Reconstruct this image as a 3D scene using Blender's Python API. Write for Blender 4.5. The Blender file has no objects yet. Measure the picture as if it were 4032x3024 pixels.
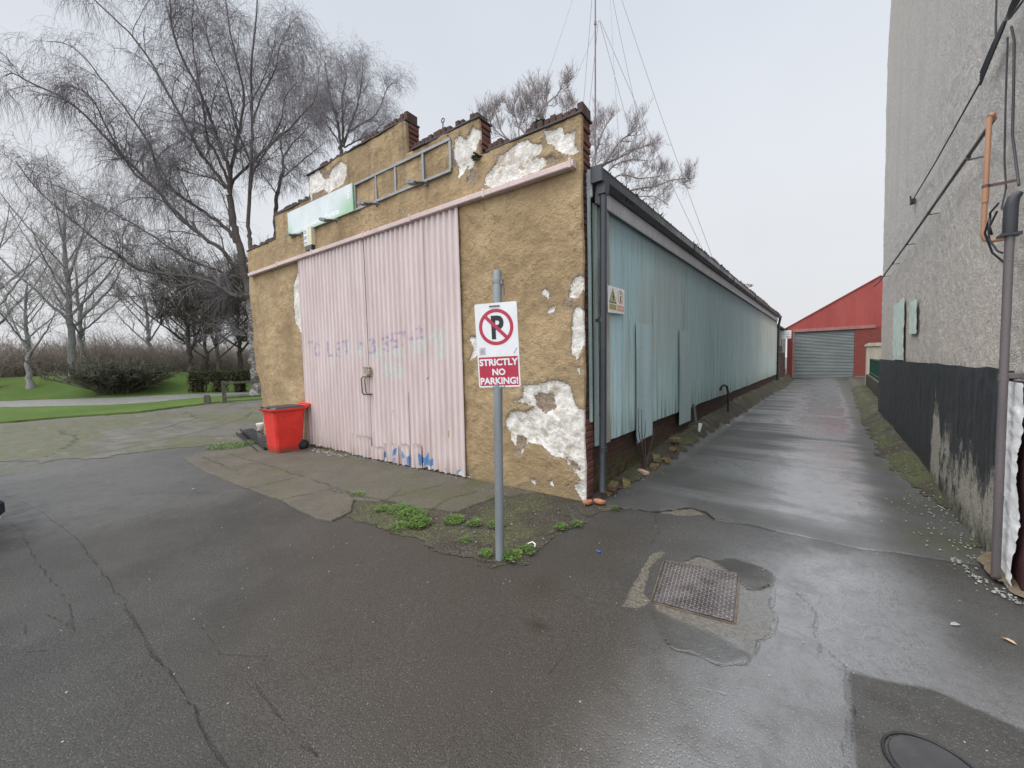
import bpy, math, random
import numpy as np
from mathutils import Vector, Matrix
random.seed(7); RNG = np.random.default_rng(7)
SC = bpy.context.scene
COL = SC.collection
R = math.radians
PHI = 0.0634            # the front wall stands a little skew to the lane

# ------------------------------------------------------------------ objects
def props(o, label=None, cat=None, group=None, kind=None):
    if label: o['label'] = label
    if cat: o['category'] = cat
    if group: o['group'] = group
    if kind: o['kind'] = kind
    return o

def empty(name, loc=(0, 0, 0), rz=0.0, label=None, cat=None, group=None):
    o = bpy.data.objects.new(name, None); COL.objects.link(o)
    o.location = loc; o.rotation_euler = (0, 0, rz); o.empty_display_size = .2
    return props(o, label, cat, group)

def link(name, me, mat=None, parent=None, loc=(0, 0, 0), rot=(0, 0, 0)):
    o = bpy.data.objects.new(name, me); COL.objects.link(o)
    o.location = loc; o.rotation_euler = rot
    if mat is not None and not me.materials: me.materials.append(mat)
    if parent is not None: o.parent = parent
    return o

def np_mesh(name, V, F, attrs=None, smooth=False):
    """V (n,3); F list of (m,k) int arrays; attrs {name: (n,) float}"""
    V = np.asarray(V, np.float32)
    if isinstance(F, np.ndarray): F = [F]
    F = [np.asarray(f, np.int32) for f in F if len(f)]
    me = bpy.data.meshes.new(name)
    me.vertices.add(len(V)); me.vertices.foreach_set('co', V.ravel())
    nl = sum(f.size for f in F); npol = sum(len(f) for f in F)
    me.loops.add(nl); me.loops.foreach_set('vertex_index', np.concatenate([f.ravel() for f in F]))
    me.polygons.add(npol)
    tot = np.concatenate([np.full(len(f), f.shape[1], np.int32) for f in F])
    st = np.concatenate([[0], np.cumsum(tot)[:-1]]).astype(np.int32)
    me.polygons.foreach_set('loop_start', st)
    me.polygons.foreach_set('loop_total', tot)
    me.update(calc_edges=True); me.validate()
    if smooth: me.polygons.foreach_set('use_smooth', np.ones(len(me.polygons), bool))
    for k, a in (attrs or {}).items():
        at = me.attributes.new(k, 'FLOAT', 'POINT'); at.data.foreach_set('value', np.asarray(a, np.float32))
    return me

class MB:
    """collects boxes, prisms, tubes and lathes into ONE mesh"""
    def __init__(s): s.v = []; s.f = []; s.sm = []
    def add(s, V, F, smooth=False):
        b = len(s.v); s.v += [tuple(map(float, p)) for p in V]
        for f in F: s.f.append(tuple(int(i) + b for i in f)); s.sm.append(smooth)
        return s
    def hexa(s, P):  # 8 points: 4 bottom, 4 top
        return s.add(P, [(3, 2, 1, 0), (4, 5, 6, 7), (0, 1, 5, 4), (1, 2, 6, 5), (2, 3, 7, 6), (3, 0, 4, 7)])
    def box(s, x0, x1, y0, y1, z0, z1, M=None):
        P = [Vector(p) for p in ((x0, y0, z0), (x1, y0, z0), (x1, y1, z0), (x0, y1, z0), (x0, y0, z1), (x1, y0, z1), (x1, y1, z1), (x0, y1, z1))]
        if M is not None: P = [M @ p for p in P]
        return s.hexa(P)
    def bbox(s, c, d, M=None, b=.004):   # chamfered box, centre c, size d
        x, y, z = d[0] / 2, d[1] / 2, d[2] / 2; V = []; idx = {}
        for ax in range(3):
            for sx in (-1, 1):
                for sy in (-1, 1):
                    for sz in (-1, 1):
                        p = [sx * (x - b), sy * (y - b), sz * (z - b)]
                        p[ax] = (sx, sy, sz)[ax] * (x, y, z)[ax]
                        idx[(ax, sx, sy, sz)] = len(V); q = Vector((p[0] + c[0], p[1] + c[1], p[2] + c[2]))
                        V.append(M @ q if M is not None else q)
        F = []
        I = lambda a, *k: idx[(a,) + k]
        for q in (-1, 1):
            F.append([I(0, q, -1, -1), I(0, q, 1, -1), I(0, q, 1, 1), I(0, q, -1, 1)][::q])
            F.append([I(1, 1, q, -1), I(1, -1, q, -1), I(1, -1, q, 1), I(1, 1, q, 1)][::q])
            F.append([I(2, -1, -1, q), I(2, 1, -1, q), I(2, 1, 1, q), I(2, -1, 1, q)][::q])
        for a in (-1, 1):
            for c2 in (-1, 1):
                F.append([I(0, a, c2, -1), I(0, a, c2, 1), I(1, a, c2, 1), I(1, a, c2, -1)])
                F.append([I(0, a, -1, c2), I(0, a, 1, c2), I(2, a, 1, c2), I(2, a, -1, c2)])
                F.append([I(1, -1, a, c2), I(1, 1, a, c2), I(2, 1, a, c2), I(2, -1, a, c2)])
                for d2 in (-1, 1): F.append([I(0, a, c2, d2), I(1, a, c2, d2), I(2, a, c2, d2)])
        return s.add(V, F)
    def prism(s, poly, a, b, axis='y', M=None):
        n = len(poly)
        def pt(u, w, d):
            p = {'y': (u, d, w), 'x': (d, u, w), 'z': (u, w, d)}[axis]
            return M @ Vector(p) if M is not None else p
        V = [pt(u, w, a) for u, w in poly] + [pt(u, w, b) for u, w in poly]
        F = [tuple(range(n))[::-1], tuple(range(n, 2 * n))] + [(i, (i + 1) % n, n + (i + 1) % n, n + i) for i in range(n)]
        return s.add(V, F)
    def tube(s, pts, r, n=10, cap=True, smooth=True):
        pts = [Vector(p) for p in pts]; k = len(pts)
        rs = list(r) if hasattr(r, '__len__') else [r] * k
        V = []; prev = None
        for i, p in enumerate(pts):
            t = (pts[min(i + 1, k - 1)] - pts[max(i - 1, 0)]).normalized()
            if prev is None:
                ref = Vector((0, 0, 1)) if abs(t.z) < .9 else Vector((1, 0, 0)); u = t.cross(ref).normalized()
            else: u = (prev - t * prev.dot(t)).normalized()
            prev = u; w = t.cross(u)
            for j in range(n):
                a = 2 * math.pi * j / n; V.append(p + (u * math.cos(a) + w * math.sin(a)) * rs[i])
        F = [(i * n + j, i * n + (j + 1) % n, (i + 1) * n + (j + 1) % n, (i + 1) * n + j) for i in range(k - 1) for j in range(n)]
        s.add(V, F, smooth)
        if cap: s.add(V[:n], [tuple(range(n))[::-1]]); s.add(V[-n:], [tuple(range(n))])
        return s
    def cyl(s, p0, p1, r, n=14): return s.tube([p0, p1], r, n)
    def mesh(s, name='mesh'):
        me = bpy.data.meshes.new(name); me.from_pydata(s.v, [], s.f)
        me.polygons.foreach_set('use_smooth', s.sm); me.update(); return me
    def build(s, name, mat, parent=None, loc=(0, 0, 0), rot=(0, 0, 0)):
        return link(name, s.mesh(name), mat, parent, loc, rot)

# ------------------------------------------------------------------ numeric fields
def hash2(ix, iy, seed):
    h = (ix.astype(np.int64) * 374761393 + iy.astype(np.int64) * 668265263 + seed * 974634) & 0xffffffff
    h = ((h ^ (h >> 13)) * 1274126177) & 0xffffffff
    return ((h ^ (h >> 16)) & 0xffff) / 65535.0
def vnoise(x, y, seed=0):
    x = np.asarray(x, float); y = np.asarray(y, float)
    ix = np.floor(x); iy = np.floor(y); fx = x - ix; fy = y - iy
    fx = fx * fx * (3 - 2 * fx); fy = fy * fy * (3 - 2 * fy)
    a = hash2(ix, iy, seed); b = hash2(ix + 1, iy, seed); c = hash2(ix, iy + 1, seed); d = hash2(ix + 1, iy + 1, seed)
    return a + (b - a) * fx + (c - a) * fy + (a - b - c + d) * fx * fy
def fbm(x, y, seed=0, oct=4, gain=.5):
    s = 0; a = 1; t = 0
    for o in range(oct): s = s + a * vnoise(x * 2 ** o + 17.3 * o, y * 2 ** o - 9.1 * o, seed + o); t += a; a *= gain
    return s / t
def sstep(a, b, x):
    t = np.clip((x - a) / (b - a), 0, 1); return t * t * (3 - 2 * t)
def d_line(X, Y, pl):
    best = np.full(X.shape, 9.0)
    for (ax, ay), (bx, by) in zip(pl[:-1], pl[1:]):
        dx, dy = bx - ax, by - ay; L = dx * dx + dy * dy + 1e-12
        t = np.clip(((X - ax) * dx + (Y - ay) * dy) / L, 0, 1)
        best = np.minimum(best, np.hypot(X - ax - t * dx, Y - ay - t * dy))
    return best
def d_lines(X, Y, pls):
    b = np.full(X.shape, 9.0)
    for pl in pls: b = np.minimum(b, d_line(X, Y, pl))
    return b
def sdf(X, Y, poly):
    d = d_line(X, Y, list(poly) + [poly[0]]); ins = np.zeros(X.shape, bool)
    n = len(poly)
    for i in range(n):
        (ax, ay), (bx, by) = poly[i], poly[(i + 1) % n]
        c = (ay > Y) != (by > Y)
        xi = (bx - ax) * (Y - ay) / ((by - ay) if by != ay else 1e-12) + ax
        ins ^= c & (X < xi)
    return np.where(ins, -d, d)
def sdfs(X, Y, polys):
    b = np.full(X.shape, 9.0)
    for p in polys: b = np.minimum(b, sdf(X, Y, p))
    return b
def grid_tris(nx, ny):
    i = np.arange(nx * ny).reshape(ny, nx); a = i[:-1, :-1].ravel(); b = i[:-1, 1:].ravel(); c = i[1:, 1:].ravel(); d = i[1:, :-1].ravel()
    return np.concatenate([np.stack([a, b, c], 1), np.stack([a, c, d], 1)])
def clip_tris(V, T, S):
    """keep the part of the triangulation where S < 0, cutting triangles along S = 0"""
    S = np.where(np.abs(S) < 1e-6, 1e-6, S); ins = S < 0
    cnt = ins[T].sum(1); out = [T[cnt == 3]]; newV = []; key = {}
    base = len(V)
    def cut(a, b):
        k = (a, b) if a < b else (b, a)
        if k not in key:
            t = S[a] / (S[a] - S[b]); key[k] = base + len(newV); newV.append(V[a] + (V[b] - V[a]) * t)
        return key[k]
    ex = []
    for t in T[(cnt == 1) | (cnt == 2)]:
        f = ins[t]; c = f.sum()
        k = int(np.argmax(f)) if c == 1 else int(np.argmin(f))
        a, b, d = int(t[k]), int(t[(k + 1) % 3]), int(t[(k + 2) % 3]); p = cut(a, b); q = cut(a, d)
        if c == 1: ex.append((a, p, q))
        else: ex += [(p, b, d), (p, d, q)]
    if ex: out.append(np.array(ex))
    V2 = np.concatenate([V, np.array(newV)]) if newV else V
    T2 = np.concatenate(out); used = np.unique(T2); re = np.full(len(V2), -1); re[used] = np.arange(len(used))
    return V2[used], re[T2]
def rim_edges(T):
    E = np.concatenate([T[:, [0, 1]], T[:, [1, 2]], T[:, [2, 0]]]); k = np.sort(E, 1)
    _, idx, c = np.unique(k, axis=0, return_index=True, return_counts=True)
    return E[idx[c == 1]]
def tubes(P, Rr, sides):
    """P (n,k,3) polylines, Rr (n,k) radii -> verts, quads"""
    n, k, _ = P.shape
    t = np.empty_like(P); t[:, 1:-1] = P[:, 2:] - P[:, :-2]; t[:, 0] = P[:, 1] - P[:, 0]; t[:, -1] = P[:, -1] - P[:, -2]
    t /= np.linalg.norm(t, axis=2, keepdims=True) + 1e-9
    ref = np.where(np.abs(t[:, :1, 2:3]) > .8, np.array([[[1., .2, 0]]]), np.array([[[0, .15, 1.]]]))
    u = np.cross(t, np.broadcast_to(ref, t.shape)); u /= np.linalg.norm(u, axis=2, keepdims=True) + 1e-9
    w = np.cross(t, u)
    an = np.arange(sides) * 2 * np.pi / sides
    V = P[:, :, None, :] + (u[:, :, None, :] * np.cos(an)[None, None, :, None] + w[:, :, None, :] * np.sin(an)[None, None, :, None]) * Rr[:, :, None, None]
    idx = np.arange(n * k * sides).reshape(n, k, sides)
    a = idx[:, :-1]; b = np.roll(idx, -1, 2)[:, :-1]; c = np.roll(idx, -1, 2)[:, 1:]; d = idx[:, 1:]
    return V.reshape(-1, 3), np.stack([a, b, c, d], -1).reshape(-1, 4)
def merge(parts):
    V = []; F = []; b = 0
    for v, f in parts: V.append(v); F.append(f + b); b += len(v)
    return np.concatenate(V), np.concatenate(F)

# ------------------------------------------------------------------ materials
class G:
    def __init__(s, name):
        s.m = bpy.data.materials.new(name); s.m.use_nodes = True; s.t = s.m.node_tree; s.t.nodes.clear(); s._c = None
    def n(s, typ, **kw):
        nd = s.t.nodes.new(typ)
        for k, v in kw.items():
            if k.startswith('i_'):
                key = k[2:]; key = int(key) if key.isdigit() else key.replace('_', ' ')
                s.put(nd.inputs[key], v)
            else: setattr(nd, k, v)
        return nd
    def put(s, inp, v):
        if isinstance(v, bpy.types.NodeSocket): s.t.links.new(v, inp)
        else:
            if hasattr(inp.default_value, '__len__') and not hasattr(v, '__len__'): v = (v,) * len(inp.default_value)
            if hasattr(inp.default_value, '__len__') and len(inp.default_value) == 4 and len(v) == 3: v = tuple(v) + (1,)
            inp.default_value = v
    def co(s):
        if s._c is None: s._c = s.n('ShaderNodeTexCoord').outputs['Object']
        return s._c
    def map(s, scale=(1, 1, 1), loc=(0, 0, 0), v=None):
        return s.n('ShaderNodeMapping', i_Vector=v or s.co(), i_Scale=scale, i_Location=loc).outputs[0]
    def noise(s, scale, detail=4, rough=.55, v=None, dist=0.):
        return s.n('ShaderNodeTexNoise', i_Vector=v or s.co(), i_Scale=scale, i_Detail=detail, i_Roughness=rough, i_Distortion=dist).outputs[0]
    def voro(s, scale, v=None, feature='F1', rnd=1., out='Distance'):
        return s.n('ShaderNodeTexVoronoi', feature=feature, i_Vector=v or s.co(), i_Scale=scale, i_Randomness=rnd).outputs[out]
    def attr(s, name, out='Fac'): return s.n('ShaderNodeAttribute', attribute_name=name).outputs[out]
    def mth(s, op, a, b=0., c=0., clamp=False):
        nd = s.n('ShaderNodeMath', operation=op, use_clamp=clamp); s.put(nd.inputs[0], a); s.put(nd.inputs[1], b); s.put(nd.inputs[2], c); return nd.outputs[0]
    def mr(s, v, a, b, lo=0., hi=1., smooth=True):
        return s.n('ShaderNodeMapRange', interpolation_type='SMOOTHSTEP' if smooth else 'LINEAR', i_0=v, i_1=a, i_2=b, i_3=lo, i_4=hi).outputs[0]
    def mix(s, f, a, b, mode='MIX'):
        nd = s.n('ShaderNodeMix', data_type='RGBA', blend_type=mode); s.put(nd.inputs[0], f); s.put(nd.inputs[6], a); s.put(nd.inputs[7], b); return nd.outputs[2]
    def ramp(s, f, stops):
        nd = s.n('ShaderNodeValToRGB', i_0=f); e = nd.color_ramp.elements
        while len(e) < len(stops): e.new(.5)
        for el, (p, c) in zip(e, stops): el.position = p; el.color = tuple(c) + (1,)
        return nd.outputs[0]
    def xyz(s, v=None): return s.n('ShaderNodeSeparateXYZ', i_0=v or s.co()).outputs
    def bump(s, h, strength=.5, dist=.01, normal=None):
        nd = s.n('ShaderNodeBump', i_Strength=strength, i_Distance=dist, i_Height=h)
        if normal is not None: s.put(nd.inputs['Normal'], normal)
        return nd.outputs[0]
    def out(s, col, rough=.8, normal=None, spec=.5, metal=0., coat=None):
        p = s.n('ShaderNodeBsdfPrincipled'); s.put(p.inputs['Base Color'], col); s.put(p.inputs['Roughness'], rough)
        s.put(p.inputs['Specular IOR Level'], spec); s.put(p.inputs['Metallic'], metal)
        if normal is not None: s.put(p.inputs['Normal'], normal)
        o = s.n('ShaderNodeOutputMaterial'); s.t.links.new(p.outputs[0], o.inputs[0]); return s.m

def weathered(name, col, dark=.6, rough=.7, scale=3., bump=.15, spec=.4, metal=0., streak=False, dirt=(.05, .045, .035), dirt_amt=.35):
    """a surface of one base colour broken up by blotches, grime and fine relief"""
    g = G(name)
    v = g.map((scale, scale, scale * .18)) if streak else g.map((scale,) * 3)
    a = g.noise(1., 6, .6, v); b = g.noise(14 * scale, 3, .6)
    c = g.mix(g.mr(a, .35, .7), [k * dark for k in col], col)
    c = g.mix(g.mth('MULTIPLY', g.mr(b, .5, .75), dirt_amt), c, dirt)
    c = g.mix(g.mth('MULTIPLY', g.mr(a, .58, .78), dirt_amt), c, dirt)
    return g.out(c, g.mr(a, .3, .7, rough - .12, rough + .1), g.bump(b, bump, .01), spec, metal)
# ================================================================== GROUND
CRACKS = [
 [(-9, -4.95), (-6.85, -4.45), (-6.11, -4.26), (-5.28, -4.1), (-4.38, -3.97), (-3.68, -3.88), (-2.85, -3.82), (-2.19, -3.77), (-1.61, -3.74), (-1.24, -3.73), (-.76, -3.71), (-.42, -3.68), (.1, -3.67), (.8, -3.62)],
 [(-5.27, -4.4), (-4.61, -4.26), (-3.88, -4.2), (-3.26, -4.13), (-2.81, -4.08), (-2.18, -4.02), (-1.79, -3.99), (-1.6, -4.0), (-1.47, -4.11), (-1.54, -4.21), (-1.63, -4.3)],
 [(-2.06, -4.22), (-1.79, -4.21)], [(-2.01, -4.1), (-1.66, -4.0)],
 [(-.97, -3.47), (-1.0, -3.47), (-.57, -3.46), (-.31, -3.32)], [(-.31, -3.32), (-.22, -3.38), (-.15, -3.42), (.18, -3.41), (.39, -3.4), (.59, -3.39)],
 [(2.07, -.74), (2.16, -.88), (2.18, -1.04), (2.2, -1.18), (2.2, -1.35)], [(2.26, -1.32), (2.32, -1.41), (2.33, -1.6), (2.32, -1.8), (2.33, -2.05), (2.34, -2.5)],
 [(1.31, -.74), (1.38, -.58), (1.52, -.59), (1.64, -.45), (1.84, -.48), (1.91, -.54), (1.96, -1.0)], [(1.52, -.6), (1.62, -.68), (1.71, -.79), (1.8, -.89), (1.87, -.84), (1.92, -.74)],
 [(1.47, -1.77), (1.53, -1.81), (1.65, -1.78), (1.78, -1.78), (1.87, -1.71), (1.9, -1.59)], [(1.96, -1.0), (1.98, -1.35), (1.91, -1.56)],
 [(1.0, -2.02), (1.04, -2.2), (1.06, -2.4)], [(-8.88, -3.74), (-6.76, -3.51), (-6.93, -3.22)], [(-6.93, -3.22), (-6.43, -2.57)],
 [(2.3, -1.25), (2.41, -1.16)], [(1.75, -2.0), (1.86, -1.98)], [(.75, .17), (.95, -.3), (1.0, -.62)], [(3.1, -.2), (2.9, -.1)],
]
STRIPES = [[(-.1, 6.5), (1.15, 6.6), (2.06, 6.2), (2.61, 6.15)], [(.45, 5.0), (1.34, 4.82), (1.85, 4.71), (2.4, 4.65)], [(.6, 3.9), (1.21, 4.1), (1.8, 4.22), (2.5, 4.2)], [(.3, 10.2), (1.01, 10.9), (2.11, 10.6)], [(.2, 8.3), (.96, 8.6), (1.81, 9.2)], [(.8, 13.5), (2.6, 13.2)], [(.5, 16.5), (2.8, 16.9)], [(1.2, 20), (3, 20.4)], [(2.2, -.02), (2.35, .05), (2.5, .1)]]
FAINT = [[(-1.46, -3.32), (-1.37, -3.12), (-1.31, -2.84), (-1.23, -2.54), (-1.23, -2.25)], [(-1.12, -3.47), (-1.15, -3.31), (-1.08, -3.07), (-1.03, -2.8), (-.97, -2.39)],
 [(2.32, -1.41), (2.47, -1.4), (2.66, -1.32), (2.81, -1.36), (2.93, -1.39), (3.3, -1.5)], [(-2.4, -3.3), (-2.0, -3.1)], [(.95, -.3), (1.3, 2), (1.5, 6)]]
LANE_EDGE = [(-.6, .1), (.33, .04), (.78, .18), (1.05, .52), (1.2, .48), (1.33, .31), (1.63, .38), (1.85, .36), (2.21, .37), (2.48, .36), (2.74, .46), (3.08, .51), (3.6, .6)]
CONC = [[(1.31, -.76), (1.37, -.61), (1.5, -.56), (1.62, -.68), (1.71, -.79), (1.8, -.89), (1.87, -.84), (1.88, -.75), (1.92, -.73), (1.96, -1.05), (1.97, -1.38), (1.91, -1.54), (1.83, -1.5), (1.73, -1.54), (1.64, -1.54), (1.52, -1.53), (1.34, -1.52), (1.27, -1.44)],
 [(1.14, -1.62), (1.09, -1.29), (1.06, -.73), (1.13, -.66), (1.13, -1.05), (1.2, -1.4), (1.27, -1.47), (1.22, -1.58)],
 [(.78, .17), (.84, .33), (1.05, .51), (1.21, .42), (1.03, .24)]]
DARKPATCH = [[(2.33, -1.42), (2.47, -1.4), (2.66, -1.32), (2.93, -1.39), (3.3, -1.5), (3.3, -2.6), (2.35, -2.6)],
 [(1.52, -.6), (1.64, -.45), (1.84, -.48), (1.91, -.54), (1.92, -.74), (1.87, -.84), (1.8, -.89), (1.71, -.79), (1.62, -.68)],
 [(1.3, -1.55), (1.47, -1.8), (1.65, -1.79), (1.78, -1.79), (1.9, -1.6), (1.7, -1.55)]]

def h_ground(x, y):
    x = np.asarray(x, float); y = np.asarray(y, float)
    h = .010 * (fbm(x * .9, y * .9, 3, 3) - .5)
    h = h + .17 * sstep(2.95, 3.36, x) * sstep(1.6, 4.5, y) * (x < 6) * (.7 + .6 * fbm(x * 2, y * 2, 8, 2))
    h = h + np.interp(y, [.5, 1.5, 2.2, 3.4, 5, 7, 10, 22, 33, 34], [0, .06, .11, .2, .26, .29, .33, .33, .3, 0]) * sstep(.42, .0, x) * (x > -2) * (.75 + .5 * fbm(x * 3, y * 2, 9, 3))
    xs_ = np.interp(y, [-30, -6, -3, -1, 1, 5, 12], [-44, -36.2, -34.2, -32.2, -31.6, -30.5, -29]); h = h + 1.3 * sstep(0, -6.5, x - xs_) * (.85 + .3 * vnoise(x * .12, y * .12, 5))
    return h

def surface(X, Y):
    n1 = fbm(X * .8, Y * .8, 21, 4); n2 = fbm(X * 2.6, Y * 2.6, 22, 4)
    wob = (vnoise(X * 7, Y * 7, 31) - .5) * .035; wob2 = (vnoise(X * 9, Y * 9, 32) - .5) * .035
    cr = d_lines(X + wob, Y + wob2, CRACKS); cr = np.minimum(cr, .4)
    ft = np.minimum(d_lines(X + wob, Y + wob2, FAINT), .4); gap = np.minimum(d_lines(X + wob * 1.3, Y + wob2 * 1.3, CRACKS[6:12] + [LANE_EDGE[1:8]]), .4)
    lane_in = sstep(.2, 1.2, Y)
    band = fbm(X * .30 + 3, Y * 2.1, 41, 4)
    wet = lane_in * np.clip(.12 + 2.4 * (band - .45) + .75 * np.exp(-((X - 2.15) / .6) ** 2), 0, 1.) * (1 - .85 * sstep(2.5, 2.85, X)) * sstep(.2, .9, X)
    wet = np.maximum(wet, .95 * np.exp(-(((X - 2.45) / .65) ** 2 + ((Y + .35) / .75) ** 2)) * sstep(.3, .55, n2 + .1))
    wet = np.maximum(wet, .75 * sstep(1.0, 1.9, X) * sstep(.4, -.4, Y) * sstep(.3, .62, n1))
    wet = np.maximum(wet, .50 * sstep(-2.6, -5.5, X) * sstep(.3, .6, n1 + .08))
    wet = np.where(X < -10, .35, wet) * (.45 + .55 * sstep(-.01, .03, sdfs(X, Y, DARKPATCH[:1])))
    pud = d_lines(X + .1 * (n2 - .5), Y + .25 * (n1 - .5) + wob, STRIPES) - .05 * (n2 - .3) * (.6 + .1 * np.maximum(Y, 0))
    pud = np.clip(pud, -.3, .3)
    pale = np.clip(.95 * np.exp(-(((X - 2.35) / .75) ** 2 + ((Y + .45) / .95) ** 2)) + .35 * sstep(1.2, 2.0, X) * sstep(.3, -.6, Y) * sstep(.3, .6, n1) + lane_in * (-.02 + 2.0 * (band - .45) + .75 * np.exp(-((X - 2.25) / .55) ** 2)) + .10 * sstep(-2.8, -6.5, X) * sstep(.35, .65, n1), 0, .85)  # where sky sheen is painted into the tarmac colour
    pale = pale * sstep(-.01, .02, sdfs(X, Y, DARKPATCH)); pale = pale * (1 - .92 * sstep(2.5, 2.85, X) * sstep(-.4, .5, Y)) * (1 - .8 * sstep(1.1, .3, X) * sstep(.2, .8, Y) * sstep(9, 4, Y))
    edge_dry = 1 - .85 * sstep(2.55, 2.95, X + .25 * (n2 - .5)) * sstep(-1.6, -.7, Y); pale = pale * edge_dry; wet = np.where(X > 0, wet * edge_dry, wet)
    brown = 1.35 * np.exp(-(((X - .30) / 1.5) ** 2 + ((Y + 2.45) / 1.0) ** 2)) + .8 * np.exp(-(((X + 1.2) / 1.) ** 2 + ((Y + 2.1) / .5) ** 2)) + .8 * np.exp(-(((X - .65) / .5) ** 2 + ((Y + 1.0) / .8) ** 2))
    brown = brown + .5 * np.exp(-(((X - 1.25) / .35) ** 2 + ((Y + 2.2) / .35) ** 2))
    brown = np.clip(brown * (.5 + n2), 0, 1)
    stain = np.exp(-(((X - .8) / .075) ** 2 + ((Y + 2.13) / .05) ** 2)) + .5 * np.exp(-(((X - .55) / .1) ** 2 + ((Y + 1.75) / .16) ** 2))
    moss = sstep(-7.9, -9.2, X + .8 * (n1 - .5)) * sstep(.4, .62, n2) * (X > -19)
    moss = np.maximum(moss, .7 * sstep(2.6, 3.05, X + .5 * (n2 - .5)) * sstep(1.2, 3., Y) * sstep(.42, .6, n2))
    moss = np.maximum(moss, .8 * np.exp(-(((X - 3.05) / .28) ** 2 + ((Y - .95) / .35) ** 2)))
    moss = np.maximum(moss, .7 * sstep(.55, .1, X) * sstep(.5, 1.6, Y) * sstep(.42, .6, n2))
    cn = sdfs(X + wob * .8, Y + wob2 * .8, CONC)
    tone = sdfs(X, Y, DARKPATCH)
    return dict(gap=gap, puddle=pud, pale=pale, crack=cr, faint=ft, wet=wet, brown=brown, stain=stain, moss=moss, conc=np.clip(cn, -.3, .3), tone=np.clip(tone, -.3, .3))

def asphalt(name, base=(.021, .0195, .0178), light=(.048, .045, .041), wetbias=0.):
    g = G(name); co = g.co()
    big = g.noise(1.3, 5, .6); fine = g.noise(160, 3, .7); agg = g.voro(62); mid = g.noise(22, 4, .6)
    c = g.mix(g.mr(big, .3, .72), base, light)
    c = g.mix(g.mr(g.attr('tone'), .006, -.006), c, [k * .78 for k in base])
    c = g.mix(g.mth('MULTIPLY', g.attr('brown'), .92), c, (.034, .0255, .018))
    c = g.mix(g.mr(fine, .3, .75), g.mix(.45, c, (0, 0, 0)), g.mix(.16, c, (.3, .29, .27)))
    c = g.mix(g.mth('MULTIPLY', g.mr(agg, .26, .1), g.mr(big, .35, .6, .12, .5)), c, (.19, .18, .165))
    chips = g.voro(9.5, out='Distance'); c = g.mix(g.mth('MULTIPLY', g.mr(chips, .055, .035), g.mr(mid, .5, .62)), c, (.40, .39, .36))
    # bare concrete showing through
    cm = g.mr(g.mth('ADD', g.attr('conc'), g.mth('MULTIPLY', g.mth('SUBTRACT', mid, .5), .06)), .006, -.006)
    cc = g.mix(g.mr(g.noise(40, 4, .7), .35, .7), (.065, .056, .044), (.165, .145, .115)); cc = g.mix(g.mr(g.voro(70), .25, .1), cc, (.09, .08, .065))
    c = g.mix(cm, c, cc)
    # moss
    mm = g.mth('MULTIPLY', g.attr('moss'), g.mr(g.noise(30, 4, .7), .38, .62)); c = g.mix(mm, c, g.mix(g.mr(g.noise(90, 2), .3, .7), (.035, .045, .014), (.095, .105, .036)))
    c = g.mix(g.mth('MULTIPLY', g.attr('stain'), .75, clamp=True), c, (.022, .015, .010))
    jit = g.mth('MULTIPLY', g.mth('SUBTRACT', mid, .5), .022)
    ckn = g.mr(g.noise(2.2, 3, .6), .36, .62); ck = g.mth('MULTIPLY', g.mr(g.mth('ADD', g.attr('crack'), jit), .013, .003), g.mth('ADD', .5, g.mth('MULTIPLY', ckn, .5))); fk = g.mth('MULTIPLY', g.mr(g.mth('ADD', g.attr('faint'), jit), .016, .002), ckn)
    dk = g.mth('MAXIMUM', g.mth('MULTIPLY', ck, .55), g.mth('MULTIPLY', fk, .30))
    gp = g.mr(g.mth('ADD', g.attr('gap'), g.mth('MULTIPLY', g.mth('SUBTRACT', g.noise(9, 5, .75), .5), .05)), .016, .004); dk = g.mth('MAXIMUM', dk, g.mth('MULTIPLY', gp, .9)); c = g.mix(dk, c, (.010, .009, .008))
    lip = g.mth('MULTIPLY', g.mr(g.mth('ADD', g.attr('crack'), jit), .045, .022), g.mth('SUBTRACT', 1., ck)); c = g.mix(g.mth('MULTIPLY', lip, 0.), c, (.20, .195, .18))
    wet = g.mth('ADD', g.mth('MULTIPLY', g.attr('wet'), g.mr(g.noise(5, 4, .6), .3, .62, .55, 1.)), wetbias, clamp=True)
    wet = g.mth('MULTIPLY', wet, g.mth('SUBTRACT', 1., g.mth('MAXIMUM', cm, mm)))
    c = g.mix(g.mth('MULTIPLY', g.attr('pale'), g.mr(mid, .25, .6, .55, 1.)), c, g.mix(g.mr(fine, .3, .7), (.10, .102, .106), (.19, .193, .20)))  # paler grey painted in for the sky sheen on wet tarmac
    pud = g.mr(g.mth('ADD', g.attr('puddle'), g.mth('MULTIPLY', g.mth('SUBTRACT', mid, .5), .05)), .03, -.02); wet = g.mth('MAXIMUM', wet, pud)
    rough = g.mth('SUBTRACT', g.mr(wet, 0., 1., .55, .17), g.mth('MULTIPLY', pud, .08))
    rough = g.mth('ADD', rough, g.mth('MULTIPLY', g.mth('SUBTRACT', fine, .5), .16), clamp=True)
    hgt = g.mth('ADD', g.mth('MULTIPLY', fine, .5), g.mth('MULTIPLY', g.mr(agg, 0, .5), .7))
    hgt = g.mth('SUBTRACT', hgt, g.mth('MULTIPLY', dk, 3.))
    nb = g.n('ShaderNodeBump', i_Distance=.004, i_Height=hgt); g.put(nb.inputs['Strength'], g.mr(wet, 0., 1., .75, .17))
    m = g.out(c, rough, nb.outputs[0], g.mr(wet, 0., 1., .10, 1.)); g.t.nodes['Principled BSDF'].inputs['IOR'].default_value = 2.0; return m

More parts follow.
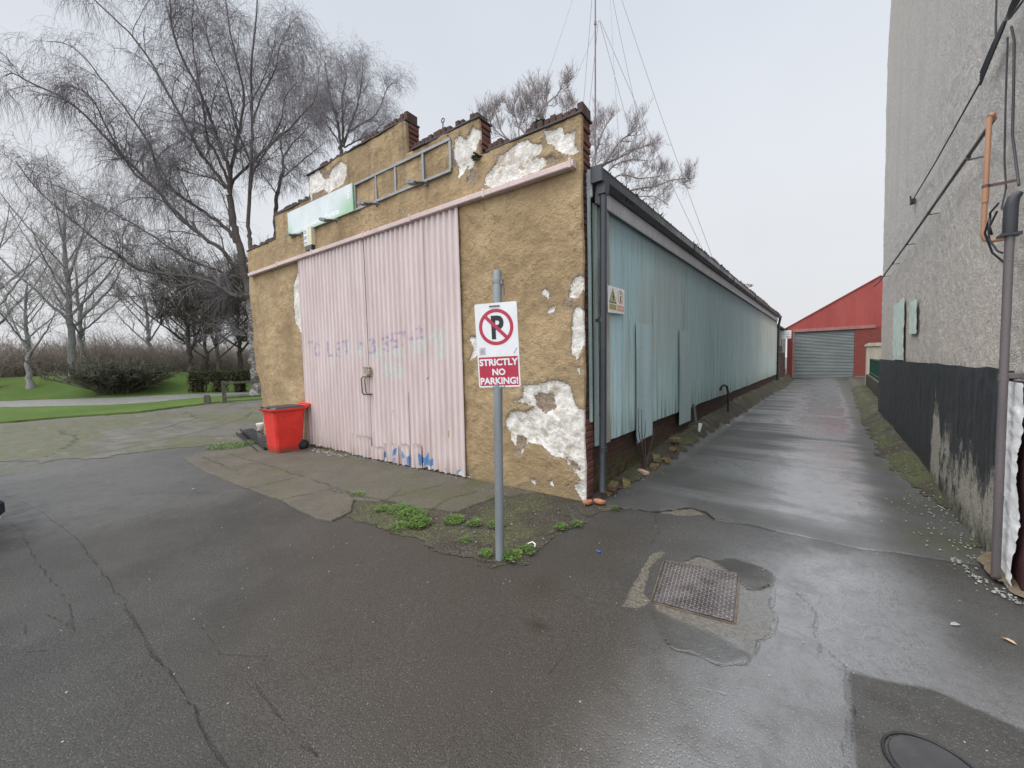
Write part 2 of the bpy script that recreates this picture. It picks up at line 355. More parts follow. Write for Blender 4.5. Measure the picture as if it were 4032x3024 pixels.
def concrete(name, A=(.100, .082, .060), B=(.165, .140, .105), far=False):
    g = G(name)
    big = g.noise(1.6, 5, .65); mid = g.noise(14, 5, .65); fine = g.noise(120, 3, .7)
    c = g.mix(g.mr(big, .3, .7), A, B)
    c = g.mix(g.mth('MULTIPLY', g.mr(mid, .45, .7), .6), c, (.045, .040, .028))
    c = g.mix(g.mr(fine, .3, .8), g.mix(.4, c, (0, 0, 0)), g.mix(.22, c, (.5, .47, .4)))
    if far:
        c = g.mix(g.mth('MULTIPLY', g.mr(g.noise(1.6, 6, .7, g.map((1, 2., 1))), .46, .66), .45), c, (.030, .027, .018)); c = g.mix(g.mth('MULTIPLY', g.mr(g.noise(1.1, 5, .7, g.map((1, 2.2, 1), (7, 3, 0))), .54, .70), .45), c, (.17, .17, .165)); c = g.mix(g.attr('soil'), c, g.mix(g.mr(mid, .3, .7), (.050, .038, .027), (.105, .085, .065)))
    mm = g.mth('MULTIPLY', g.attr('moss'), g.mr(g.noise(6 if far else 26, 5, .75), .36, .62))
    c = g.mix(mm, c, g.mix(g.mr(g.noise(80, 2), .3, .7), (.038, .048, .014), (.092, .096, .034)))
    jit = g.mth('MULTIPLY', g.mth('SUBTRACT', mid, .5), .06)
    ck = g.mr(g.mth('ADD', g.attr('crack'), jit), .024, .006); c = g.mix(g.mth('MULTIPLY', ck, .8), c, (.030, .030, .016))
    hgt = g.mth('SUBTRACT', g.mth('ADD', fine, g.mth('MULTIPLY', mid, 2.)), g.mth('MULTIPLY', ck, 3.))
    return g.out(c, g.mr(big, .3, .7, .55, .85), g.bump(hgt, .6, .005), .4)

def soil(name):
    g = G(name)
    a = g.noise(5, 6, .7); b = g.noise(60, 4, .75); v = g.voro(45)
    c = g.mix(g.mr(a, .3, .7), (.030, .025, .018), (.075, .062, .044)); c = g.mix(g.mr(b, .35, .75), g.mix(.5, c, (0, 0, 0)), g.mix(.2, c, (.4, .37, .3)))
    c = g.mix(g.mth('MULTIPLY', g.attr('moss'), g.mr(g.noise(22, 5, .7), .42, .60)), c, g.mix(g.mr(g.noise(110, 2), .3, .7), (.055, .075, .018), (.15, .18, .05)))
    c = g.mix(g.mr(g.voro(16), .07, .04), c, (.42, .40, .36))
    return g.out(c, .85, g.bump(g.mth('ADD', b, g.mth('MULTIPLY', g.mr(v, 0, .5), .8)), .9, .015), .3)

def grass_mat(name):
    g = G(name)
    a = g.noise(.35, 5, .6); b = g.noise(6, 4, .7, g.map((1, 1, 1))); f = g.noise(60, 3, .8)
    c = g.mix(g.mr(a, .3, .7), (.075, .155, .034), (.135, .215, .055)); c = g.mix(g.mth('MULTIPLY', g.mr(b, .42, .68), .6), c, (.105, .135, .045)); c = g.mix(g.mth('MULTIPLY', g.mr(g.noise(.9, 6, .75, None, .5), .52, .66), .5), c, (.15, .14, .075))
    c = g.mix(g.mr(f, .3, .75), g.mix(.4, c, (.01, .02, .0)), g.mix(.15, c, (.3, .4, .1)))
    return g.out(c, .9, g.bump(g.mth('ADD', f, b), 1., .05), .15)

def nonuni(segs):
    """segs [(a, b, step)...] -> one increasing coordinate array"""
    out = []
    for a, b, st in segs:
        n = max(1, int(round((b - a) / st))); out += [a + (b - a) * i / n for i in range(n)]
    return np.array(out + [segs[-1][1]])

def sheet(name, xs, ys, mat, zoff=0., poly=None, edge=.0, efreq=8., attrs=None, skirt=0.):
    X, Y = np.meshgrid(xs, ys); X = X.ravel(); Y = Y.ravel(); T = grid_tris(len(xs), len(ys)); V = np.stack([X, Y], 1)
    if poly is not None:
        S = sdf(X, Y, poly) + edge * (fbm(X * efreq, Y * efreq, 77, 4, .65) - .5) * 2
        keep = (S[T] < 0).any(1); T = T[keep]; V, T = clip_tris(V, T, S)
    x, y = V[:, 0], V[:, 1]; z = h_ground(x, y) + zoff
    P = np.stack([x, y, z], 1); F = [T]
    at = attrs(x, y) if attrs else None
    if skirt:
        E = rim_edges(T); a = E[:, 0]; b = E[:, 1]; ids = np.unique(E); re = {int(i): len(P) + k for k, i in enumerate(ids)}
        Q = P[ids].copy(); Q[:, 2] -= skirt; P = np.concatenate([P, Q])
        F.append(np.array([[b[i], a[i], re[int(a[i])], re[int(b[i])]] for i in range(len(a))]))
        if at: at = {k: np.concatenate([v, v[ids]]) for k, v in at.items()}
    o = link(name, np_mesh(name, P, F, at, smooth=not skirt), mat); o['kind'] = 'structure'; return o

M_asph = asphalt('wet_asphalt'); M_lane = asphalt('lane_asphalt', (.042, .042, .041), (.080, .080, .080), .10)
M_road = asphalt('road_asphalt', (.018, .0175, .017), (.038, .037, .036)); M_conc = concrete('old_concrete', (.050, .040, .028), (.090, .074, .053)); M_soil = soil('damp_soil'); M_grass = grass_mat('mown_grass')
GX = nonuni([(-400, -60, 40), (-60, -20, 2.), (-20, -9, .25), (-9, -2.5, .05), (-2.5, 3.4, .022), (3.4, 6, .3), (6, 60, 9), (60, 400, 50)])
GY = nonuni([(-400, -60, 40), (-60, -8, 4), (-8, -4.5, .25), (-4.5, .7, .024), (.7, 3, .15), (3, 34, 1.), (34, 60, 4), (60, 400, 50)])
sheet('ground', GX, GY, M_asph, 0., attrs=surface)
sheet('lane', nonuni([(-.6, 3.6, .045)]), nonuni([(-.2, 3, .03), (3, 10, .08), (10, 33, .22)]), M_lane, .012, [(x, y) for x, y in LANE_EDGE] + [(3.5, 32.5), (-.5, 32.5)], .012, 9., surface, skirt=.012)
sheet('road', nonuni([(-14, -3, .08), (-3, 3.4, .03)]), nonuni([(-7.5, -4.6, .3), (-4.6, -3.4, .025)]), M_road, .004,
      [(-14, -5.6)] + CRACKS[0] + [(3.4, -3.5), (3.4, -7.5), (-14, -7.5)], .006, 9., surface)

APRON = [(-7.25, -2.34), (-5.8, -2.38), (-4.43, -2.3), (-3.33, -2.2), (-3.05, -2.18), (-2.18, -2.18), (-1.95, -2.12), (-2.03, -1.85), (-2.4, -1.62), (-2.0, -1.42), (-1.45, -1.28), (-1.02, -1.12), (-.98, -.5), (-.6, .0), (-3, .2), (-8.4, -.2), (-8.2, -1.2)]
SLABS = [[(-6.9, -1.72), (-4.71, -1.58), (-3.37, -1.54), (-2.4, -1.5)], [(-4.01, -2.3), (-3.99, -1.6)], [(-3.14, -2.25), (-3.01, -1.55)], [(-2.06, -1.95), (-2.03, -1.35), (-2.25, -1.0)], [(-1.98, -1.6), (-2.06, -1.28), (-1.9, -.6)],
         [(-3.0, -1.62), (-2.48, -1.52), (-2.08, -1.41), (-1.66, -1.34), (-1.22, -1.29), (-.85, -1.22)], [(-1.31, -1.3), (-1.4, -.9), (-1.3, -.55)], [(-5.6, -2.3), (-5.55, -1.65)], [(-7.0, -2.1), (-5.2, -2.05)]]
def apron_attr(X, Y):
    n2 = fbm(X * 2.6, Y * 2.6, 52, 4)
    w = (vnoise(X * 7, Y * 7, 33) - .5) * .05
    cr = np.minimum(d_lines(X + w, Y - w, SLABS), .4)
    m = .95 * np.exp(-(((X + 1.75) / .45) ** 2 + ((Y + .95) / .28) ** 2)) + .75 * sstep(.12, .0, cr) * sstep(.35, .6, n2) + .7 * sstep(.52, .66, n2) * sstep(-.9, -.2, Y) + .35 * sstep(.5, .62, n2)
    return dict(crack=cr, moss=np.clip(m, 0, 1))
sheet('concrete_apron', nonuni([(-8.6, -.4, .035)]), nonuni([(-2.6, .3, .035)]), M_conc, .022, APRON, .025, 5., apron_attr, skirt=.03)
VERGE = [(-2.4, -1.75), (-1.9, -1.95), (-1.3, -1.85), (-.6, -1.85), (.1, -1.76), (.27, -1.57), (.2, -1.2), (.17, -.92), (.3, -.62), (.22, -.3), (.42, -.03), (.16, .35), (-.3, .2), (-1.0, -.0), (-1.3, -1.0), (-2.3, -1.3)]
def verge_attr(X, Y):
    n2 = fbm(X * 2.2, Y * 2.2, 62, 4)
    return dict(moss=np.clip(.55 * sstep(.50, .66, n2) + .45 * np.exp(-(d_line(X, Y, [(-2.2, -1.6), (-1.2, -1.55), (-.2, -1.35), (.1, -1.6)]) / .13) ** 2), 0, 1))
sheet('verge', nonuni([(-2.6, .6, .03)]), nonuni([(-2.1, .5, .03)]), M_soil, .005, VERGE, .16, 7., verge_attr)
DEBRIS_L = [(-.4, .5), (.1, .42), (.2, 1.0), (.24, 1.9), (.26, 3.4), (.28, 5.2), (.32, 8), (.34, 12), (.36, 17), (.5, 22), (.4, 31), (-.4, 31)]
sheet('wall_foot_soil', nonuni([(-.5, .9, .05)]), nonuni([(.3, 6, .06), (6, 31.2, .2)]), M_soil, .024, DEBRIS_L, .12, 4.5, verge_attr)
sheet('mossy_verge', nonuni([(2.3, 3.7, .05)]), nonuni([(.6, 7, .06), (7, 21, .18)]), M_soil, .020, [(3.27, 1.0), (3.22, 1.8), (3.12, 2.6), (2.98, 3.6), (2.93, 5), (2.92, 8), (2.95, 12), (3.15, 20.5), (3.7, 21), (3.7, 1.)], .17, 4.0, lambda X, Y: dict(moss=.8 * sstep(.40, .60, fbm(X * 3, Y * 1.6, 63, 4))))
M_yard = concrete('yard_concrete', (.055, .050, .040), (.115, .108, .096), True)
def yard_attr(X, Y):
    n2 = fbm(X * .55, Y * 1.1, 82, 4); w = (vnoise(X * 3, Y * 3, 33) - .5) * .2
    return dict(soil=np.clip(.9 * np.exp(-(((X + 10.2) / 2.2) ** 2 + ((Y - .4) / 1.3) ** 2)) * (.5 + n2), 0, 1), crack=np.minimum(d_lines(X + w, Y - w, [[(-9.4, -3.2), (-11, -1.2), (-13, .4), (-15, 1.2)], [(-10, -3.9), (-12.5, -3.4), (-15.5, -3.6)], [(-12.2, -2), (-14.5, -.6), (-17.5, -.3)]]) * .35, .4), moss=np.clip(1.3 * sstep(.30, .52, n2) * sstep(-18.6, -16., X + 2.5 * (n2 - .5)) + .3 * sstep(.45, .6, n2), 0, 1))
sheet('yard', nonuni([(-20.8, -7.4, .09)]), nonuni([(-9, 6.2, .09)]), M_yard, .006, [(-10.4, -4.7), (-9.34, -4.05), (-8.78, -3.3), (-8.82, -2.7), (-8.78, -2.24), (-8.45, -1.78), (-7.9, -1.3), (-8.1, -.6), (-8.6, .1), (-11, 3), (-14, 6), (-20.6, 6), (-20.6, 3.5), (-20.9, 1.7), (-20, .2), (-18.8, -1.5), (-19.4, -3.3), (-19.4, -4.8), (-19.7, -8.5), (-13, -8.5)], .35, 3.5, yard_attr)
P_LOW = [(-34, -10), (-28.7, -5.06), (-26.1, -3.0), (-24.06, -1.36), (-24.65, .54), (-25.5, 1.82), (-25.6, 3.13), (-25.0, 9), (-24, 16)]
P_UP = [(-46, -14), (-35.8, -5.26), (-34.0, -2.95), (-31.7, -.8), (-31.1, 1.1), (-29.8, 2.67), (-28.4, 5.4), (-27.6, 10), (-27, 16)]
sheet('lawn', nonuni([(-36, -18, .3)]), nonuni([(-14, 16, .3)]), M_grass, .07, [(-19.8, -14), (-19.5, -4.8), (-19.5, -3.3), (-18.9, -1.5), (-20.1, .2), (-21, 1.7), (-20.7, 3.5), (-20.5, 16)] + P_LOW[::-1] + [(-34, -14)], .35, 1.6, skirt=.12)
sheet('lawn', nonuni([(-75, -26, .5)]), nonuni([(-22, 30, .5)]), M_grass, .09, P_UP + [(-27, 30), (-75, 30), (-75, -22), (-50, -22)], .25, .8, skirt=.12)
g = G('pale_path'); M_path = g.out(g.mix(g.mr(g.noise(3, 5, .6), .3, .7), (.14, .137, .13), (.22, .216, .208)), .45, g.bump(g.noise(80, 3), .4, .005))
sheet('park_path', nonuni([(-50, -22, .4)]), nonuni([(-16, 16, .4)]), M_path, .05, P_LOW + P_UP[::-1], .15, .8)
# ================================================================== WORKSHOP
def brick_mat(name, a=(.15, .055, .035), b=(.26, .10, .06), mortar=(.20, .18, .15), moss=.0, axis='x', scale=1., grime=.5):
    g = G(name); s = g.xyz()
    u = g.mth('ADD', s[0], s[1]) if axis == 'both' else s[{'x': 0, 'y': 1}[axis]]
    v = g.n('ShaderNodeCombineXYZ', i_0=u, i_1=s[2]).outputs[0]
    br = g.n('ShaderNodeTexBrick', i_Vector=v, i_Color1=tuple(a) + (1,), i_Color2=tuple(b) + (1,), i_Mortar=tuple(mortar) + (1,), i_Scale=scale)
    br.inputs['Mortar Size'].default_value = .012; br.inputs['Brick Width'].default_value = .225; br.inputs['Row Height'].default_value = .075; br.inputs['Mortar Smooth'].default_value = .2
    c = br.outputs[0]; n1 = g.noise(7, 5, .65); n2 = g.noise(60, 3, .7)
    c = g.mix(g.mth('MULTIPLY', g.mr(n1, .42, .7), grime), c, (.05, .042, .034)); c = g.mix(g.mr(n2, .3, .8), g.mix(.35, c, (0, 0, 0)), c)
    if moss: c = g.mix(g.mth('MULTIPLY', g.mr(s[2], moss, 0.), g.mr(n1, .4, .6)), c, (.075, .085, .028))
    h = g.mth('ADD', g.mth('MULTIPLY', br.outputs[1], -1.5), n2)
    return g.out(c, .85, g.bump(h, .6, .006), .3)

def facing_brick(name, a, b, moss=.3):
    """for single modelled bricks: tone differs from brick to brick"""
    g = G(name); n0 = g.noise(5.5, 1, .5); n1 = g.noise(16, 5, .65); n2 = g.noise(120, 3, .7)
    c = g.mix(g.mr(n0, .35, .65), a, b); c = g.mix(g.mth('MULTIPLY', g.mr(n1, .42, .7), .6), c, (.045, .036, .03))
    nz = g.xyz(g.n('ShaderNodeNewGeometry').outputs['Normal'])[2]
    c = g.mix(g.mth('MULTIPLY', g.mth('MULTIPLY', g.mr(nz, .3, .9), g.mr(n1, .35, .6)), moss), c, (.08, .095, .03))
    return g.out(c, .85, g.bump(g.mth('ADD', n2, n1), .6, .006), .3)

g = G('ochre_render'); d0 = g.attr('patch'); co = g.co()
na = g.noise(1.1, 6, .62); nb = g.noise(9, 5, .65); nc = g.noise(70, 4, .7); nd = g.noise(26, 4, .65)
mid = g.mix(g.mr(na, .28, .70), (.285, .203, .112), (.500, .368, .212))
mid = g.mix(g.mth('MULTIPLY', g.mr(nb, .48, .72), .5), mid, (.245, .175, .10)); mid = g.mix(g.mth('MULTIPLY', g.mr(nb, .42, .28), .4), mid, (.52, .40, .245))
mid = g.mix(g.mr(nc, .3, .75), g.mix(.25, mid, (.05, .03, .02)), mid)
st = g.noise(1., 5, .6, g.map((7, 7, .7))); zz = g.xyz()[2]
mid = g.mix(g.mth('MULTIPLY', g.mr(st, .48, .70), g.mr(zz, 3.6, 5.2, .12, .6)), mid, (.13, .10, .065))
mid = g.mix(g.mth('MULTIPLY', g.mr(zz, .35, 0.), .45), mid, (.17, .14, .085)); bigst = g.noise(.55, 5, .7, g.map((1., 1., 1.), (3, 0, 1.7))); mid = g.mix(g.mth('MULTIPLY', g.mr(bigst, .5, .66), .42), mid, (.20, .135, .07)); mid = g.mix(g.mth('MULTIPLY', g.mr(bigst, .44, .3), .30), mid, (.56, .45, .29))
hair = g.voro(1.1, g.n('ShaderNodeVectorMath', operation='ADD', i_0=co, i_1=g.n('ShaderNodeTexNoise', i_Vector=co, i_Scale=3., i_Detail=4.).outputs[1]).outputs[0], feature='DISTANCE_TO_EDGE'); mid = g.mix(g.mth('MULTIPLY', g.mr(hair, .012, .002), g.mr(na, .46, .58, 0, .55)), mid, (.10, .07, .045))
pit = g.mth('MULTIPLY', g.mr(g.voro(13), .10, .05), g.mr(g.noise(1.6, 2), .55, .7)); mid = g.mix(g.mth('MULTIPLY', pit, .8), mid, (.07, .05, .03))
wht = g.mix(g.mr(nb, .32, .66), (.78, .755, .715), (.55, .515, .46)); wht = g.mix(g.mr(nd, .60, .74), wht, (.40, .32, .235)); wht = g.mix(g.mr(g.noise(3.2, 6, .75), .53, .63), wht, (.43, .36, .275))
cr = g.voro(11, feature='DISTANCE_TO_EDGE'); wht = g.mix(g.mth('MULTIPLY', g.mr(cr, .02, .004), g.mr(na, .45, .6, 0, .7)), wht, (.25, .21, .16))
dd = g.mth('ADD', d0, g.mth('ADD', g.mth('MULTIPLY', g.mth('SUBTRACT', nd, .5), .075), g.mth('MULTIPLY', g.mth('SUBTRACT', nc, .5), .03)))
pm = g.mr(dd, .003, -.004); col = g.mix(pm, mid, wht)
und = g.mth('MULTIPLY', g.mr(g.mth('ADD', dd, g.mth('MULTIPLY', g.mth('SUBTRACT', nb, .5), .16)), .05, .02), g.mth('SUBTRACT', 1., pm)); col = g.mix(g.mth('MULTIPLY', und, g.mr(g.noise(2.1, 3, .6), .42, .56, .0, .85)), col, g.mix(g.mr(nd, .3, .7), (.22, .165, .115), (.36, .285, .20)))
ring = g.mth('MULTIPLY', g.mr(dd, .020, .004), g.mth('SUBTRACT', 1., pm)); col = g.mix(g.mth('MULTIPLY', ring, .5), col, (.16, .115, .07))
bm = g.mr(g.mth('ADD', g.attr('bare'), g.mth('MULTIPLY', g.mth('SUBTRACT', nd, .5), .12)), .012, -.012); col = g.mix(bm, col, g.mix(g.mr(nd, .35, .65), (.20, .155, .115), (.31, .245, .18)))
ht = g.mth('ADD', g.mth('MULTIPLY', nb, g.mr(na, .35, .65, .8, 3.4)), g.mth('ADD', nd, g.mth('MULTIPLY', nc, .45)))
ht = g.mth('SUBTRACT', ht, g.mth('MULTIPLY', pm, .5))
M_render = g.out(col, .9, g.bump(ht, .8, .018), .2)
M_brick = brick_mat('red_brick', axis='both'); M_quoin = facing_brick('quoin_brick', (.17, .06, .045), (.105, .045, .038)); M_cope = facing_brick('coping_brick', (.105, .052, .042), (.060, .038, .034), .8)
M_plinth = brick_mat('plinth_brick', (.065, .026, .019), (.115, .046, .031), (.045, .04, .034), .55, 'y')

shop = empty('workshop', (0, 0, 0), 0, 'long ochre rendered workshop with stepped gable, pink corrugated doors and pale blue tin side', 'workshop')
FR = (0, 0, PHI)
OUT = [(.0, 0), (.005, .4), (-.01, .9), (.012, 1.5), (-.004, 2.2), (.012, 2.9), (.0, 3.6), (.012, 4.46), (-1.47, 4.46), (-1.47, 4.95), (-2.92, 4.95), (-2.92, 5.45), (-5.82, 5.45), (-5.82, 5.0), (-7.3, 5.0), (-7.3, 4.5), (-8.79, 4.5),
       (-8.79, 3.5), (-8.75, 2.6), (-8.69, 1.62), (-8.55, 1.45), (-8.47, 1.21), (-8.50, 1.0), (-8.45, .85), (-8.49, .4), (-8.47, 0)]
PATCH = [
 [(-5.8, 5.49), (-5.45, 5.45), (-5.3, 5.24), (-5.18, 5.22), (-5.02, 5.32), (-4.67, 5.37), (-4.52, 5.24), (-4.55, 5.09), (-4.67, 4.96), (-5.17, 4.95), (-5.28, 5.05), (-5.74, 5.07), (-5.76, 4.9), (-5.82, 4.9)],
 [(-6.2, 3.66), (-6.48, 3.64), (-6.65, 3.43), (-6.68, 2.68), (-6.42, 2.39), (-6.2, 2.36)],
 [(-1.9, 4.82), (-1.81, 4.84), (-1.71, 4.74), (-1.58, 4.9), (-1.44, 4.76), (-1.53, 4.57), (-1.56, 4.43), (-1.62, 4.25), (-1.69, 4.2), (-1.66, 4.45), (-1.80, 4.32), (-1.86, 4.3), (-1.85, 4.43), (-1.95, 4.59)],
 [(-1.38, 4.16), (-1.23, 4.24), (-1.15, 4.35), (-1.0, 4.38), (-.86, 4.43), (-.69, 4.4), (-.64, 4.34), (-.52, 4.29), (-.52, 4.22), (-.69, 4.17), (-.54, 4.15), (-.35, 4.13), (-.34, 4.06), (-.63, 4.0), (-1.27, 3.99), (-1.39, 4.06)],
 [(-.46, 4.42), (-.23, 4.39), (-.2, 4.3), (-.07, 4.29), (-.08, 4.16), (-.03, 4.07), (-.13, 4.03), (-.34, 4.19), (-.37, 4.25), (-.44, 4.29)],
 [(-.07, 2.68), (.02, 2.65), (.02, 2.52), (-.05, 2.41), (-.18, 2.44), (-.14, 2.6)],
 [(-.06, 2.34), (.02, 2.25), (.02, 1.92), (-.03, 1.77), (-.07, 1.68), (-.15, 1.77), (-.15, 1.99), (-.12, 2.26)],
 [(-.56, 2.54), (-.49, 2.59), (-.43, 2.52), (-.45, 2.44), (-.51, 2.49)], [(-.09, 1.6), (-.03, 1.62), (-.05, 1.52)], [(-1.75, 2.05), (-1.62, 2.06), (-1.6, 1.79), (-1.74, 1.74), (-1.68, 1.9)],
 [(-.83, 1.39), (-.5, 1.44), (-.31, 1.45), (-.17, 1.39), (-.13, 1.2), (-.07, 1.12), (.03, 1.11), (.03, .3), (-.04, .28), (-.1, .32), (-.25, .5), (-.44, .53), (-.59, .64), (-.79, .66), (-.92, .46), (-1.08, .69), (-1.17, .9), (-1.04, 1.05), (-.8, 1.05), (-.69, 1.12), (-.98, 1.18), (-.87, 1.23)],
 [(-.5, .17), (-.44, .23), (-.40, .13), (-.46, .11)], [(-.75, .15), (-.70, .16), (-.71, .11)], [(.03, .31), (-.07, .26), (-.13, .18), (-.08, .06), (.03, .0)], [(-.44, 2.36), (-.36, 2.36), (-.38, 2.28), (-.46, 2.28)],
 [(-.25, .16), (-.21, .18), (-.2, .13)], [(-2.0, .05), (-1.8, .05), (-1.8, .0), (-2.0, .0)], [(-3.1, 4.1), (-3.0, 4.13), (-3.02, 4.08)], [(-.93, 1.19), (-1.0, 1.21), (-1.02, 1.15), (-.95, 1.14)],
]
BARE = [[(-5.73, 5.09), (-5.36, 5.05), (-5.21, 4.93), (-5.75, 4.9)], [(-5.45, 5.47), (-5.28, 5.45), (-5.15, 5.3), (-5.2, 5.24), (-5.3, 5.24)], [(-.23, 2.42), (-.09, 2.4), (-.12, 2.27), (-.25, 2.3)], [(-.7, 1.28), (-.45, 1.3), (-.42, 1.12), (-.62, 1.06)],
        [(-1.96, 4.7), (-1.9, 4.45), (-1.95, 4.4), (-2.0, 4.6)], [(-1.66, 4.3), (-1.7, 4.18), (-1.62, 4.1), (-1.55, 4.2), (-1.6, 4.34)], [(-.98, .72), (-.85, .7), (-.83, .58), (-.92, .42), (-1.0, .55)], [(-.4, 4.14), (-.1, 4.02), (-.3, 4.0), (-.6, 4.0)], [(-.3, .55), (-.1, .5), (-.06, .38), (-.2, .42)]]
xs = nonuni([(-8.85, -6.3, .035), (-6.3, -2.0, .06), (-2.0, .06, .016)]); zs = nonuni([(0, 3.9, .028), (3.9, 5.5, .024)])
X, Z = np.meshgrid(xs, zs); X = X.ravel(); Z = Z.ravel()
V2, T2 = clip_tris(np.stack([X, Z], 1), grid_tris(len(xs), len(zs)), sdf(X, Z, OUT) + .012 * (fbm(X * 9, Z * 9, 11, 3) - .5) * ((Z < 4.3) & ((X < -8) | (X > -.3))))
x, z = V2[:, 0], V2[:, 1]
pt = np.clip(sdfs(x, z, PATCH) + .045 * (fbm(x * 7, z * 7, 12, 4) - .5), -.3, .3); br = np.clip(sdfs(x, z, BARE) + .14 * (fbm(x * 8, z * 8, 16, 4) - .5), -.3, .3)
lump = .044 * (fbm(x * 2.3, z * 2.3, 13, 3) - .5) + .016 * (fbm(x * 8, z * 8, 14, 3) - .5) + .020 * np.abs(fbm(x * 3.3 + 2 * z, z * 3.1 - x, 15, 3) - .5) * sstep(2.3, 2.9, z) * sstep(-2, -1.2, x)
th = .036 + lump; th = th - .016 * sstep(.004, -.012, pt) - .010 * sstep(.004, -.012, br)
P3 = np.stack([x, -th, z], 1); E = rim_edges(T2); ids = np.unique(E); re = {int(i): len(P3) + k for k, i in enumerate(ids)}
Q = P3[ids].copy(); Q[:, 1] = 0.02
skirt = np.array([[a, re[int(a)], re[int(b)], b] for a, b in E])
at = dict(patch=np.concatenate([pt, pt[ids]]), bare=np.concatenate([br, br[ids]]))
link('front_wall', np_mesh('front_wall', np.concatenate([P3, Q]), [T2, skirt], at, smooth=False), M_render, shop, rot=FR)
BODY = [(-.015, -.2), (-.015, 4.44), (-1.48, 4.44), (-1.48, 4.93), (-2.93, 4.93), (-2.93, 5.43), (-5.81, 5.43), (-5.81, 4.98), (-7.29, 4.98), (-7.29, 4.48), (-8.76, 4.48), (-8.76, 2.6), (-8.42, 1.6), (-8.42, -.2)]
MB().prism(BODY, .021, .225).build('brick_gable', M_brick, shop, rot=FR)
# brick on edge coping, brick by brick, on a thin tile course
MT = weathered('slate_tile', (.07, .062, .065), .6, .7, 5)
STEPS = [(-8.82, -7.3, 4.5), (-7.36, -5.82, 5.0), (-5.88, -2.90, 5.45), (-2.80, -1.45, 4.95), (-1.36, .035, 4.46)]
rc = random.Random(5)
for si, (a, b, zt) in enumerate(STEPS):
    cope = MB(); tile = MB(); xx = a
    while xx < b - .03:
        w = min(.3, b - xx); tile.bbox((xx + w / 2, .09, zt + .014), (w - .006, .29, .026), Matrix.Translation((0, rc.uniform(-.006, .006), rc.uniform(-.004, .004))), .004); xx += w
    xx = a + .01
    while xx < b - .06:
        w = rc.uniform(.068, .082); f = (xx - a) / (b - a); h = rc.uniform(.085, .108); skip = False; h *= (.4 if rc.random() < .08 else 1)
        if si == 2 and f < .14: h *= .3
        if si == 2 and .2 < f < .62: h *= rc.uniform(.45, .85)
        if si == 4 and .30 < f < .42: h *= .3
        if si == 4 and .18 < f < .30: h *= .8
        if si in (0, 1): h *= rc.uniform(.6, 1)
        if si in (2, 4) and f > .93: h *= 1.25
        if not skip:
            M = Matrix.Translation((xx + w / 2, .10 + rc.uniform(-.012, .012), zt + .028 + h / 2)) @ Matrix.Rotation(rc.uniform(-.05, .05), 4, 'Y') @ Matrix.Rotation(rc.uniform(-.03, .03), 4, 'X')
            cope.bbox((0, 0, 0), (w, .222 + rc.uniform(-.01, .01), h), M, .009)
        xx += w + rc.uniform(.006, .014)
    cope.build('coping', M_cope, shop, rot=FR); tile.build('tile_course', MT, shop, rot=FR)
M_quoin2 = facing_brick('dark_quoin', (.075, .032, .026), (.045, .026, .022), .2)  # darker brick for the middle stretch of the corner
for (xe, z0, z1) in [(-2.92, 4.99, 5.44), (-1.47, 4.49, 4.94), (-.012, 3.88, 4.45), (-.018, 1.0, 3.87), (-.012, .02, .99)]:
    qn = MB()
    zz_ = z0; k = 0
    while zz_ < z1 - .03:
        L = (.215, .1025)[k % 2]; jit = rc.uniform(-.008, .012)
        qn.bbox((xe - .05 + jit, .022 + .0975, zz_ + .033), (.13, .195 + rc.uniform(0, .012), .064), None, .007); zz_ += .0755; k += 1
    qn.build('quoins', M_quoin2 if z0 == 1.0 else M_quoin, shop, rot=FR)

# ---- pink door rail, two corrugated leaves
M_pink = weathered('pink_rail_paint', (.60, .475, .455), .82, .5, 2.5, .12, .4, 0, True, (.16, .09, .07), .3)
rail = MB()
def railz(x): return 3.912 + .004 * math.sin(x * 1.7)
seg = [(-8.6, -7.14), (-7.13, -5.71), (-5.7, -4.01), (-4.0, -2.81), (-2.8, -1.36), (-1.35, -.05)]
for a, b in seg:
    za = railz(a)
    rail.prism([(-.045, za - .04), (-.125, za - .04), (-.135, za - .03), (-.135, za + .025), (-.125, za + .035), (-.045, za + .05)], a, b, 'x')
rail.build('door_rail', M_pink, shop, rot=FR)
for a in (-7.13, -5.70, -4.0, -2.8, -1.35, -.09): MB().bbox((a, -.09, railz(a) + .004), (.035, .106, .112), None, .006).build('rail_bracket', M_pink, shop, rot=FR)

g = G('pink_corrugated'); s = g.xyz()
n1 = g.noise(1., 5, .6, g.map((3, 3, .8))); n2 = g.noise(40, 4, .7); n3 = g.noise(1, 4, .6, g.map((22, 22, 2.)))
c = g.mix(g.mr(n1, .3, .7), (.54, .435, .42), (.625, .53, .51))
c = g.mix(g.mth('MULTIPLY', g.mr(n3, .52, .75), .28), c, (.42, .33, .32))
wob = g.mth('ADD', g.mth('MULTIPLY', g.mth('SUBTRACT', n2, .5), .03), g.mth('MULTIPLY', g.mth('SUBTRACT', n3, .5), .06))
mint = g.mr(g.mth('ADD', g.attr('mint'), g.mth('MULTIPLY', wob, 2.2)), .05, -.05); c = g.mix(g.mth('MULTIPLY', mint, g.mr(g.noise(13, 5, .75), .38, .62, .0, .62)), c, (.47, .63, .57))
pur = g.mr(g.mth('ADD', g.attr('purple'), g.mth('MULTIPLY', wob, .5)), .034, .012); c = g.mix(g.mth('MULTIPLY', pur, g.mr(g.noise(16, 3, .7), .36, .58, .0, .72)), c, (.27, .22, .38))
blue = g.mr(g.mth('ADD', g.attr('blue'), wob), .006, -.006); c = g.mix(blue, c, g.mix(g.mr(n2, .3, .7), (.045, .17, .42), (.10, .26, .50)))
whi = g.mr(g.mth('ADD', g.attr('blue'), wob), .035, .006); 
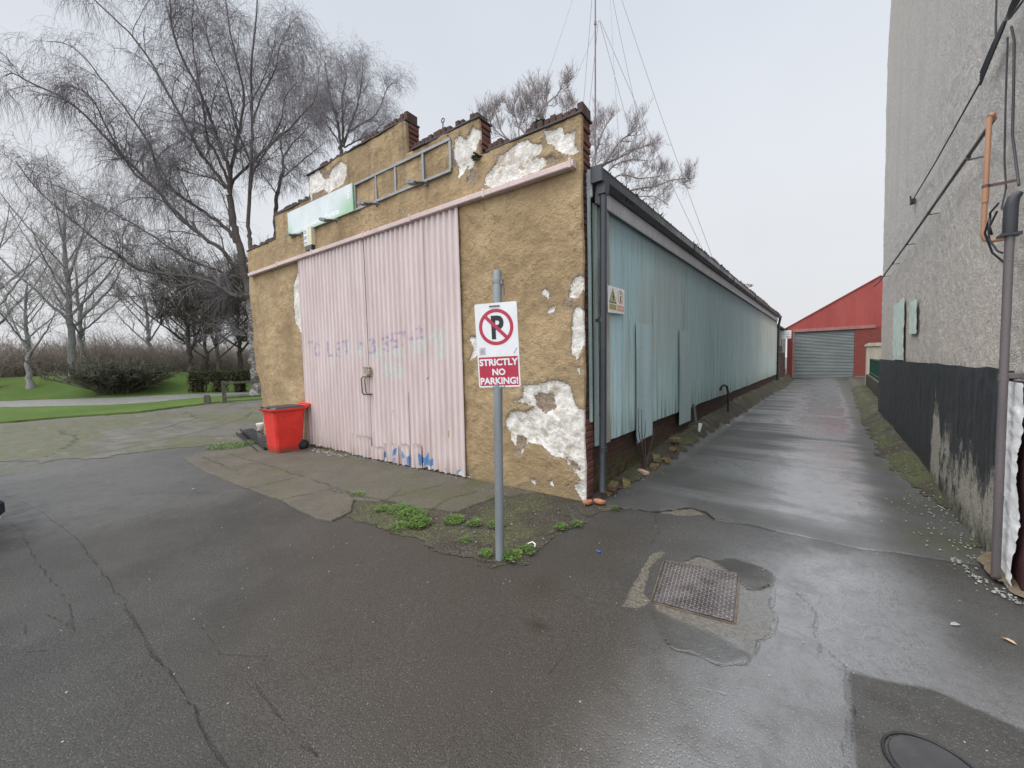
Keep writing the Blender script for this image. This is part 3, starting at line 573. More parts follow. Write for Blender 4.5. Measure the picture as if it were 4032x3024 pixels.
chip = g.mr(g.mth('ADD', g.attr('chip'), wob), .008, -.004); c = g.mix(chip, c, (.66, .70, .70))
low = g.mr(s[2], .35, 0.); c = g.mix(g.mth('MULTIPLY', low, g.mr(n3, .4, .65, .1, .75)), c, (.30, .23, .20))
rust = g.mth('MULTIPLY', g.mr(g.noise(24, 5, .75), .64, .72), g.mr(s[2], 1.4, .0, .15, 1.)); c = g.mix(rust, c, (.16, .075, .045))
fx = g.n('ShaderNodeVectorMath', operation='MULTIPLY', i_0=g.co(), i_1=(8.33, 0, 1.25)).outputs[0]
scr = g.voro(1., fx, rnd=.0); c = g.mix(g.mr(scr, .06, .03), c, (.22, .14, .12)); run = g.noise(1., 4, .7, g.map((30, 30, .9))); c = g.mix(g.mth('MULTIPLY', g.mr(run, .56, .72), .35), c, (.33, .24, .215))
M_door = g.out(c, g.mr(n1, .3, .7, .42, .58), g.bump(n2, .12, .004), .4)

TOL = [[(-6.09, 2.18), (-5.92, 2.19)], [(-6.0, 2.18), (-6.0, 2.02)], [(-5.84, 2.08), (-5.8, 2.15), (-5.72, 2.16), (-5.66, 2.09), (-5.67, 1.97), (-5.73, 1.91), (-5.81, 1.92), (-5.85, 2.0), (-5.84, 2.08)],
       [(-5.36, 2.15), (-5.36, 1.9), (-5.2, 1.89)], [(-5.06, 2.12), (-5.08, 1.88), (-4.94, 1.88)], [(-5.06, 2.12), (-4.92, 2.13)], [(-5.06, 2.01), (-4.95, 2.01)], [(-4.86, 2.14), (-4.66, 2.16)], [(-4.76, 2.15), (-4.75, 1.9)],
       [(-4.36, 2.0), (-4.33, 2.14), (-4.22, 2.02), (-4.2, 2.14)], [(-4.02, 2.13), (-3.93, 2.15), (-3.9, 2.08), (-3.98, 2.04), (-3.88, 1.99), (-3.92, 1.9), (-4.02, 1.91)],
       [(-3.66, 2.13), (-3.56, 2.18), (-3.5, 2.11), (-3.58, 2.05), (-3.48, 2.0), (-3.52, 1.93), (-3.64, 1.95)], [(-3.42, 2.2), (-3.3, 2.2)], [(-3.42, 2.2), (-3.42, 2.08), (-3.3, 2.08), (-3.28, 1.99), (-3.4, 1.98)],
       [(-3.2, 2.2), (-3.08, 2.21), (-3.16, 2.0)], [(-3.0, 2.18), (-3.0, 2.1), (-2.88, 2.1)], [(-2.9, 2.2), (-2.9, 2.0)], [(-2.8, 2.24), (-2.74, 2.28), (-2.7, 2.22), (-2.74, 2.14), (-2.8, 2.1), (-2.68, 2.1)]]
MINT = [[(-4.8, 2.14), (-4.66, 2.14), (-4.64, 1.86), (-4.75, 1.86)], [(-4.42, 2.05), (-4.25, 2.08), (-4.2, 1.85), (-4.4, 1.88)], [(-3.95, 2.0), (-3.6, 2.02), (-3.55, 1.8), (-3.8, 1.78), (-4.0, 1.86)], [(-3.5, 1.98), (-3.1, 1.95), (-3.1, 1.8), (-3.5, 1.82)],
        [(-3.68, 1.72), (-3.45, 1.78), (-3.15, 1.7), (-3.1, 1.5), (-3.4, 1.44), (-3.66, 1.5)], [(-2.98, 2.06), (-2.6, 2.1), (-2.6, 1.88), (-2.95, 1.86)], [(-2.5, 2.2), (-2.2, 2.24), (-2.18, 1.76), (-2.36, 1.76), (-2.4, 1.95), (-2.52, 1.98)], [(-5.3, 1.9), (-5.1, 1.9), (-5.1, 1.84), (-5.3, 1.84)]]
BLUE = [[(-3.74, .19), (-3.66, .2), (-3.66, .1), (-3.72, .03), (-3.75, .05)], [(-3.46, .26), (-3.40, .29), (-3.42, .18), (-3.47, .14)], [(-3.5, .12), (-3.42, .13), (-3.43, .05), (-3.48, .04)], [(-3.25, .27), (-3.2, .27), (-3.18, .16), (-3.24, .14)], [(-3.16, .2), (-3.08, .18), (-3.02, .24), (-3.01, .06), (-3.1, .03), (-3.15, .1)],
        [(-2.83, .28), (-2.78, .22), (-2.7, .22), (-2.66, .32), (-2.61, .31), (-2.6, .2), (-2.55, .22), (-2.52, .08), (-2.62, .04), (-2.68, .12), (-2.74, .04), (-2.82, .08)], [(-2.04, .1), (-1.98, .13), (-1.95, .06), (-2.02, .04)], [(-3.49, 1.56), (-3.46, 1.56), (-3.46, 1.48), (-3.5, 1.5)], [(-2.60, 1.48), (-2.58, 1.49), (-2.58, 1.44)],
        [(-3.46, .95), (-3.44, .96), (-3.44, .86)], [(-5.72, .05), (-5.63, .07), (-5.62, .0), (-5.71, .0)], [(-4.5, .05), (-4.38, .06), (-4.36, .01), (-4.5, .01)], [(-3.97, 1.0), (-3.95, 1.0), (-3.95, .9)], [(-2.26, .1), (-2.24, .12), (-2.23, .05)]]
CHIP = [[(-2.78, .1), (-2.74, .14), (-2.72, .02), (-2.8, .02)], [(-2.62, .1), (-2.56, .1), (-2.56, .02), (-2.62, .02)], [(-1.98, .1), (-1.9, .1), (-1.9, .02), (-2.0, .03)], [(-3.7, .08), (-3.66, .1), (-3.66, .02), (-3.7, .02)]]
def corr(x, pitch=.12, depth=.036):
    p = np.sin(2 * np.pi * x / pitch); return depth * (.5 + .5 * np.clip(p * 1.9, -1, 1))
def door_leaf(xa, xb, ztop, zlow, seed):
    xs = np.arange(xa, xb, .012); xs = np.append(xs, xb); zs = nonuni([(0, .5, .022), (.5, 1.3, .06), (1.3, 2.4, .026), (2.4, 3.9, .1)])
    X, Zr = np.meshgrid(xs, zs); t = Zr / 3.9
    jag = zlow + .035 * (vnoise(xs * 8.33, xs * 0, seed) - .3) + .03 * (vnoise(xs * 25, xs * 0, seed + 1) ** 3)
    Zt = jag[None, :] + (ztop - jag[None, :]) * t
    Y = -.050 - corr(X) + .006 * (vnoise(X * 1.2, Zt * .8, seed + 2) - .5) - .012 * np.exp(-Zt / .12) * (vnoise(X * 3, X * 0, seed + 3))
    x = X.ravel(); z = Zt.ravel(); P = np.stack([x, Y.ravel(), z], 1); T = grid_tris(len(xs), len(zs))
    q = np.arange(len(x)).reshape(X.shape); Fq = np.stack([q[:-1, :-1], q[:-1, 1:], q[1:, 1:], q[1:, :-1]], -1).reshape(-1, 4)
    at = dict(mint=np.clip(sdfs(x, z, MINT), -.3, .3), purple=np.clip(d_lines(x, z, TOL), 0, .3), blue=np.clip(sdfs(x, z, BLUE), -.3, .3), chip=np.clip(sdfs(x, z, CHIP), -.3, .3))
    o = link('door', np_mesh('door', P, Fq, at, smooth=True), M_door, shop, rot=FR)
    return o
d1 = door_leaf(-6.315, -4.075, 3.88, .045, 3); d2 = door_leaf(-4.045, -1.86, 3.885, .03, 9)
# torn repair sheets along the foot of the doors
def foot_sheet(par, cols, seed):
    for k, (a, b, zt) in enumerate(cols):
        xs = np.arange(a, b + .001, .012); zs = np.linspace(0, 1, 14); X, tt = np.meshgrid(xs, zs)
        zlow = .02 + .03 * vnoise(xs * 9, xs * 0, seed + k); top = zt + .035 * (vnoise(xs * 14, xs * 0, seed + 5 + k) - .5) + .012 * np.sin(2 * np.pi * xs / .12)
        Z = zlow[None] + (top - zlow)[None] * tt
        Y = -.073 - .004 * (k % 2) - corr(X) - .022 * sstep(.86, 1.0, tt) * vnoise(X * 11, X * 0, seed)
        x = X.ravel(); z = Z.ravel(); q = np.arange(x.size).reshape(X.shape)
        at = dict(mint=np.full(x.size, .3), purple=np.full(x.size, .3), blue=np.clip(sdfs(x, z, BLUE), -.3, .3), chip=np.clip(sdfs(x, z, CHIP), -.3, .3))
        link('foot_sheet', np_mesh('foot_sheet', np.stack([x, Y.ravel(), z], 1), np.stack([q[:-1, :-1], q[:-1, 1:], q[1:, 1:], q[1:, :-1]], -1).reshape(-1, 4), at, smooth=True), M_door, par)
foot_sheet(d1, [(-4.66, -4.085, .43)], 40)
foot_sheet(d2, [(-4.05, -3.68, .27), (-3.67, -3.3, .36), (-3.29, -3.06, .40), (-3.05, -2.74, .42)], 50)
M_lap = weathered('lap_line', (.30, .24, .235), .7, .6); MB().box(-3.033, -3.027, -.094, -.088, .05, 1.25).build('sheet_lap', M_lap, d2); MB().box(-2.5555, -2.554, -.090, -.086, .02, 3.8).build('sheet_lap', M_lap, d2)
MB().box(-4.10, -4.02, -.048, -.046, .03, 3.88).build('seam_shade', weathered('dark_gap', (.03, .025, .025), .7, .9), shop, rot=FR)  # dark strip painting the shade in the gap between the two leaves
M_rust = weathered('rusty_iron', (.16, .115, .08), .5, .75, 9, .3, .4); M_latch = weathered('dirty_latch', (.45, .40, .30), .5, .6, 14, .3)
hd = MB()
hd.tube([(-4.02, -.09, 1.50), (-4.16, -.15, 1.49), (-4.19, -.155, 1.46), (-4.185, -.15, 1.22), (-4.17, -.14, 1.18), (-4.0, -.09, 1.18)], .011, 8)
hd.tube([(-4.0, -.09, 1.50), (-4.06, -.15, 1.49), (-4.09, -.155, 1.45), (-4.08, -.15, 1.23), (-4.06, -.14, 1.19), (-3.98, -.09, 1.19)], .010, 8)
hd.build('handle', M_rust, d1)
lt = MB(); lt.bbox((-4.07, -.105, 1.60), (.17, .03, .12), None, .006); lt.bbox((-4.02, -.13, 1.655), (.12, .04, .02), None, .004); lt.bbox((-3.98, -.135, 1.58), (.05, .045, .1), None, .008); lt.tube([(-4.13, -.12, 1.66), (-4.18, -.12, 1.66), (-4.18, -.12, 1.63)], .008, 6); lt.tube([(-4.0, -.15, 1.54), (-4.0, -.17, 1.52), (-4.02, -.15, 1.50)], .012, 8)
lt.build('latch', M_latch, d1)

# ---- lane side: fine corrugated sheets over a brick footing
g = G('pale_blue_tin'); s = g.xyz()
st1 = g.noise(1., 6, .6, g.map((9, 9, .35))); st2 = g.noise(1., 5, .65, g.map((15, 15, .7))); bl = g.noise(.45, 4, .5, g.map((1, 1, .6))); fn = g.noise(50, 3, .7)
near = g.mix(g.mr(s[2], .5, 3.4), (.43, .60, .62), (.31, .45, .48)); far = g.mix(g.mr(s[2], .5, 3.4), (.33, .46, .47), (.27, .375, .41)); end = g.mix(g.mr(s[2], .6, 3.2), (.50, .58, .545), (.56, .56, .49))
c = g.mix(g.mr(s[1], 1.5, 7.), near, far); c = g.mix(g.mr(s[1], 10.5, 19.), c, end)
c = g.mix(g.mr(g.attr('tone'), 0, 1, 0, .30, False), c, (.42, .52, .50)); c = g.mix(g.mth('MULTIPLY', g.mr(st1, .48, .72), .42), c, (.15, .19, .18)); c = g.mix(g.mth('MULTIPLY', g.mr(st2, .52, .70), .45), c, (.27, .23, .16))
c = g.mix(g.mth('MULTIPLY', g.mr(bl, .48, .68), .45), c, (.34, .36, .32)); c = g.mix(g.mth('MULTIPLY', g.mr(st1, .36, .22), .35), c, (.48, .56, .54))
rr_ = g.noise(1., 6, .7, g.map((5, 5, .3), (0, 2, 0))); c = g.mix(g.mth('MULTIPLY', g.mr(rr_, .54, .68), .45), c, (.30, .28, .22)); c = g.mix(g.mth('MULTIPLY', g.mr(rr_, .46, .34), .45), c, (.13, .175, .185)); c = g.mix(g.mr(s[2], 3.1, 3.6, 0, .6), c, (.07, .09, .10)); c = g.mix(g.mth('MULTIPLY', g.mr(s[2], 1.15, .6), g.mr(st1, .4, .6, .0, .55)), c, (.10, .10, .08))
rst = g.mr(g.noise(30, 4, .75), .66, .74); c = g.mix(g.mth('MULTIPLY', rst, .7), c, (.13, .075, .045))
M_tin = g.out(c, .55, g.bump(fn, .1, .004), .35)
def tin(name, ya, yb, z0, z1, x0, seed, tone=None, par=shop):
    ys = np.arange(ya, yb, .076 / 6); zs = np.linspace(0, 1, 16); Y, tt = np.meshgrid(ys, zs)
    sh = np.floor(ys / .84); low = z0 + .03 * (hash2(sh, sh * 0, seed) - .5) + .012 * vnoise(ys * 13, ys * 0, seed + 1) + .008 * np.sin(2 * np.pi * ys / .076)
    Zz = low[None] + (z1 - low)[None] * tt
    Xx = x0 + (.006 if tone is None else .003) * np.sin(2 * np.pi * Y / .076) + .005 * (hash2(sh, sh * 0 + 3, seed)[None] - .5) + .006 * (vnoise(Y * .5, Zz * .7, seed + 2) - .5)
    tn = np.broadcast_to(hash2(sh, sh * 0 + 9, seed)[None] ** 2, Y.shape) if tone is None else np.full(Y.shape, tone)
    q = np.arange(Y.size).reshape(Y.shape)
    return link(name, np_mesh(name, np.stack([Xx.ravel(), Y.ravel(), Zz.ravel()], 1), np.stack([q[:-1, :-1], q[:-1, 1:], q[1:, 1:], q[1:, :-1]], -1).reshape(-1, 4), dict(tone=tn.ravel()), smooth=True), M_tin, par)
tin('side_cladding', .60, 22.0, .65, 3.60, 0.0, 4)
M_tin0 = M_tin; M_tin = weathered('cover_tin', (.42, .555, .57), .78, .5, 2.5, .08, .35, 0, True, (.16, .19, .18), .4); tin('cover_sheet', 1.50, 2.18, .45, 2.225, .040, 5, .75)
M_tin = weathered('cover_tin_dull', (.38, .495, .505), .78, .5, 2.5, .08, .35, 0, True, (.16, .19, .18), .4); tin('cover_sheet', 3.63, 4.42, .40, 2.23, .040, 6, .25)
M_board = weathered('peeling_board', (.44, .43, .36), .55, .8, 5, .3, .2, 0, True, (.12, .10, .07), .6)
M_bboard = weathered('blue_board', (.40, .50, .48), .6, .8, 5, .3, .2, 0, True, (.16, .14, .1), .5)
MB().bbox((.012, .50, 2.09), (.045, .23, 2.92), None, .005).build('corner_board', M_board, shop)
cb = MB(); cb.bbox((-.01, .315, 2.1), (.03, .09, 2.95), None, .005); cb.build('corner_batten', M_bboard, shop)
MB().bbox((.012, .128, 2.3), (.03, .045, 2.7), None, .004).build('corner_batten', M_bboard, shop)
MB().box(-.30, -.055, .245, 22.2, -.2, .72).build('brick_footing', M_plinth, shop)
MB().box(-.30, -.06, .245, 22.2, .721, 3.9).build('inner_wall', M_brick, shop); MB().box(-8.2, -8.0, .0, 22.2, -.1, 3.9).build('side_wall', M_brick, shop); MB().prism([(-8.2, -.1), (-.06, -.1), (-.06, 3.9), (-4.1, 5.0), (-8.2, 3.9)], 22.21, 22.4, 'y').build('rear_wall', M_brick, shop)
M_roof = weathered('mossy_roof', (.12, .12, .115), .5, .9, 3, .5, .2, 0, False, (.05, .06, .02), .8)
rf = MB()
rf.prism([(.10, 3.90), (-4.1, 5.0), (-8.35, 3.86), (-8.35, 3.92), (-4.1, 5.07), (.10, 3.955)], .24, 22.6, 'y'); rf.build('roof', M_roof, shop)
# moss cushions and grass growing along the eaves
mo = []
for k in range(900):
    y = RNG.uniform(.5, 22.4); n_ = int(RNG.integers(2, 5)); hgt = RNG.uniform(.010, .030) * (1 + 1.2 * (vnoise(np.array([y * 1.3]), np.array([0.]), 3)[0] > .62))
    for j in range(n_):
        a = RNG.uniform(0, 6.28); l = RNG.uniform(.4, 1.) * hgt; x0 = .085 + RNG.uniform(-.05, .03); mo.append([[x0, y, 3.945], [x0 + .4 * l * math.cos(a), y + .4 * l * math.sin(a), 3.945 + l * .7], [x0 + .8 * l * math.cos(a), y + .8 * l * math.sin(a), 3.945 + l]])
mo = np.array(mo); v, f = tubes(mo, np.tile(np.array([[.010, .008, .003]]), (len(mo), 1)), 4)
M_moss = weathered('dark_moss', (.045, .055, .02), .5, .95, 20, .4, .1); M_moss2 = weathered('green_moss', (.07, .10, .025), .5, .95, 20, .4, .1)
props(link('eaves_moss', np_mesh('eaves_moss', v, f, None, True), M_moss, shop), kind='stuff')
M_fascia = weathered('grey_fascia', (.52, .52, .54), .75, .6, 4, .15, .4, 0, True, (.07, .06, .06), .5)
fa = MB()
fa.prism([(.035, 3.555), (.060, 3.555), (.072, 3.73), (.035, 3.735)], .24, 21.6, 'y'); fa.build('fascia', M_fascia, shop)
M_gut = weathered('black_gutter', (.045, .052, .065), .6, .38, 3, .1, .5)
gt = MB(); gp = [(.06, 3.875), (.062, 3.77), (.085, 3.735), (.14, 3.735), (.175, 3.77), (.182, 3.85), (.192, 3.872), (.172, 3.876), (.165, 3.79), (.135, 3.755), (.09, 3.755), (.078, 3.875)]
gt.prism(gp, .10, 22.4, 'y'); gt.prism([(.058, 3.90), (.056, 3.72), (.196, 3.72), (.196, 3.90)], .085, .125, 'y')
for yj in (4.1, 8.2, 12.3, 16.4, 20.5): gt.prism([(.056, 3.885), (.056, 3.76), (.08, 3.727), (.145, 3.727), (.186, 3.765), (.198, 3.88)], yj, yj + .07, 'y')
gt.build('gutter', M_gut, shop)
en = MB(); en.prism([(-.06, 3.92), (.05, 3.90), (.05, 3.60), (-.02, 3.56), (-.03, 3.66), (-.06, 3.74)], .13, .16); en.build('gutter_end_board', M_fascia, shop)
dp = MB(); px = .16; dp.tube([(px, .20, 3.78), (px, .20, 3.5), (px - .03, .20, 1.0), (px - .045, .195, .18), (px - .03, .17, .10)], .043, 14)
for zc in (2.17, .62): dp.tube([(px - .03, .20, zc - .03), (px - .03, .20, zc + .03)], .049, 14)
dp.bbox((px - .07, .215, 2.17), (.10, .03, .04)); dp.prism([(px - .06, 3.74), (px + .06, 3.74), (px + .045, 3.60), (px - .045, 3.60)], .14, .25)
dp.build('downpipe', M_gut, shop)
e2 = MB(); e2.tube([(.12, 22.25, 3.75), (.06, 22.25, 3.4), (.04, 22.25, .1)], .06, 10); e2.build('downpipe', M_gut, shop)
# ================================================================== THINGS ON AND BY THE WORKSHOP
def plain(name, col, rough=.6, spec=.4, metal=0., var=.12, scale=30):
    g = G(name); n = g.noise(scale, 4, .65)
    return g.out(g.mix(g.mr(n, .3, .7), [k * (1 - var) for k in col], [min(1, k * (1 + var)) for k in col]), rough, g.bump(n, .05, .002), spec, metal)
def text_mesh(name, s, size, mat, parent, loc, rot=(R(90), 0, 0), bold=.0, align='CENTER', sx=1.):
    cu = bpy.data.curves.new(name, 'FONT'); cu.body = s; cu.size = size; cu.align_x = align; cu.offset = bold; cu.extrude = .0006; cu.resolution_u = 3
    o = bpy.data.objects.new(name + '_c', cu); COL.objects.link(o); dg = bpy.context.evaluated_depsgraph_get()
    me = bpy.data.meshes.new_from_object(o.evaluated_get(dg)); bpy.data.objects.remove(o); bpy.data.curves.remove(cu); me.name = name
    o = link(name, me, mat, parent, loc, rot); o.scale = (sx, 1, 1); return o

def fl(x, y, z):  # front-wall coordinates to world
    c, s_ = math.cos(PHI), math.sin(PHI); return (x * c - y * s_, x * s_ + y * c, z)

# ---- shop sign on its metal frame
g = G('faded_sign_face'); s = g.xyz(); n1 = g.noise(2.2, 5, .6); n2 = g.noise(18, 4, .7)
gr_ = g.mth('ADD', g.mth('MULTIPLY', g.mr(s[0], 1.55, 2.33), g.mr(s[2], .40, .05)), g.mth('MULTIPLY', g.mr(s[0], .30, .0), g.mr(s[2], .38, .0)), clamp=True)
gr_ = g.mth('ADD', gr_, g.mth('MULTIPLY', g.mr(s[2], .055, .0), .8), clamp=True); gr_ = g.mth('ADD', gr_, g.mth('MULTIPLY', g.mr(s[0], 2.27, 2.33), .8), clamp=True)
gr_ = g.mth('MULTIPLY', gr_, g.mr(n2, .15, .55, .5, 1.))
c = g.mix(g.mr(n1, .3, .7), (.52, .575, .575), (.62, .665, .675)); c = g.mix(g.mth('MULTIPLY', g.mr(n2, .45, .7), g.mr(s[2], .4, .0, .1, .7)), c, (.40, .52, .48)); c = g.mix(gr_, c, (.27, .46, .27))
c = g.mix(g.mth('MULTIPLY', g.mr(g.noise(40, 4, .7), .6, .72), .3), c, (.3, .33, .28))
M_face = g.out(c, .4, None, .5)
M_alu = weathered('dull_aluminium', (.30, .31, .32), .7, .5, 6, .1, .5, .3); M_faint = plain('faded_lettering', (.74, .78, .78), .5)
sg = empty('shop_sign', fl(-6.64, 0, 4.40), PHI, 'faded green and white garden products board on an aluminium frame under the gable', 'shop sign')
MB().prism([(0, .05), (.03, .05), (.04, .0), (2.33, .0), (2.33, .475), (0, .50)], -.085, -.062).build('board', M_face, sg)
text_mesh('lettering', 'Garden Products', .135, M_faint, sg, (.96, -.0865, .055), bold=.006, align='LEFT', sx=1.0)
sm = MB()
for k in range(26):
    x = .26 + k * .026; sm.box(x, x + .017, -.0868, -.0855, .045 + .006 * (k % 3), .075 + .025 * random.random())
sm.box(.93, .945, -.0868, -.0855, .045, .14); sm.build('worn_lettering', M_faint, sg)
text_mesh('lettering', 'S', .19, M_faint, sg, (2.20, -.0865, .24), bold=.003)
fm = MB()
fm.box(0.01, 4.66, -.062, -.030, .425, .465); fm.box(0.01, 4.66, -.062, -.030, .0, .040)
for x in (.02, 2.335, 2.93, 3.43, 4.07, 4.63): fm.box(x, x + .04, -.0605, -.032, .041, .424)
fm.box(2.34, 4.66, -.066, -.0625, .425, .432); fm.box(2.34, 4.66, -.066, -.0625, .0, .006)
fm.build('frame', M_alu, sg)
for k, (x, lab) in enumerate([(-6.13, 'small grey floodlight below the green left end of the shop sign'), (-4.86, 'small grey floodlight below the lettering of the shop sign'), (-3.70, 'small grey floodlight below the empty sign frame, right of the sign board'), (-2.52, 'small grey floodlight below the empty sign frame near its right end')]):
    fd = empty('floodlight', fl(x, -.06, 4.385), PHI, lab, 'floodlight', 'floodlights under the shop sign frame')
    a = MB(); a.tube([(0.02, .02, .0), (.05, -.12, -.05), (.10, -.28, -.10)], .011, 7); a.bbox((.02, .02, .0), (.06, .03, .05)); a.build('arm', M_alu, fd)
    b = MB(); b.prism([(-.12, 0), (-.09, .028), (.06, .028), (.10, .01), (.06, -.022), (-.08, -.026)], -.05, .05, 'y', Matrix.Translation((.05, -.27, -.10)) @ Matrix.Rotation(.25, 4, 'Y')); b.build('lamp_head', weathered('lamp_casing', (.25, .26, .245), .6, .6, 12, .2), fd)
    b = MB(); b.tube([(.12, -.27, -.12), (.19, -.22, -.115), (.23, -.16, -.12), (.225, -.14, -.16)], .016, 7); b.build('bracket', weathered('lamp_bracket', (.10, .09, .085), .6, .7, 12), fd)
al = empty('alarm_box', fl(-5.83, -.03, 4.08), PHI, 'cream alarm box with dark strobe base under the shop sign', 'alarm box')
MB().prism([(-.14, 0), (.14, 0), (.15, .34), (-.15, .34)], -.085, .0).build('casing', plain('cream_plastic', (.62, .58, .42), .45), al)
MB().prism([(-.11, -.085), (.11, -.085), (.14, 0), (-.14, 0)], -.083, -.002).build('strobe', plain('dark_strobe', (.03, .038, .04), .25), al)
lb = MB(); lb.box(-.135, .0, -.0875, -.0852, .02, .33); lb.build('label', plain('white_label', (.72, .73, .74), .5), al)
M_prt = plain('grey_print', (.19, .21, .27), .6)
for j, (z0, w) in enumerate([(.05, .06), (.13, .075), (.165, .06), (.24, .085), (.28, .07)]):
    bk = MB()
    for i in range(3): bk.box(-.118 + i * .032, -.118 + i * .032 + .024, -.0892, -.0877, z0, z0 + .024)
    bk.build('print', M_prt, al)
ey = MB(); ey.tube([(0, 0, -.25), (0, -.01, 0), (0, 0, .17)], .009, 6); ey.tube([(.03 * math.sin(a), 0, .195 + .03 * -math.cos(a)) for a in np.linspace(0, 6.2, 12)], .008, 6); ey.tube([(0, -.01, -.02), (.1, -.06, -.08), (.22, -.11, -.14)], .006, 5)
o = ey.build('eye_bolt', M_rust, None, fl(-2.22, .06, 5.04)); props(o, 'thin rusty rod with a ring end standing on the stepped coping', 'eye bolt')

# ---- hazard sign on the tin wall
hz = empty('hazard_sign', (.055, .53, 2.29), 0, 'small white hazard sign with faded yellow triangle and red circle on the blue tin wall', 'hazard sign')
rotx = (R(90), 0, R(90))
MB().prism([(0, 0), (.50, .02), (.51, .345), (0, .34)], -.006, .0, 'x').build('plate', plain('sign_white', (.70, .69, .67), .4), hz)
def flat(polys, d, name, mat, par, axis='x'):
    m = MB()
    for p in polys: m.prism(p, d, d + .0015, axis)
    return m.build(name, mat, par)
M_yel = plain('faded_yellow', (.46, .42, .17), .5); M_blk = plain('faded_black', (.10, .10, .09), .5); M_org = plain('faded_red', (.62, .33, .24), .5)
flat([[(.03, .13), (.25, .13), (.14, .32)]], .0005, 'warning_triangle', M_blk, hz); flat([[(.055, .145), (.225, .145), (.14, .295)]], .0025, 'triangle_field', M_yel, hz)
flat([[(.12, .16), (.135, .16), (.138, .2), (.15, .16), (.165, .16), (.155, .215), (.175, .2), (.178, .21), (.15, .24), (.13, .235), (.11, .205), (.12, .2), (.128, .212)], [(.138 + .014 * math.cos(a), .255 + .014 * math.sin(a)) for a in np.linspace(0, 6.28, 9)[:-1]]], .0045, 'pictogram', M_blk, hz)
flat([[(.03, .045), (.245, .045), (.245, .118), (.03, .118)]], .0005, 'yellow_panel', M_yel, hz); flat([[(.27, .045), (.485, .045), (.485, .118), (.27, .118)]], .0005, 'red_panel', M_org, hz)
ringp = [(.378 + .09 * math.cos(a), .228 + .09 * math.sin(a)) for a in np.linspace(0, 6.283, 25)[:-1]]; ringq = [(.378 + .07 * math.cos(a), .228 + .07 * math.sin(a)) for a in np.linspace(0, 6.283, 25)[:-1]]
rg = MB()
for i in range(24): j = (i + 1) % 24; rg.prism([ringp[i], ringp[j], ringq[j], ringq[i]], .0005, .002, 'x')
rg.build('prohibition_ring', M_org, hz)
flat([[(.36, .165), (.375, .165), (.38, .215), (.39, .165), (.405, .165), (.395, .22), (.41, .25), (.37, .25), (.355, .215), (.365, .21)], [(.385 + .014 * math.cos(a), .275 + .014 * math.sin(a)) for a in np.linspace(0, 6.28, 9)[:-1]]], .0005, 'pictogram', M_blk, hz)
wd = MB()
for r_ in range(2):
    for k in range(8): wd.prism([(.05 + k * .023, .06 + r_ * .028), (.066 + k * .023, .06 + r_ * .028), (.066 + k * .023, .076 + r_ * .028), (.05 + k * .023, .076 + r_ * .028)], .0025, .0035, 'x')
wd.build('worn_wording', plain('worn_brown', (.27, .23, .10), .6), hz)
wd = MB()
for k in range(7): wd.prism([(.29 + k * .025, .07), (.306 + k * .025, .07), (.306 + k * .025, .09), (.29 + k * .025, .09)], .0025, .0035, 'x')
wd.build('worn_wording', plain('worn_cream', (.72, .52, .42), .6), hz)

# ---- no parking sign on its pole
ps = empty('parking_sign', (.05, -1.64, 0), 0, 'strictly no parking sign clamped to a grey steel pole in front of the workshop', 'parking sign')
M_galv = weathered('galvanised_pole', (.27, .30, .32), .78, .5, 7, .12, .5, .35, True, (.14, .15, .15), .35)
pl_ = MB(); pl_.tube([(0, 0, -.05), (.012, .01, 1.2), (.03, .024, 2.43), (.0305, .0245, 2.452)], [.0375, .0375, .0375, .034], 20); pl_.build('pole', M_galv, ps)
cl = MB(); cl.tube([(.0285, .023, 2.345), (.029, .0235, 2.375)], .0405, 20); cl.bbox((.072, .03, 2.355), (.02, .03, .045), None, .004); cl.tube([(.075, .04, 2.34), (.078, .05, 2.29), (.076, .052, 2.25)], .006, 5); cl.build('band_clamp', weathered('clamp_steel', (.30, .30, .29), .5, .45, 20, .2, .5, .5), ps)
yaw = .40
M_plate = plain('sign_plate_white', (.72, .73, .74), .32, .5, 0, .05, 8); M_red = plain('sign_red', (.42, .028, .062), .32, .5, 0, .06, 10); M_ink = plain('sign_ink', (.022, .021, .025), .4)
def rrect(x0, x1, z0, z1, r, n=5):
    P = []
    for cx, cz, a0 in ((x1 - r, z0 + r, -90), (x1 - r, z1 - r, 0), (x0 + r, z1 - r, 90), (x0 + r, z0 + r, 180)):
        for k in range(n + 1): a = R(a0 + 90 * k / n); P.append((cx + r * math.cos(a), cz + r * math.sin(a)))
    return P
W_, H_ = .362, .690
plate = MB().prism(rrect(-W_ / 2, W_ / 2, -H_ / 2, H_ / 2, .014), -.003, .0).build('sign_plate', M_plate, ps, (.049, -.018, 1.836), (R(2.), R(-1.2), yaw))
def ring(cx, cz, r1, r0, d0, d1, n=48):
    m = MB()
    for i in range(n):
        a, b = 2 * math.pi * i / n, 2 * math.pi * (i + 1) / n
        m.prism([(cx + r0 * math.cos(a), cz + r0 * math.sin(a)), (cx + r1 * math.cos(a), cz + r1 * math.sin(a)), (cx + r1 * math.cos(b), cz + r1 * math.sin(b)), (cx + r0 * math.cos(b), cz + r0 * math.sin(b))], d1, d0)
    return m
cz_ = H_ / 2 - .195
rr = ring(-.003, cz_, .148, .120, -.0032, -.0046)
c45, s45 = math.cos(R(-45)), math.sin(R(-45)); bar = [(-.123, -.014), (.123, -.014), (.123, .014), (-.123, .014)]
rr.prism([(-.003 + x * c45 - z * s45, cz_ + x * s45 + z * c45) for x, z in bar], -.0064, -.0052)
rr.build('prohibition_ring', M_red, plate)
text_mesh('letter', 'P', .255, M_ink, plate, (.004, -.0042, cz_ - .09), bold=.009, sx=.84)
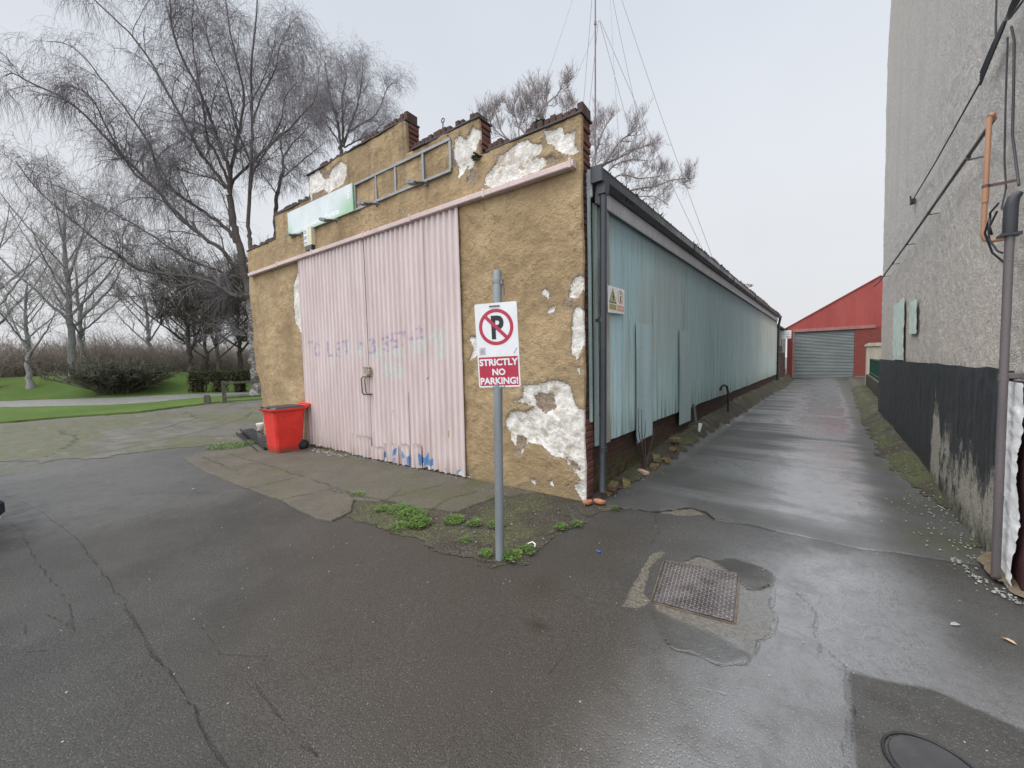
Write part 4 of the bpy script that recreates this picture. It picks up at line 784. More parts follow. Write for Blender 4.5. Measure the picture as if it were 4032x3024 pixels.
MB().prism(rrect(-W_ / 2 + .012, W_ / 2 - .012, -H_ / 2 + .014, -H_ / 2 + .252, .006), -.0045, -.0032).build('red_panel', M_red, plate)
for s_, z_, sz, sx in (('STRICTLY', -.163, .075, 1.02), ('NO', -.243, .071, 1.02), ('PARKING!', -.318, .075, .99)):
    text_mesh('lettering', s_, sz, M_plate, plate, (.0, -.0056, z_), bold=.0028, sx=sx)
st_ = MB(); st_.prism(rrect(-W_ / 2 + .022, -W_ / 2 + .076, -.075, -.012, .003), -.0042, -.0032); st_.build('sticker', weathered('worn_sticker', (.62, .58, .60), .75, .6, 60, .05), plate)
fp = MB(); fp.prism([(-W_ / 2 + .035, -.065), (-W_ / 2 + .06, -.066), (-W_ / 2 + .064, -.035), (-W_ / 2 + .055, -.02), (-W_ / 2 + .038, -.022), (-W_ / 2 + .033, -.045)], -.0050, -.0044); fp.build('sticker_print', plain('mauve_print', (.40, .34, .40), .6), plate)
fp = MB(); fp.prism([(.135, -.07), (.145, -.072), (.168, -.028), (.162, -.024), (.15, -.04), (.14, -.06)], -.0042, -.0032); fp.build('scribble', plain('mauve_scribble', (.42, .38, .46), .6), plate)
bt = MB(); bt.box(-.05, .035, -.0115, -.0035, H_ / 2 - .030, H_ / 2 - .020); bt.cyl((-.045, -.0035, H_ / 2 - .025), (-.045, -.014, H_ / 2 - .025), .006, 8); bt.cyl((.03, -.0035, H_ / 2 - .025), (.03, -.014, H_ / 2 - .025), .006, 8)
M_bolt = weathered('sign_bolts', (.25, .20, .17), .6, .5, 40, .1, .5, .4); bt.build('fixing', M_bolt, plate)
for x in (-.052, -.008, .014, .042): MB().cyl((x, -.0035, -H_ / 2 + .008), (x, -.008, -H_ / 2 + .008), .0045, 8).build('bolt', M_bolt, plate)
MB().tube([(-.012, .04, -H_ / 2 - .012), (-.012, .04, -H_ / 2 + .004)], .041, 18).build('pole_clip', M_galv, plate); MB().tube([(0.0, .04, H_ / 2 - .032), (0.0, .04, H_ / 2 - .016)], .041, 18).build('pole_clip', M_galv, plate)

# ---- red wheelie bin
bn = empty('wheelie_bin', (-6.26, -.93, .02), .06, 'red plastic wheelie bin with dark lid standing by the pink doors', 'wheelie bin')
g = G('bin_red'); s = g.xyz(); n1 = g.noise(4, 5, .6); n2 = g.noise(90, 3, .6)
c = g.mix(g.mr(n1, .3, .7), (.60, .026, .020), (.70, .040, .028)); c = g.mix(g.mth('MULTIPLY', g.mr(s[2], .16, .0), g.mr(n1, .3, .6, .3, .9)), c, (.16, .07, .045)); c = g.mix(g.mth('MULTIPLY', g.mr(g.noise(1, 4, .6, g.map((30, 30, 3))), .55, .75), .25), c, (.35, .06, .045)); scf = g.noise(1., 4, .7, g.map((9, 9, 45))); c = g.mix(g.mth('MULTIPLY', g.mr(scf, .62, .70), .35), c, (.75, .30, .26))
M_bin = g.out(c, g.mr(n1, .3, .7, .48, .62), g.bump(n2, .06, .002), .4); M_lid = weathered('bin_lid', (.05, .05, .056), .7, .45, 8, .1)
def frust(m, r0, z0, r1, z1, c=.035):
    def ringp(x0, x1, y0, y1, z): return [(x0 + c, y0, z), (x1 - c, y0, z), (x1, y0 + c, z), (x1, y1 - c, z), (x1 - c, y1, z), (x0 + c, y1, z), (x0, y1 - c, z), (x0, y0 + c, z)]
    A = ringp(*r0, z0); B = ringp(*r1, z1); m.add(A + B, [tuple(range(8))[::-1], tuple(range(8, 16))] + [(i, (i + 1) % 8, 8 + (i + 1) % 8, 8 + i) for i in range(8)])
b = MB(); frust(b, (-.215, .215, -.235, .215), .0, (-.225, .225, -.245, .235), .10); frust(b, (-.228, .228, -.248, .24), .101, (-.262, .262, -.285, .30), .80)
frust(b, (-.27, .27, -.295, .31), .801, (-.285, .285, -.315, .33), .825, .04); frust(b, (-.31, .30, -.33, .345), .826, (-.325, .305, -.345, .35), .862, .04)
b.build('body', M_bin, bn)
b = MB(); b.tube([(-.21, .35, .85), (-.215, .43, .895), (-.2, .445, .905), (.2, .445, .905), (.215, .43, .895), (.21, .35, .85)], .017, 8); b.bbox((-.21, .35, .865), (.03, .09, .05)); b.bbox((.21, .35, .865), (.03, .09, .05)); b.bbox((0, .385, .878), (.40, .10, .016)); b.build('handle', M_bin, bn)
b = MB(); frust(b, (-.30, .285, -.325, .33), .863, (-.27, .26, -.295, .31), .893, .05); frust(b, (-.25, .24, -.26, .28), .894, (-.23, .22, -.24, .26), .902, .05); b.bbox((.06, -.30, .892), (.09, .05, .022)); b.bbox((-.2, -.305, .89), (.06, .05, .02)); b.build('lid', M_lid, bn)
M_tyre = weathered('bin_tyre', (.018, .019, .024), .7, .6, 20, .2); 
for sx in (-1, 1):
    w = MB(); w.tube([(sx * .185, .25, .095), (sx * .19, .25, .095), (sx * .235, .25, .095), (sx * .24, .25, .095)], [.07, .10, .10, .07], 24); o = w.build('wheel', M_tyre, bn)
    w = MB(); w.tube([(sx * .236, .25, .095), (sx * .249, .25, .095)], .055, 16); w.build('hub', M_lid, o)
w = MB(); w.cyl((-.2, .25, .095), (.2, .25, .095), .012, 8); w.build('axle', M_rust, bn)

# ---- dark plastic boards and rubble behind the bin
M_plast = weathered('black_plastic', (.026, .027, .031), .7, .3, 5, .08, .5)
for k, (y0, z0, L, a, lab) in enumerate([(-.62, .09, 2.9, -.145, 'black plastic trim board lying on top of the pile behind the red bin'), (-.74, .03, 2.75, -.15, 'black plastic trim board lying lowest in the pile behind the red bin')]):
    o = MB().prism([(-.16, 0), (.12, 0), (.12, .014), (-.10, .02), (-.14, .075), (-.16, .075)], 0, L, 'x').build('trim_board', M_plast, None, (-9.45 + .1 * k, y0, z0), (R(6), R(1.2), a)); props(o, lab, 'board', 'black trim boards behind the bin')
def stone(name, loc, size, mat, seed, label=None, cat=None, group=None, rz=0., parent=None):
    r_ = random.Random(seed); bm_ = MB(); P = []
    for i in range(7):
        for j in range(10):
            th = math.pi * i / 6; ph = 2 * math.pi * j / 10; k = 1 + .22 * (r_.random() - .5); e = .75
            f = lambda v: math.copysign(abs(v) ** e, v)
            P.append((size[0] * f(math.sin(th) * math.cos(ph)) * k, size[1] * f(math.sin(th) * math.sin(ph)) * k, size[2] * f(math.cos(th)) * k))
    bm_.add(P, [(i * 10 + j, i * 10 + (j + 1) % 10, (i + 1) * 10 + (j + 1) % 10, (i + 1) * 10 + j) for i in range(6) for j in range(10)])
    o = bm_.build(name, mat, parent, loc, (0, 0, rz)); return props(o, label, cat, group)
M_pale = weathered('pale_rubble', (.50, .42, .36), .6, .85, 14, .5, .2)
rbl = empty('rubble_heap', (-8.55, -.34, .02), 0, 'pale broken plaster and pottery heaped behind the red bin', 'rubble')
for k in range(9): stone('plaster_lump', (random.uniform(-.5, .5), random.uniform(-.12, .15), .05 + random.uniform(0, .14)), (random.uniform(.07, .16), random.uniform(.06, .12), random.uniform(.04, .09)), M_pale, 100 + k, rz=random.uniform(0, 3), parent=rbl)
cp = MB(); cp.tube([(-.42, -.1, .1), (-.42, -.1, .16), (-.43, -.1, .24), (-.43, -.1, .26)], [.07, .10, .13, .125], 16); cp.build('broken_pot', plain('white_pot', (.62, .58, .55), .4), rbl)

# ---- loose bricks along the foot of the tin wall
M_yb = facing_brick('yellow_brick', (.24, .175, .09), (.15, .105, .06), .9); M_rb = facing_brick('red_loose_brick', (.18, .075, .045), (.12, .05, .035), .9); M_ob = facing_brick('orange_brick', (.17, .09, .048), (.12, .065, .04), .8)
LB = [(.10, .42, .06, .1, .2, M_ob, 'orange brown brick standing lowest beside the black downpipe'), (.13, .47, .15, .25, .05, M_ob, 'orange brown brick on top of another beside the black downpipe'), (.16, .80, .08, .5, .3, M_yb, 'mossy yellow brick second along the tin wall from the downpipe'),
      (.20, 1.78, .07, .1, .0, M_yb, 'yellow brown brick lying under another near the dead stems by the tin wall'), (.17, 1.95, .16, .35, .1, M_yb, 'yellow brick on top of the pair near the dead stems by the tin wall'), (.22, 2.2, .12, .9, -.3, M_yb, 'mossy yellow brick leaning behind the stacked pair by the tin wall'),
      (.18, 2.75, .10, .1, .1, M_rb, 'mossy red brick between the stacked pair and the lone raised yellow brick'), (.12, 3.1, .26, -.3, .05, M_yb, 'pale yellow brick perched highest against the brick footing'), (.17, 1.4, .05, 1.1, .1, plain('pink_stone', (.46, .30, .25), .85), 'broken pinkish brick end near the roots of the dead stems')]
for k, (x, y, z, a, t, m, lab) in enumerate(LB):
    d = (.105, .215, .068) if k != 8 else (.09, .16, .05)
    o = MB().bbox((0, 0, 0), d, None, .008).build('loose_brick', m, None, (x, y, float(h_ground(x, y)) + .03 + (.072 if k in (1, 4, 7) else .0)), (t * .6, t, a)); props(o, lab, 'brick', 'loose bricks along the tin wall')
tm = MB()
for k in range(7):
    a = random.uniform(0, 6.28); l = random.uniform(.45, .95); x0 = .14 + random.uniform(-.03, .03); y0 = 1.55 + random.uniform(-.05, .05)
    tm.tube([(x0, y0, .0), (x0 + .04 * math.cos(a), y0 + .1 * math.sin(a), .3 * l + .05), (x0 + .07 * math.cos(a), y0 + .26 * math.sin(a), .65 * l + .05), (x0 + .08 * math.cos(a), y0 + .36 * math.sin(a) + .05, l + .05)], [.012, .009, .006, .003], 6)
o = tm.build('dead_weed', weathered('dead_stem', (.085, .065, .055), .6, .9, 20)); props(o, 'dead brown weed stems rising against the blue tin wall', 'dead weed')
hk = MB(); hk.tube([(.02, 7.35, .82), (.06, 7.32, .92), (.10, 7.38, .96), (.15, 7.5, .92), (.17, 7.55, .75), (.17, 7.56, .15)], .028, 10); props(hk.build('bent_pipe', weathered('sooty_pipe', (.04, .042, .045), .6, .6, 9)), 'dark bent overflow pipe curving out of the tin wall foot', 'pipe')
hk = MB(); hk.tube([(.04, 4.62, .72), (.07, 4.60, .60), (.09, 4.60, .36)], .028, 10); props(hk.build('bent_pipe', weathered('grey_pipe', (.14, .15, .15), .6, .6, 9)), 'short grey pipe hanging down by the second cover sheet', 'pipe')
cu = MB(); cu.tube([(0, 0, 0), (0, 0, .2)], [.022, .042], 14); props(cu.build('plastic_cup', plain('white_plastic', (.74, .75, .76), .4), None, (.16, 4.56, .14), (R(-6), R(8), 0)), 'white plastic spout hanging below the short grey pipe', 'plastic cup')
for k, (x, y, s_, lab) in enumerate([(.16, .02, .055, 'orange broken brick shard nearest the foot of the black downpipe'), (.06, -.08, .05, 'orange broken brick shard in front of the workshop corner')]):
    o = stone('brick_shard', (x, y, .04), (s_ * 1.3, s_ * .8, s_ * .5), plain('shard_orange', (.34, .14, .075), .85), 300 + k, lab, 'brick shard', 'orange shards at the corner', k * 1.2)

# ---- manhole plate in the lane mouth
MQ = [(1.19, -.85), (1.70, -.71), (1.775, -1.365), (1.295, -1.45)]
mh = empty('manhole_cover', (0, 0, float(h_ground(1.5, -1.1)) + .006), 0, 'square steel tread plate manhole cover in broken concrete', 'manhole cover')
M_tread = weathered('tread_steel', (.27, .235, .23), .55, .27, 4, .2, .5, .8)
def bil(u, v): a, b, c_, d = [np.array(p) for p in MQ]; return (a * (1 - u) + b * u) * (1 - v) + (d * (1 - u) + c_ * u) * v
pm_ = MB(); pm_.prism([tuple(bil(0, 1)), tuple(bil(1, 1)), tuple(bil(1, 0)), tuple(bil(0, 0))], -.03, .006, 'z'); pm_.build('plate', M_tread, mh)
lz = MB()
for i in range(20):
    for j in range(24):
        u, v = (i + .6) / 20.2, (j + .6) / 24.2; c_ = bil(u, v); a = (.75 if (i + j) % 2 else -.75) + .15; dx, dy = math.cos(a) * .013, math.sin(a) * .013; nx, ny = -math.sin(a) * .0042, math.cos(a) * .0042
        lz.add([(c_[0] - dx, c_[1] - dy, .0062), (c_[0] + nx, c_[1] + ny, .0062), (c_[0] + dx, c_[1] + dy, .0062), (c_[0] - nx, c_[1] - ny, .0062), (c_[0], c_[1], .0096)], [(0, 3, 4), (3, 2, 4), (2, 1, 4), (1, 0, 4)])
lz.build('tread_pattern', M_tread, mh)
e_ = MB()
for (a, b) in ((0, 1), (1, 2), (2, 3), (3, 0)):
    p, q_ = np.array(MQ[a]), np.array(MQ[b]); t_ = (q_ - p) / np.linalg.norm(q_ - p); n_ = np.array([-t_[1], t_[0]]); n_ = n_ if n_ @ (p - np.array([1.49, -1.1])) > 0 else -n_
    e_.prism([tuple(p + n_ * .006), tuple(q_ + n_ * .006), tuple(q_ + n_ * .016), tuple(p + n_ * .016)], -.02, .003, 'z')
e_.build('frame', M_rust, mh)
rc_ = empty('round_cover', (2.585, -1.865, float(h_ground(2.58, -1.86)) + .004), 0, 'round worn iron cover set in the dark tarmac patch at the lane mouth', 'manhole cover')
q = MB(); q.tube([(0, 0, -.03), (0, 0, .004), (0, 0, .008)], [.138, .138, .134], 40); q.build('lid', weathered('worn_iron', (.048, .048, .051), .75, .5, 8, .25, .4, .0), rc_)
q = MB(); q.tube([(.155 * math.cos(a), .155 * math.sin(a), .0) for a in np.linspace(0, 2 * math.pi, 41)], .006, 6, cap=False); q.build('rim', weathered('dark_iron', (.025, .025, .028), .7, .5, 8, .2, .5, .2), rc_)

# ---- litter, chips and weeds
fr = stone('bottle_cap', (.68, -1.03, .014), (.014, .014, .007), plain('blue_plastic', (.03, .07, .55), .4), 9, 'tiny blue plastic bottle cap on the wet tarmac', 'bottle cap')
o = MB().tube([(0, 0, 0), (.04, .015, .02), (.075, .01, .012), (.09, -.02, .004)], .006, 6).build('paper_scrap', plain('paper', (.66, .62, .58), .7), None, (.13, -1.34, .05)); props(o, 'white curled paper scrap on the soil beside the sign pole', 'litter')
LEAF = [(-4.69, -2.73, (.5, .45, .36)), (-5.47, -1.07, (.22, .12, .06)), (-4.44, -1.7, (.28, .16, .09)), (-6.1, -1.95, (.2, .11, .06)), (3.07, -.59, (.5, .32, .2)), (2.86, -.57, (.25, .25, .22)), (-5.0, -2.1, (.17, .1, .07))]
LL = ['pale leaf on the wet tarmac before the concrete apron', 'brown leaf on the concrete just in front of the red bin', 'brown leaf on the concrete apron midway along the pink doors', 'brown leaf on the concrete near the left end of the apron', 'tan leaf on the tarmac at the lane mouth near the grey house', 'grey leaf on the tarmac at the lane mouth', 'dark brown leaf at the front edge of the concrete apron']
for (x, y, c_), lab in zip(LEAF, LL):
    a = random.uniform(0, 6.28); m = MB(); m.add([(-.03, 0, 0), (-.01, .014, .008), (.012, .012, .01), (.032, 0, .002), (.012, -.013, .008), (-.01, -.014, .006)], [(0, 5, 1), (1, 5, 4, 2), (2, 4, 3)])
    o = m.build('dead_leaf', plain('leaf_litter', c_, .7), None, (x, y, float(h_ground(x, y)) + (.026 if (-7.2 < x < -1 and y > -2.2) else .006)), (0, 0, a)); props(o, lab, 'leaf', 'dead leaves on the ground')
ch = MB(); rch = random.Random(12)
def chip(x, y, s, dz=.0):
    a = rch.uniform(0, 6.28); z = float(h_ground(x, y)) + dz; k = [rch.uniform(.6, 1.2) * s for _ in range(5)]
    P = [(x + k[i] * math.cos(a + i * 1.2566), y + k[i] * math.sin(a + i * 1.2566), z) for i in range(5)]; P += [(p[0] * .6 + x * .4, p[1] * .6 + y * .4, z + s * rch.uniform(.3, .7)) for p in P]
    ch.add(P, [(5, 6, 7, 8, 9)] + [(i, (i + 1) % 5, 5 + (i + 1) % 5, 5 + i) for i in range(5)])
for k in range(230):
    x = rch.uniform(-4, 3.2); y = rch.uniform(-3.9, .4); chip(x, y, rch.uniform(.003, .0075), .002)
for k in range(380):
    y = rch.uniform(.6, 13) if rch.random() < .8 else rch.uniform(.5, 2.5); x = 3.25 - abs(rch.gauss(0, .22)); chip(x, y, rch.uniform(.004, .012), .024)
for k in range(110): t_ = rch.random(); chip(3.06 + .25 * (1 - t_) ** 2 + rch.gauss(0, .035), -.12 + .7 * t_, rch.choice((.003, .004, .006, .009, .014)), .012)
for k in range(120): chip(.12 + abs(rch.gauss(0, .12)), rch.uniform(.3, 8), rch.uniform(.005, .012), .024)
for k in range(130): chip(rch.uniform(-1.6, .25), rch.uniform(-1.7, -.1), rch.uniform(.004, .011), .02)
for k in range(60): x = rch.uniform(-5.9, -4.6); chip(x, -.62 + .06 * (x + 6) + rch.gauss(0, .06), rch.uniform(.010, .028), .028)
for k in range(80): x = rch.uniform(-4.6, -1.9); chip(x, .02 + .0634 * x - .16 + rch.gauss(0, .05), rch.uniform(.005, .013), .026)
o = ch.build('stone_chips', weathered('pale_chips', (.33, .32, .285), .6, .8, 30)); props(o, 'scattered pale grit and paint flakes over the tarmac', 'grit', None, 'stuff')
M_weed = G('weed_leaf'); s = M_weed; n1 = s.noise(14, 3, .6); M_weed = s.out(s.mix(s.mr(n1, .3, .7), (.042, .095, .016), (.115, .195, .036)), .6, None, .3)
def weed(loc, rad, n, hgt, seed, name, label, cat, group, mat=M_weed, lw=.016):
    r_ = np.random.default_rng(seed); V = []; F = []
    for k in range(n):
        a = r_.uniform(0, 6.283); d = rad * math.sqrt(r_.uniform()); bx, by = d * math.cos(a), d * math.sin(a); h0 = hgt * (1.1 - d / rad * .7) * r_.uniform(.3, 1)
        t = r_.uniform(0, 6.283); l = r_.uniform(.8, 2.2) * lw; w = l * r_.uniform(.3, .5); up = r_.uniform(-.1, .7); ux, uy = math.cos(t), math.sin(t); b = len(V)
        V += [(bx, by, h0), (bx + ux * l * .5 - uy * w, by + uy * l * .5 + ux * w, h0 + l * up * .6), (bx + ux * l, by + uy * l, h0 + l * up), (bx + ux * l * .5 + uy * w, by + uy * l * .5 - ux * w, h0 + l * up * .6)]; F.append((b, b + 1, b + 2, b + 3))
        if k % 4 == 0: b = len(V); V += [(bx * .5, by * .5, 0), (bx * .5 + .003, by * .5, 0), (bx + .002, by, h0), (bx, by, h0)]; F.append((b, b + 1, b + 2, b + 3))
    m = MB(); m.add(V, F); o = m.build(name, mat, None, loc); return props(o, label, cat, group)
WD = [(-1.80, -1.60, .11, 90, 'leftmost green weed tuft at the edge of the concrete apron'), (-1.60, -1.50, .15, 170, 'bright green weed tuft second from the left at the apron edge'), (-1.33, -1.52, .17, 260, 'broad bright green weed tuft in the middle of the row'), (-1.08, -1.62, .16, 240, 'tallest bright green weed tuft of the row, left of the pole'), (-1.2, -1.78, .11, 90, 'low weed tuft in front of the tallest one'), (-.86, -1.33, .12, 150, 'green weed tuft behind and left of the sign pole'),
      (-.62, -1.27, .10, 90, 'green weed tuft between two others behind the sign pole'), (-.42, -1.17, .09, 80, 'small weed tuft directly behind the sign pole'), (-.42, -1.6, .06, 40, 'tiny weed left of the pole foot'), (-.08, -1.68, .08, 70, 'low weed just left of the pole foot'), (.13, -1.57, .10, 110, 'low weed just right of the pole foot'), (.17, -1.4, .09, 70, 'low weed right of the pole along the soil edge'), (.16, -.82, .08, 60, 'weed on the soil edge halfway to the workshop corner'), (.24, -.66, .07, 50, 'weed on the soil edge nearest the workshop corner'), (-2.5, -1.5, .10, 60, 'weed in the apron joint left of the row'), (.38, -.02, .05, 40, 'tiny weed at the crack by the workshop corner')]
for k, (x, y, r_, n_, lab) in enumerate(WD): weed((x, y, .015 + float(h_ground(x, y))), r_ * (1.0 if k % 3 else .8), int(n_ * 2.6), .035 + .25 * r_ * (1.4 if k in (2, 3) else 1), 500 + k, 'weed', lab, 'weed', 'weeds by the concrete apron', lw=.008 + .022 * r_)
weed((-7.75, -1.45, .03), .45, 1500, .035, 600, 'grass_tuft', 'green grass tuft on the ground left of the red bin', 'grass tuft', None, lw=.014)
M_fern = plain('dark_fern', (.035, .06, .03), .7, .3, 0, .4, 12)
weed(fl(-.60, .10, 4.57), .09, 200, .10, 610, 'fern', 'dark green plant rooted in the lowest right step of the coping', 'fern', 'plants rooted in the gable', M_fern, .022); weed(fl(-1.50, -.05, 4.40), .06, 110, .10, 611, 'fern', 'dark green plant rooted where the right step meets the wall face', 'fern', 'plants rooted in the gable', M_fern, .022)
weed((.12, 10.9, 3.93), .14, 120, .18, 612, 'gutter_weed', 'dead weed tuft standing in the gutter far along the tin wall', 'weed', None, plain('dry_weed', (.09, .08, .06), .9, .2, 0, .4, 12), .03)
# ================================================================== GREY HOUSE ON THE RIGHT
XR = 3.305
house = empty('pebbledash_house', (0, 0, 0), 0, 'tall grey pebbledashed house wall with black painted base on the right of the lane', 'house')
g = G('pebbledash'); s = g.xyz(); v = g.map((1, 1, 1)); n0 = g.noise(.7, 5, .6); n1 = g.noise(34, 4, .7); pv = g.voro(75); n2 = g.noise(9, 4, .65)
c = g.mix(g.mr(s[2], 1.2, 4.5), (.68, .585, .505), (.60, .565, .535)); c = g.mix(g.mth('MULTIPLY', g.mr(n0, .45, .7), .4), c, (.55, .51, .48))
c = g.mix(g.mr(n1, .32, .72), g.mix(.34, c, (.12, .115, .11)), g.mix(.36, c, (.93, .89, .84))); c = g.mix(g.mth('MULTIPLY', g.mr(n2, .5, .72), .35), c, (.44, .41, .37))
st = g.noise(1., 5, .6, g.map((3, 3, .22))); c = g.mix(g.mth('MULTIPLY', g.mr(st, .46, .68), .55), c, (.48, .455, .43))
M_peb = g.out(c, .9, g.bump(g.mth('ADD', g.mth('MULTIPLY', n1, 1.6), g.mr(pv, 0, .6)), .8, .014), .2)
wall = [(.16, -.2), (10.07, -.2), (10.09, 1.55), (10.22, 3.75), (10.75, 9.25), (10.85, 9.32), (10.3, 10.9), (9.6, 13.0), (.16, 13.0)]
YY, ZZ = np.meshgrid(nonuni([(.16, 3.5, .03), (3.5, 11, .08)]), nonuni([(-.2, 5, .035), (5, 13, .16)])); Y = YY.ravel(); Z = ZZ.ravel(); ny, nx = YY.shape
V2, T2 = clip_tris(np.stack([Y, Z], 1), grid_tris(nx, ny), sdf(Y, Z, wall))
rel = .022 * (fbm(V2[:, 0] * 13, V2[:, 1] * 13, 71, 3) - .5) + .02 * (fbm(V2[:, 0] * 1.1, V2[:, 1] * 1.1, 72, 2) - .5)
link('wall', np_mesh('wall', np.stack([XR - rel, V2[:, 0], V2[:, 1]], 1), T2[:, ::-1], None, smooth=False), M_peb, house)
MB().prism([(XR + .05, .18), (9, .18), (9, 10.0), (XR + .05, 10.0)], -.2, 13, 'z').build('inner_walls', M_peb, house)
# black painted base, weathered to bare render at its near end
g = G('black_base_paint'); s = g.xyz(); k1 = g.noise(1., 6, .75, g.map((2.6, 2.6, 1.3))); k2 = g.noise(1., 6, .8, g.map((9, 9, 5))); k3 = g.noise(50, 4, .7); k4 = g.noise(1., 4, .6, g.map((14, 14, .35)))
near = g.mth('MULTIPLY', g.mr(s[1], 3.9, 2.6), g.mr(s[2], 1.45, .35, .15, 1.))
sp_ = g.mth('ADD', g.mth('ADD', g.mth('MULTIPLY', k1, .52), g.mth('MULTIPLY', k2, .48)), g.mth('MULTIPLY', g.mth('SUBTRACT', near, .5), .30))
band = g.mth('MULTIPLY', g.mr(g.mth('ABSOLUTE', g.mth('SUBTRACT', s[1], 2.95)), .30, .08), g.mr(s[2], 1.5, .0, .10, .30)); sp_ = g.mth('ADD', sp_, band)
pm = g.mr(sp_, .565, .66)
c = g.mix(g.mr(k4, .4, .7), (.020, .022, .026), (.045, .048, .053)); c = g.mix(g.mr(k3, .4, .75, 0, .4), c, (.09, .09, .09))
c = g.mix(pm, c, g.mix(g.mr(k3, .3, .7), (.20, .185, .15), (.40, .375, .32))); c = g.mix(g.mth('MULTIPLY', g.mr(s[2], .28, .05), g.mr(k2, .35, .6)), c, (.085, .085, .05))
M_blackb = g.out(c, g.mr(pm, 0, 1, .5, .9), g.bump(g.mth('SUBTRACT', k3, g.mth('MULTIPLY', pm, 1.5)), .8, .012), .3)
YY, ZZ = np.meshgrid(nonuni([(.52, 10.05, .05)]), nonuni([(-.1, 1.55, .05)])); Y = YY.ravel(); Z = ZZ.ravel(); rel = .02 * (fbm(Y * 9, Z * 9, 73, 3) - .5); Z = np.where(Z > 1.5, 1.55 + .03 * (vnoise(Y * 2, Y * 0, 5) - .5), Z)
link('black_base', np_mesh('black_base', np.stack([XR - .030 - rel, Y, Z], 1), grid_tris(YY.shape[1], YY.shape[0])[:, ::-1], None), M_blackb, house)
MB().box(XR - .022, XR + .02, .521, 10.04, 1.52, 1.545).build('base_lip', M_blackb, house)
YY, ZZ = np.meshgrid(nonuni([(.0, .56, .012)]), nonuni([(-.1, 1.48, .02)])); Y = YY.ravel(); Z = ZZ.ravel()
edge = .135 + .05 * (fbm(Z * 5, Z * 0, 91, 3) - .5) * 2 + .04 * np.sin(Z * 9); S = np.maximum(edge - Y, np.maximum(Y - .545, Z - 1.475))
V2, T2 = clip_tris(np.stack([Y, Z], 1), grid_tris(YY.shape[1], YY.shape[0]), S)
rel = .022 * (fbm(V2[:, 0] * 9, V2[:, 1] * 26, 74, 3) - .5)
link('whitewashed_corner', np_mesh('whitewashed_corner', np.stack([XR - .055 - rel, V2[:, 0], V2[:, 1]], 1), T2[:, ::-1], None), weathered('thick_whitewash', (.92, .91, .905), .92, .8, 9, .5, .2, 0, False, (.5, .46, .5), .3), house)
MB().bbox((XR + .055, .29, .7), (.16, .37, 1.55), None, .01).build('corner_brick', weathered('maroon_brick', (.075, .028, .032), .6, .8, 6, .4, .2), house)
M_dp = weathered('plum_downpipe', (.135, .115, .118), .75, .45, 5, .12, .5, 0, True)
q = MB(); q.tube([(3.19, .285, 2.60), (3.195, .28, 1.2), (3.20, .27, .05)], .0235, 16); q.tube([(3.195, .284, 1.48), (3.195, .284, 1.53)], .028, 16); q.tube([(3.198, .28, .62), (3.198, .28, .65)], .027, 16); q.bbox((3.25, .29, 1.52), (.12, .05, .04)); q.build('downpipe', M_dp, house)
M_slate = weathered('black_hopper', (.035, .038, .046), .7, .5, 8, .15)
q = MB(); q.prism([(3.14, .245), (3.24, .245), (3.24, .34), (3.14, .34)], 2.50, 2.518, 'z'); q.tube([(3.19, .285, 2.518), (3.19, .285, 2.70), (3.20, .285, 2.76), (3.23, .285, 2.79)], [.036, .036, .032, .018], 12); q.build('cable_hopper', M_slate, house)
M_terra = weathered('terracotta_pipe', (.50, .27, .16), .8, .5, 4, .1, .4, 0, True, (.3, .15, .1), .3)
q = MB(); q.tube([(3.15, .68, 3.50), (3.15, .68, 3.47), (3.15, .70, 2.62), (3.16, .70, 2.575), (3.19, .70, 2.56), (3.30, .68, 2.56)], .016, 14); q.tube([(3.15, .693, 2.86), (3.15, .693, 2.97)], .020, 14); q.tube([(3.15, .68, 3.50), (3.17, .70, 3.52), (3.19, .8, 3.525)], .019, 12); o = q.build('vent_pipe', M_terra, house)
q = MB(); q.tube([(3.15, .694, 2.975), (3.15, .694, 2.995)], .022, 14); q.box(3.15, 3.30, .69, .70, 2.975, 2.995); q.build('bracket', weathered('plum_bracket', (.16, .10, .10), .7, .6, 9), o)
q = MB(); q.tube([(3.20, .80, 3.525), (3.2, 5., 3.505), (3.2, 9.6, 3.52), (3.15, 10.35, 3.50)], .015, 10); o = q.build('waste_pipe', weathered('brown_waste_pipe', (.12, .095, .09), .7, .5, 5), house)
M_gb = weathered('grey_bracket', (.2, .2, .19), .7, .6, 9)
for y in (1.55, 3.4, 5.2, 7.0, 8.6): q = MB(); q.tube([(3.2, y - .012, 3.51), (3.2, y + .012, 3.51)], .019, 10); q.box(3.2, 3.30, y - .010, y + .010, 3.483, 3.494); q.build('bracket', M_gb, o)
M_cab = weathered('black_cable', (.055, .055, .065), .7, .6, 9, .1)
def cable(pts, r, name='cable', mat=M_cab): q = MB(); q.tube(pts, r, 6); return q.build(name, mat, house)
cable([(3.25, 5.3, 4.20), (3.25, 3.5, 4.15), (3.25, 1.42, 4.15), (3.24, 1.10, 4.20)], .008)
q = MB()
for k in range(5): q.tube([(3.24 - .004 * k, 1.46 - .02 * k, 4.10 + .018 * k), (3.23, 1.10, 4.15 + .022 * k), (3.22, .78, 4.18 + .012 * k), (3.21, .60, 4.22 - .02 * k), (3.22, .30, 4.30 - .05 * k)], .008, 6)
q.build('cable_bundle', M_cab, house)
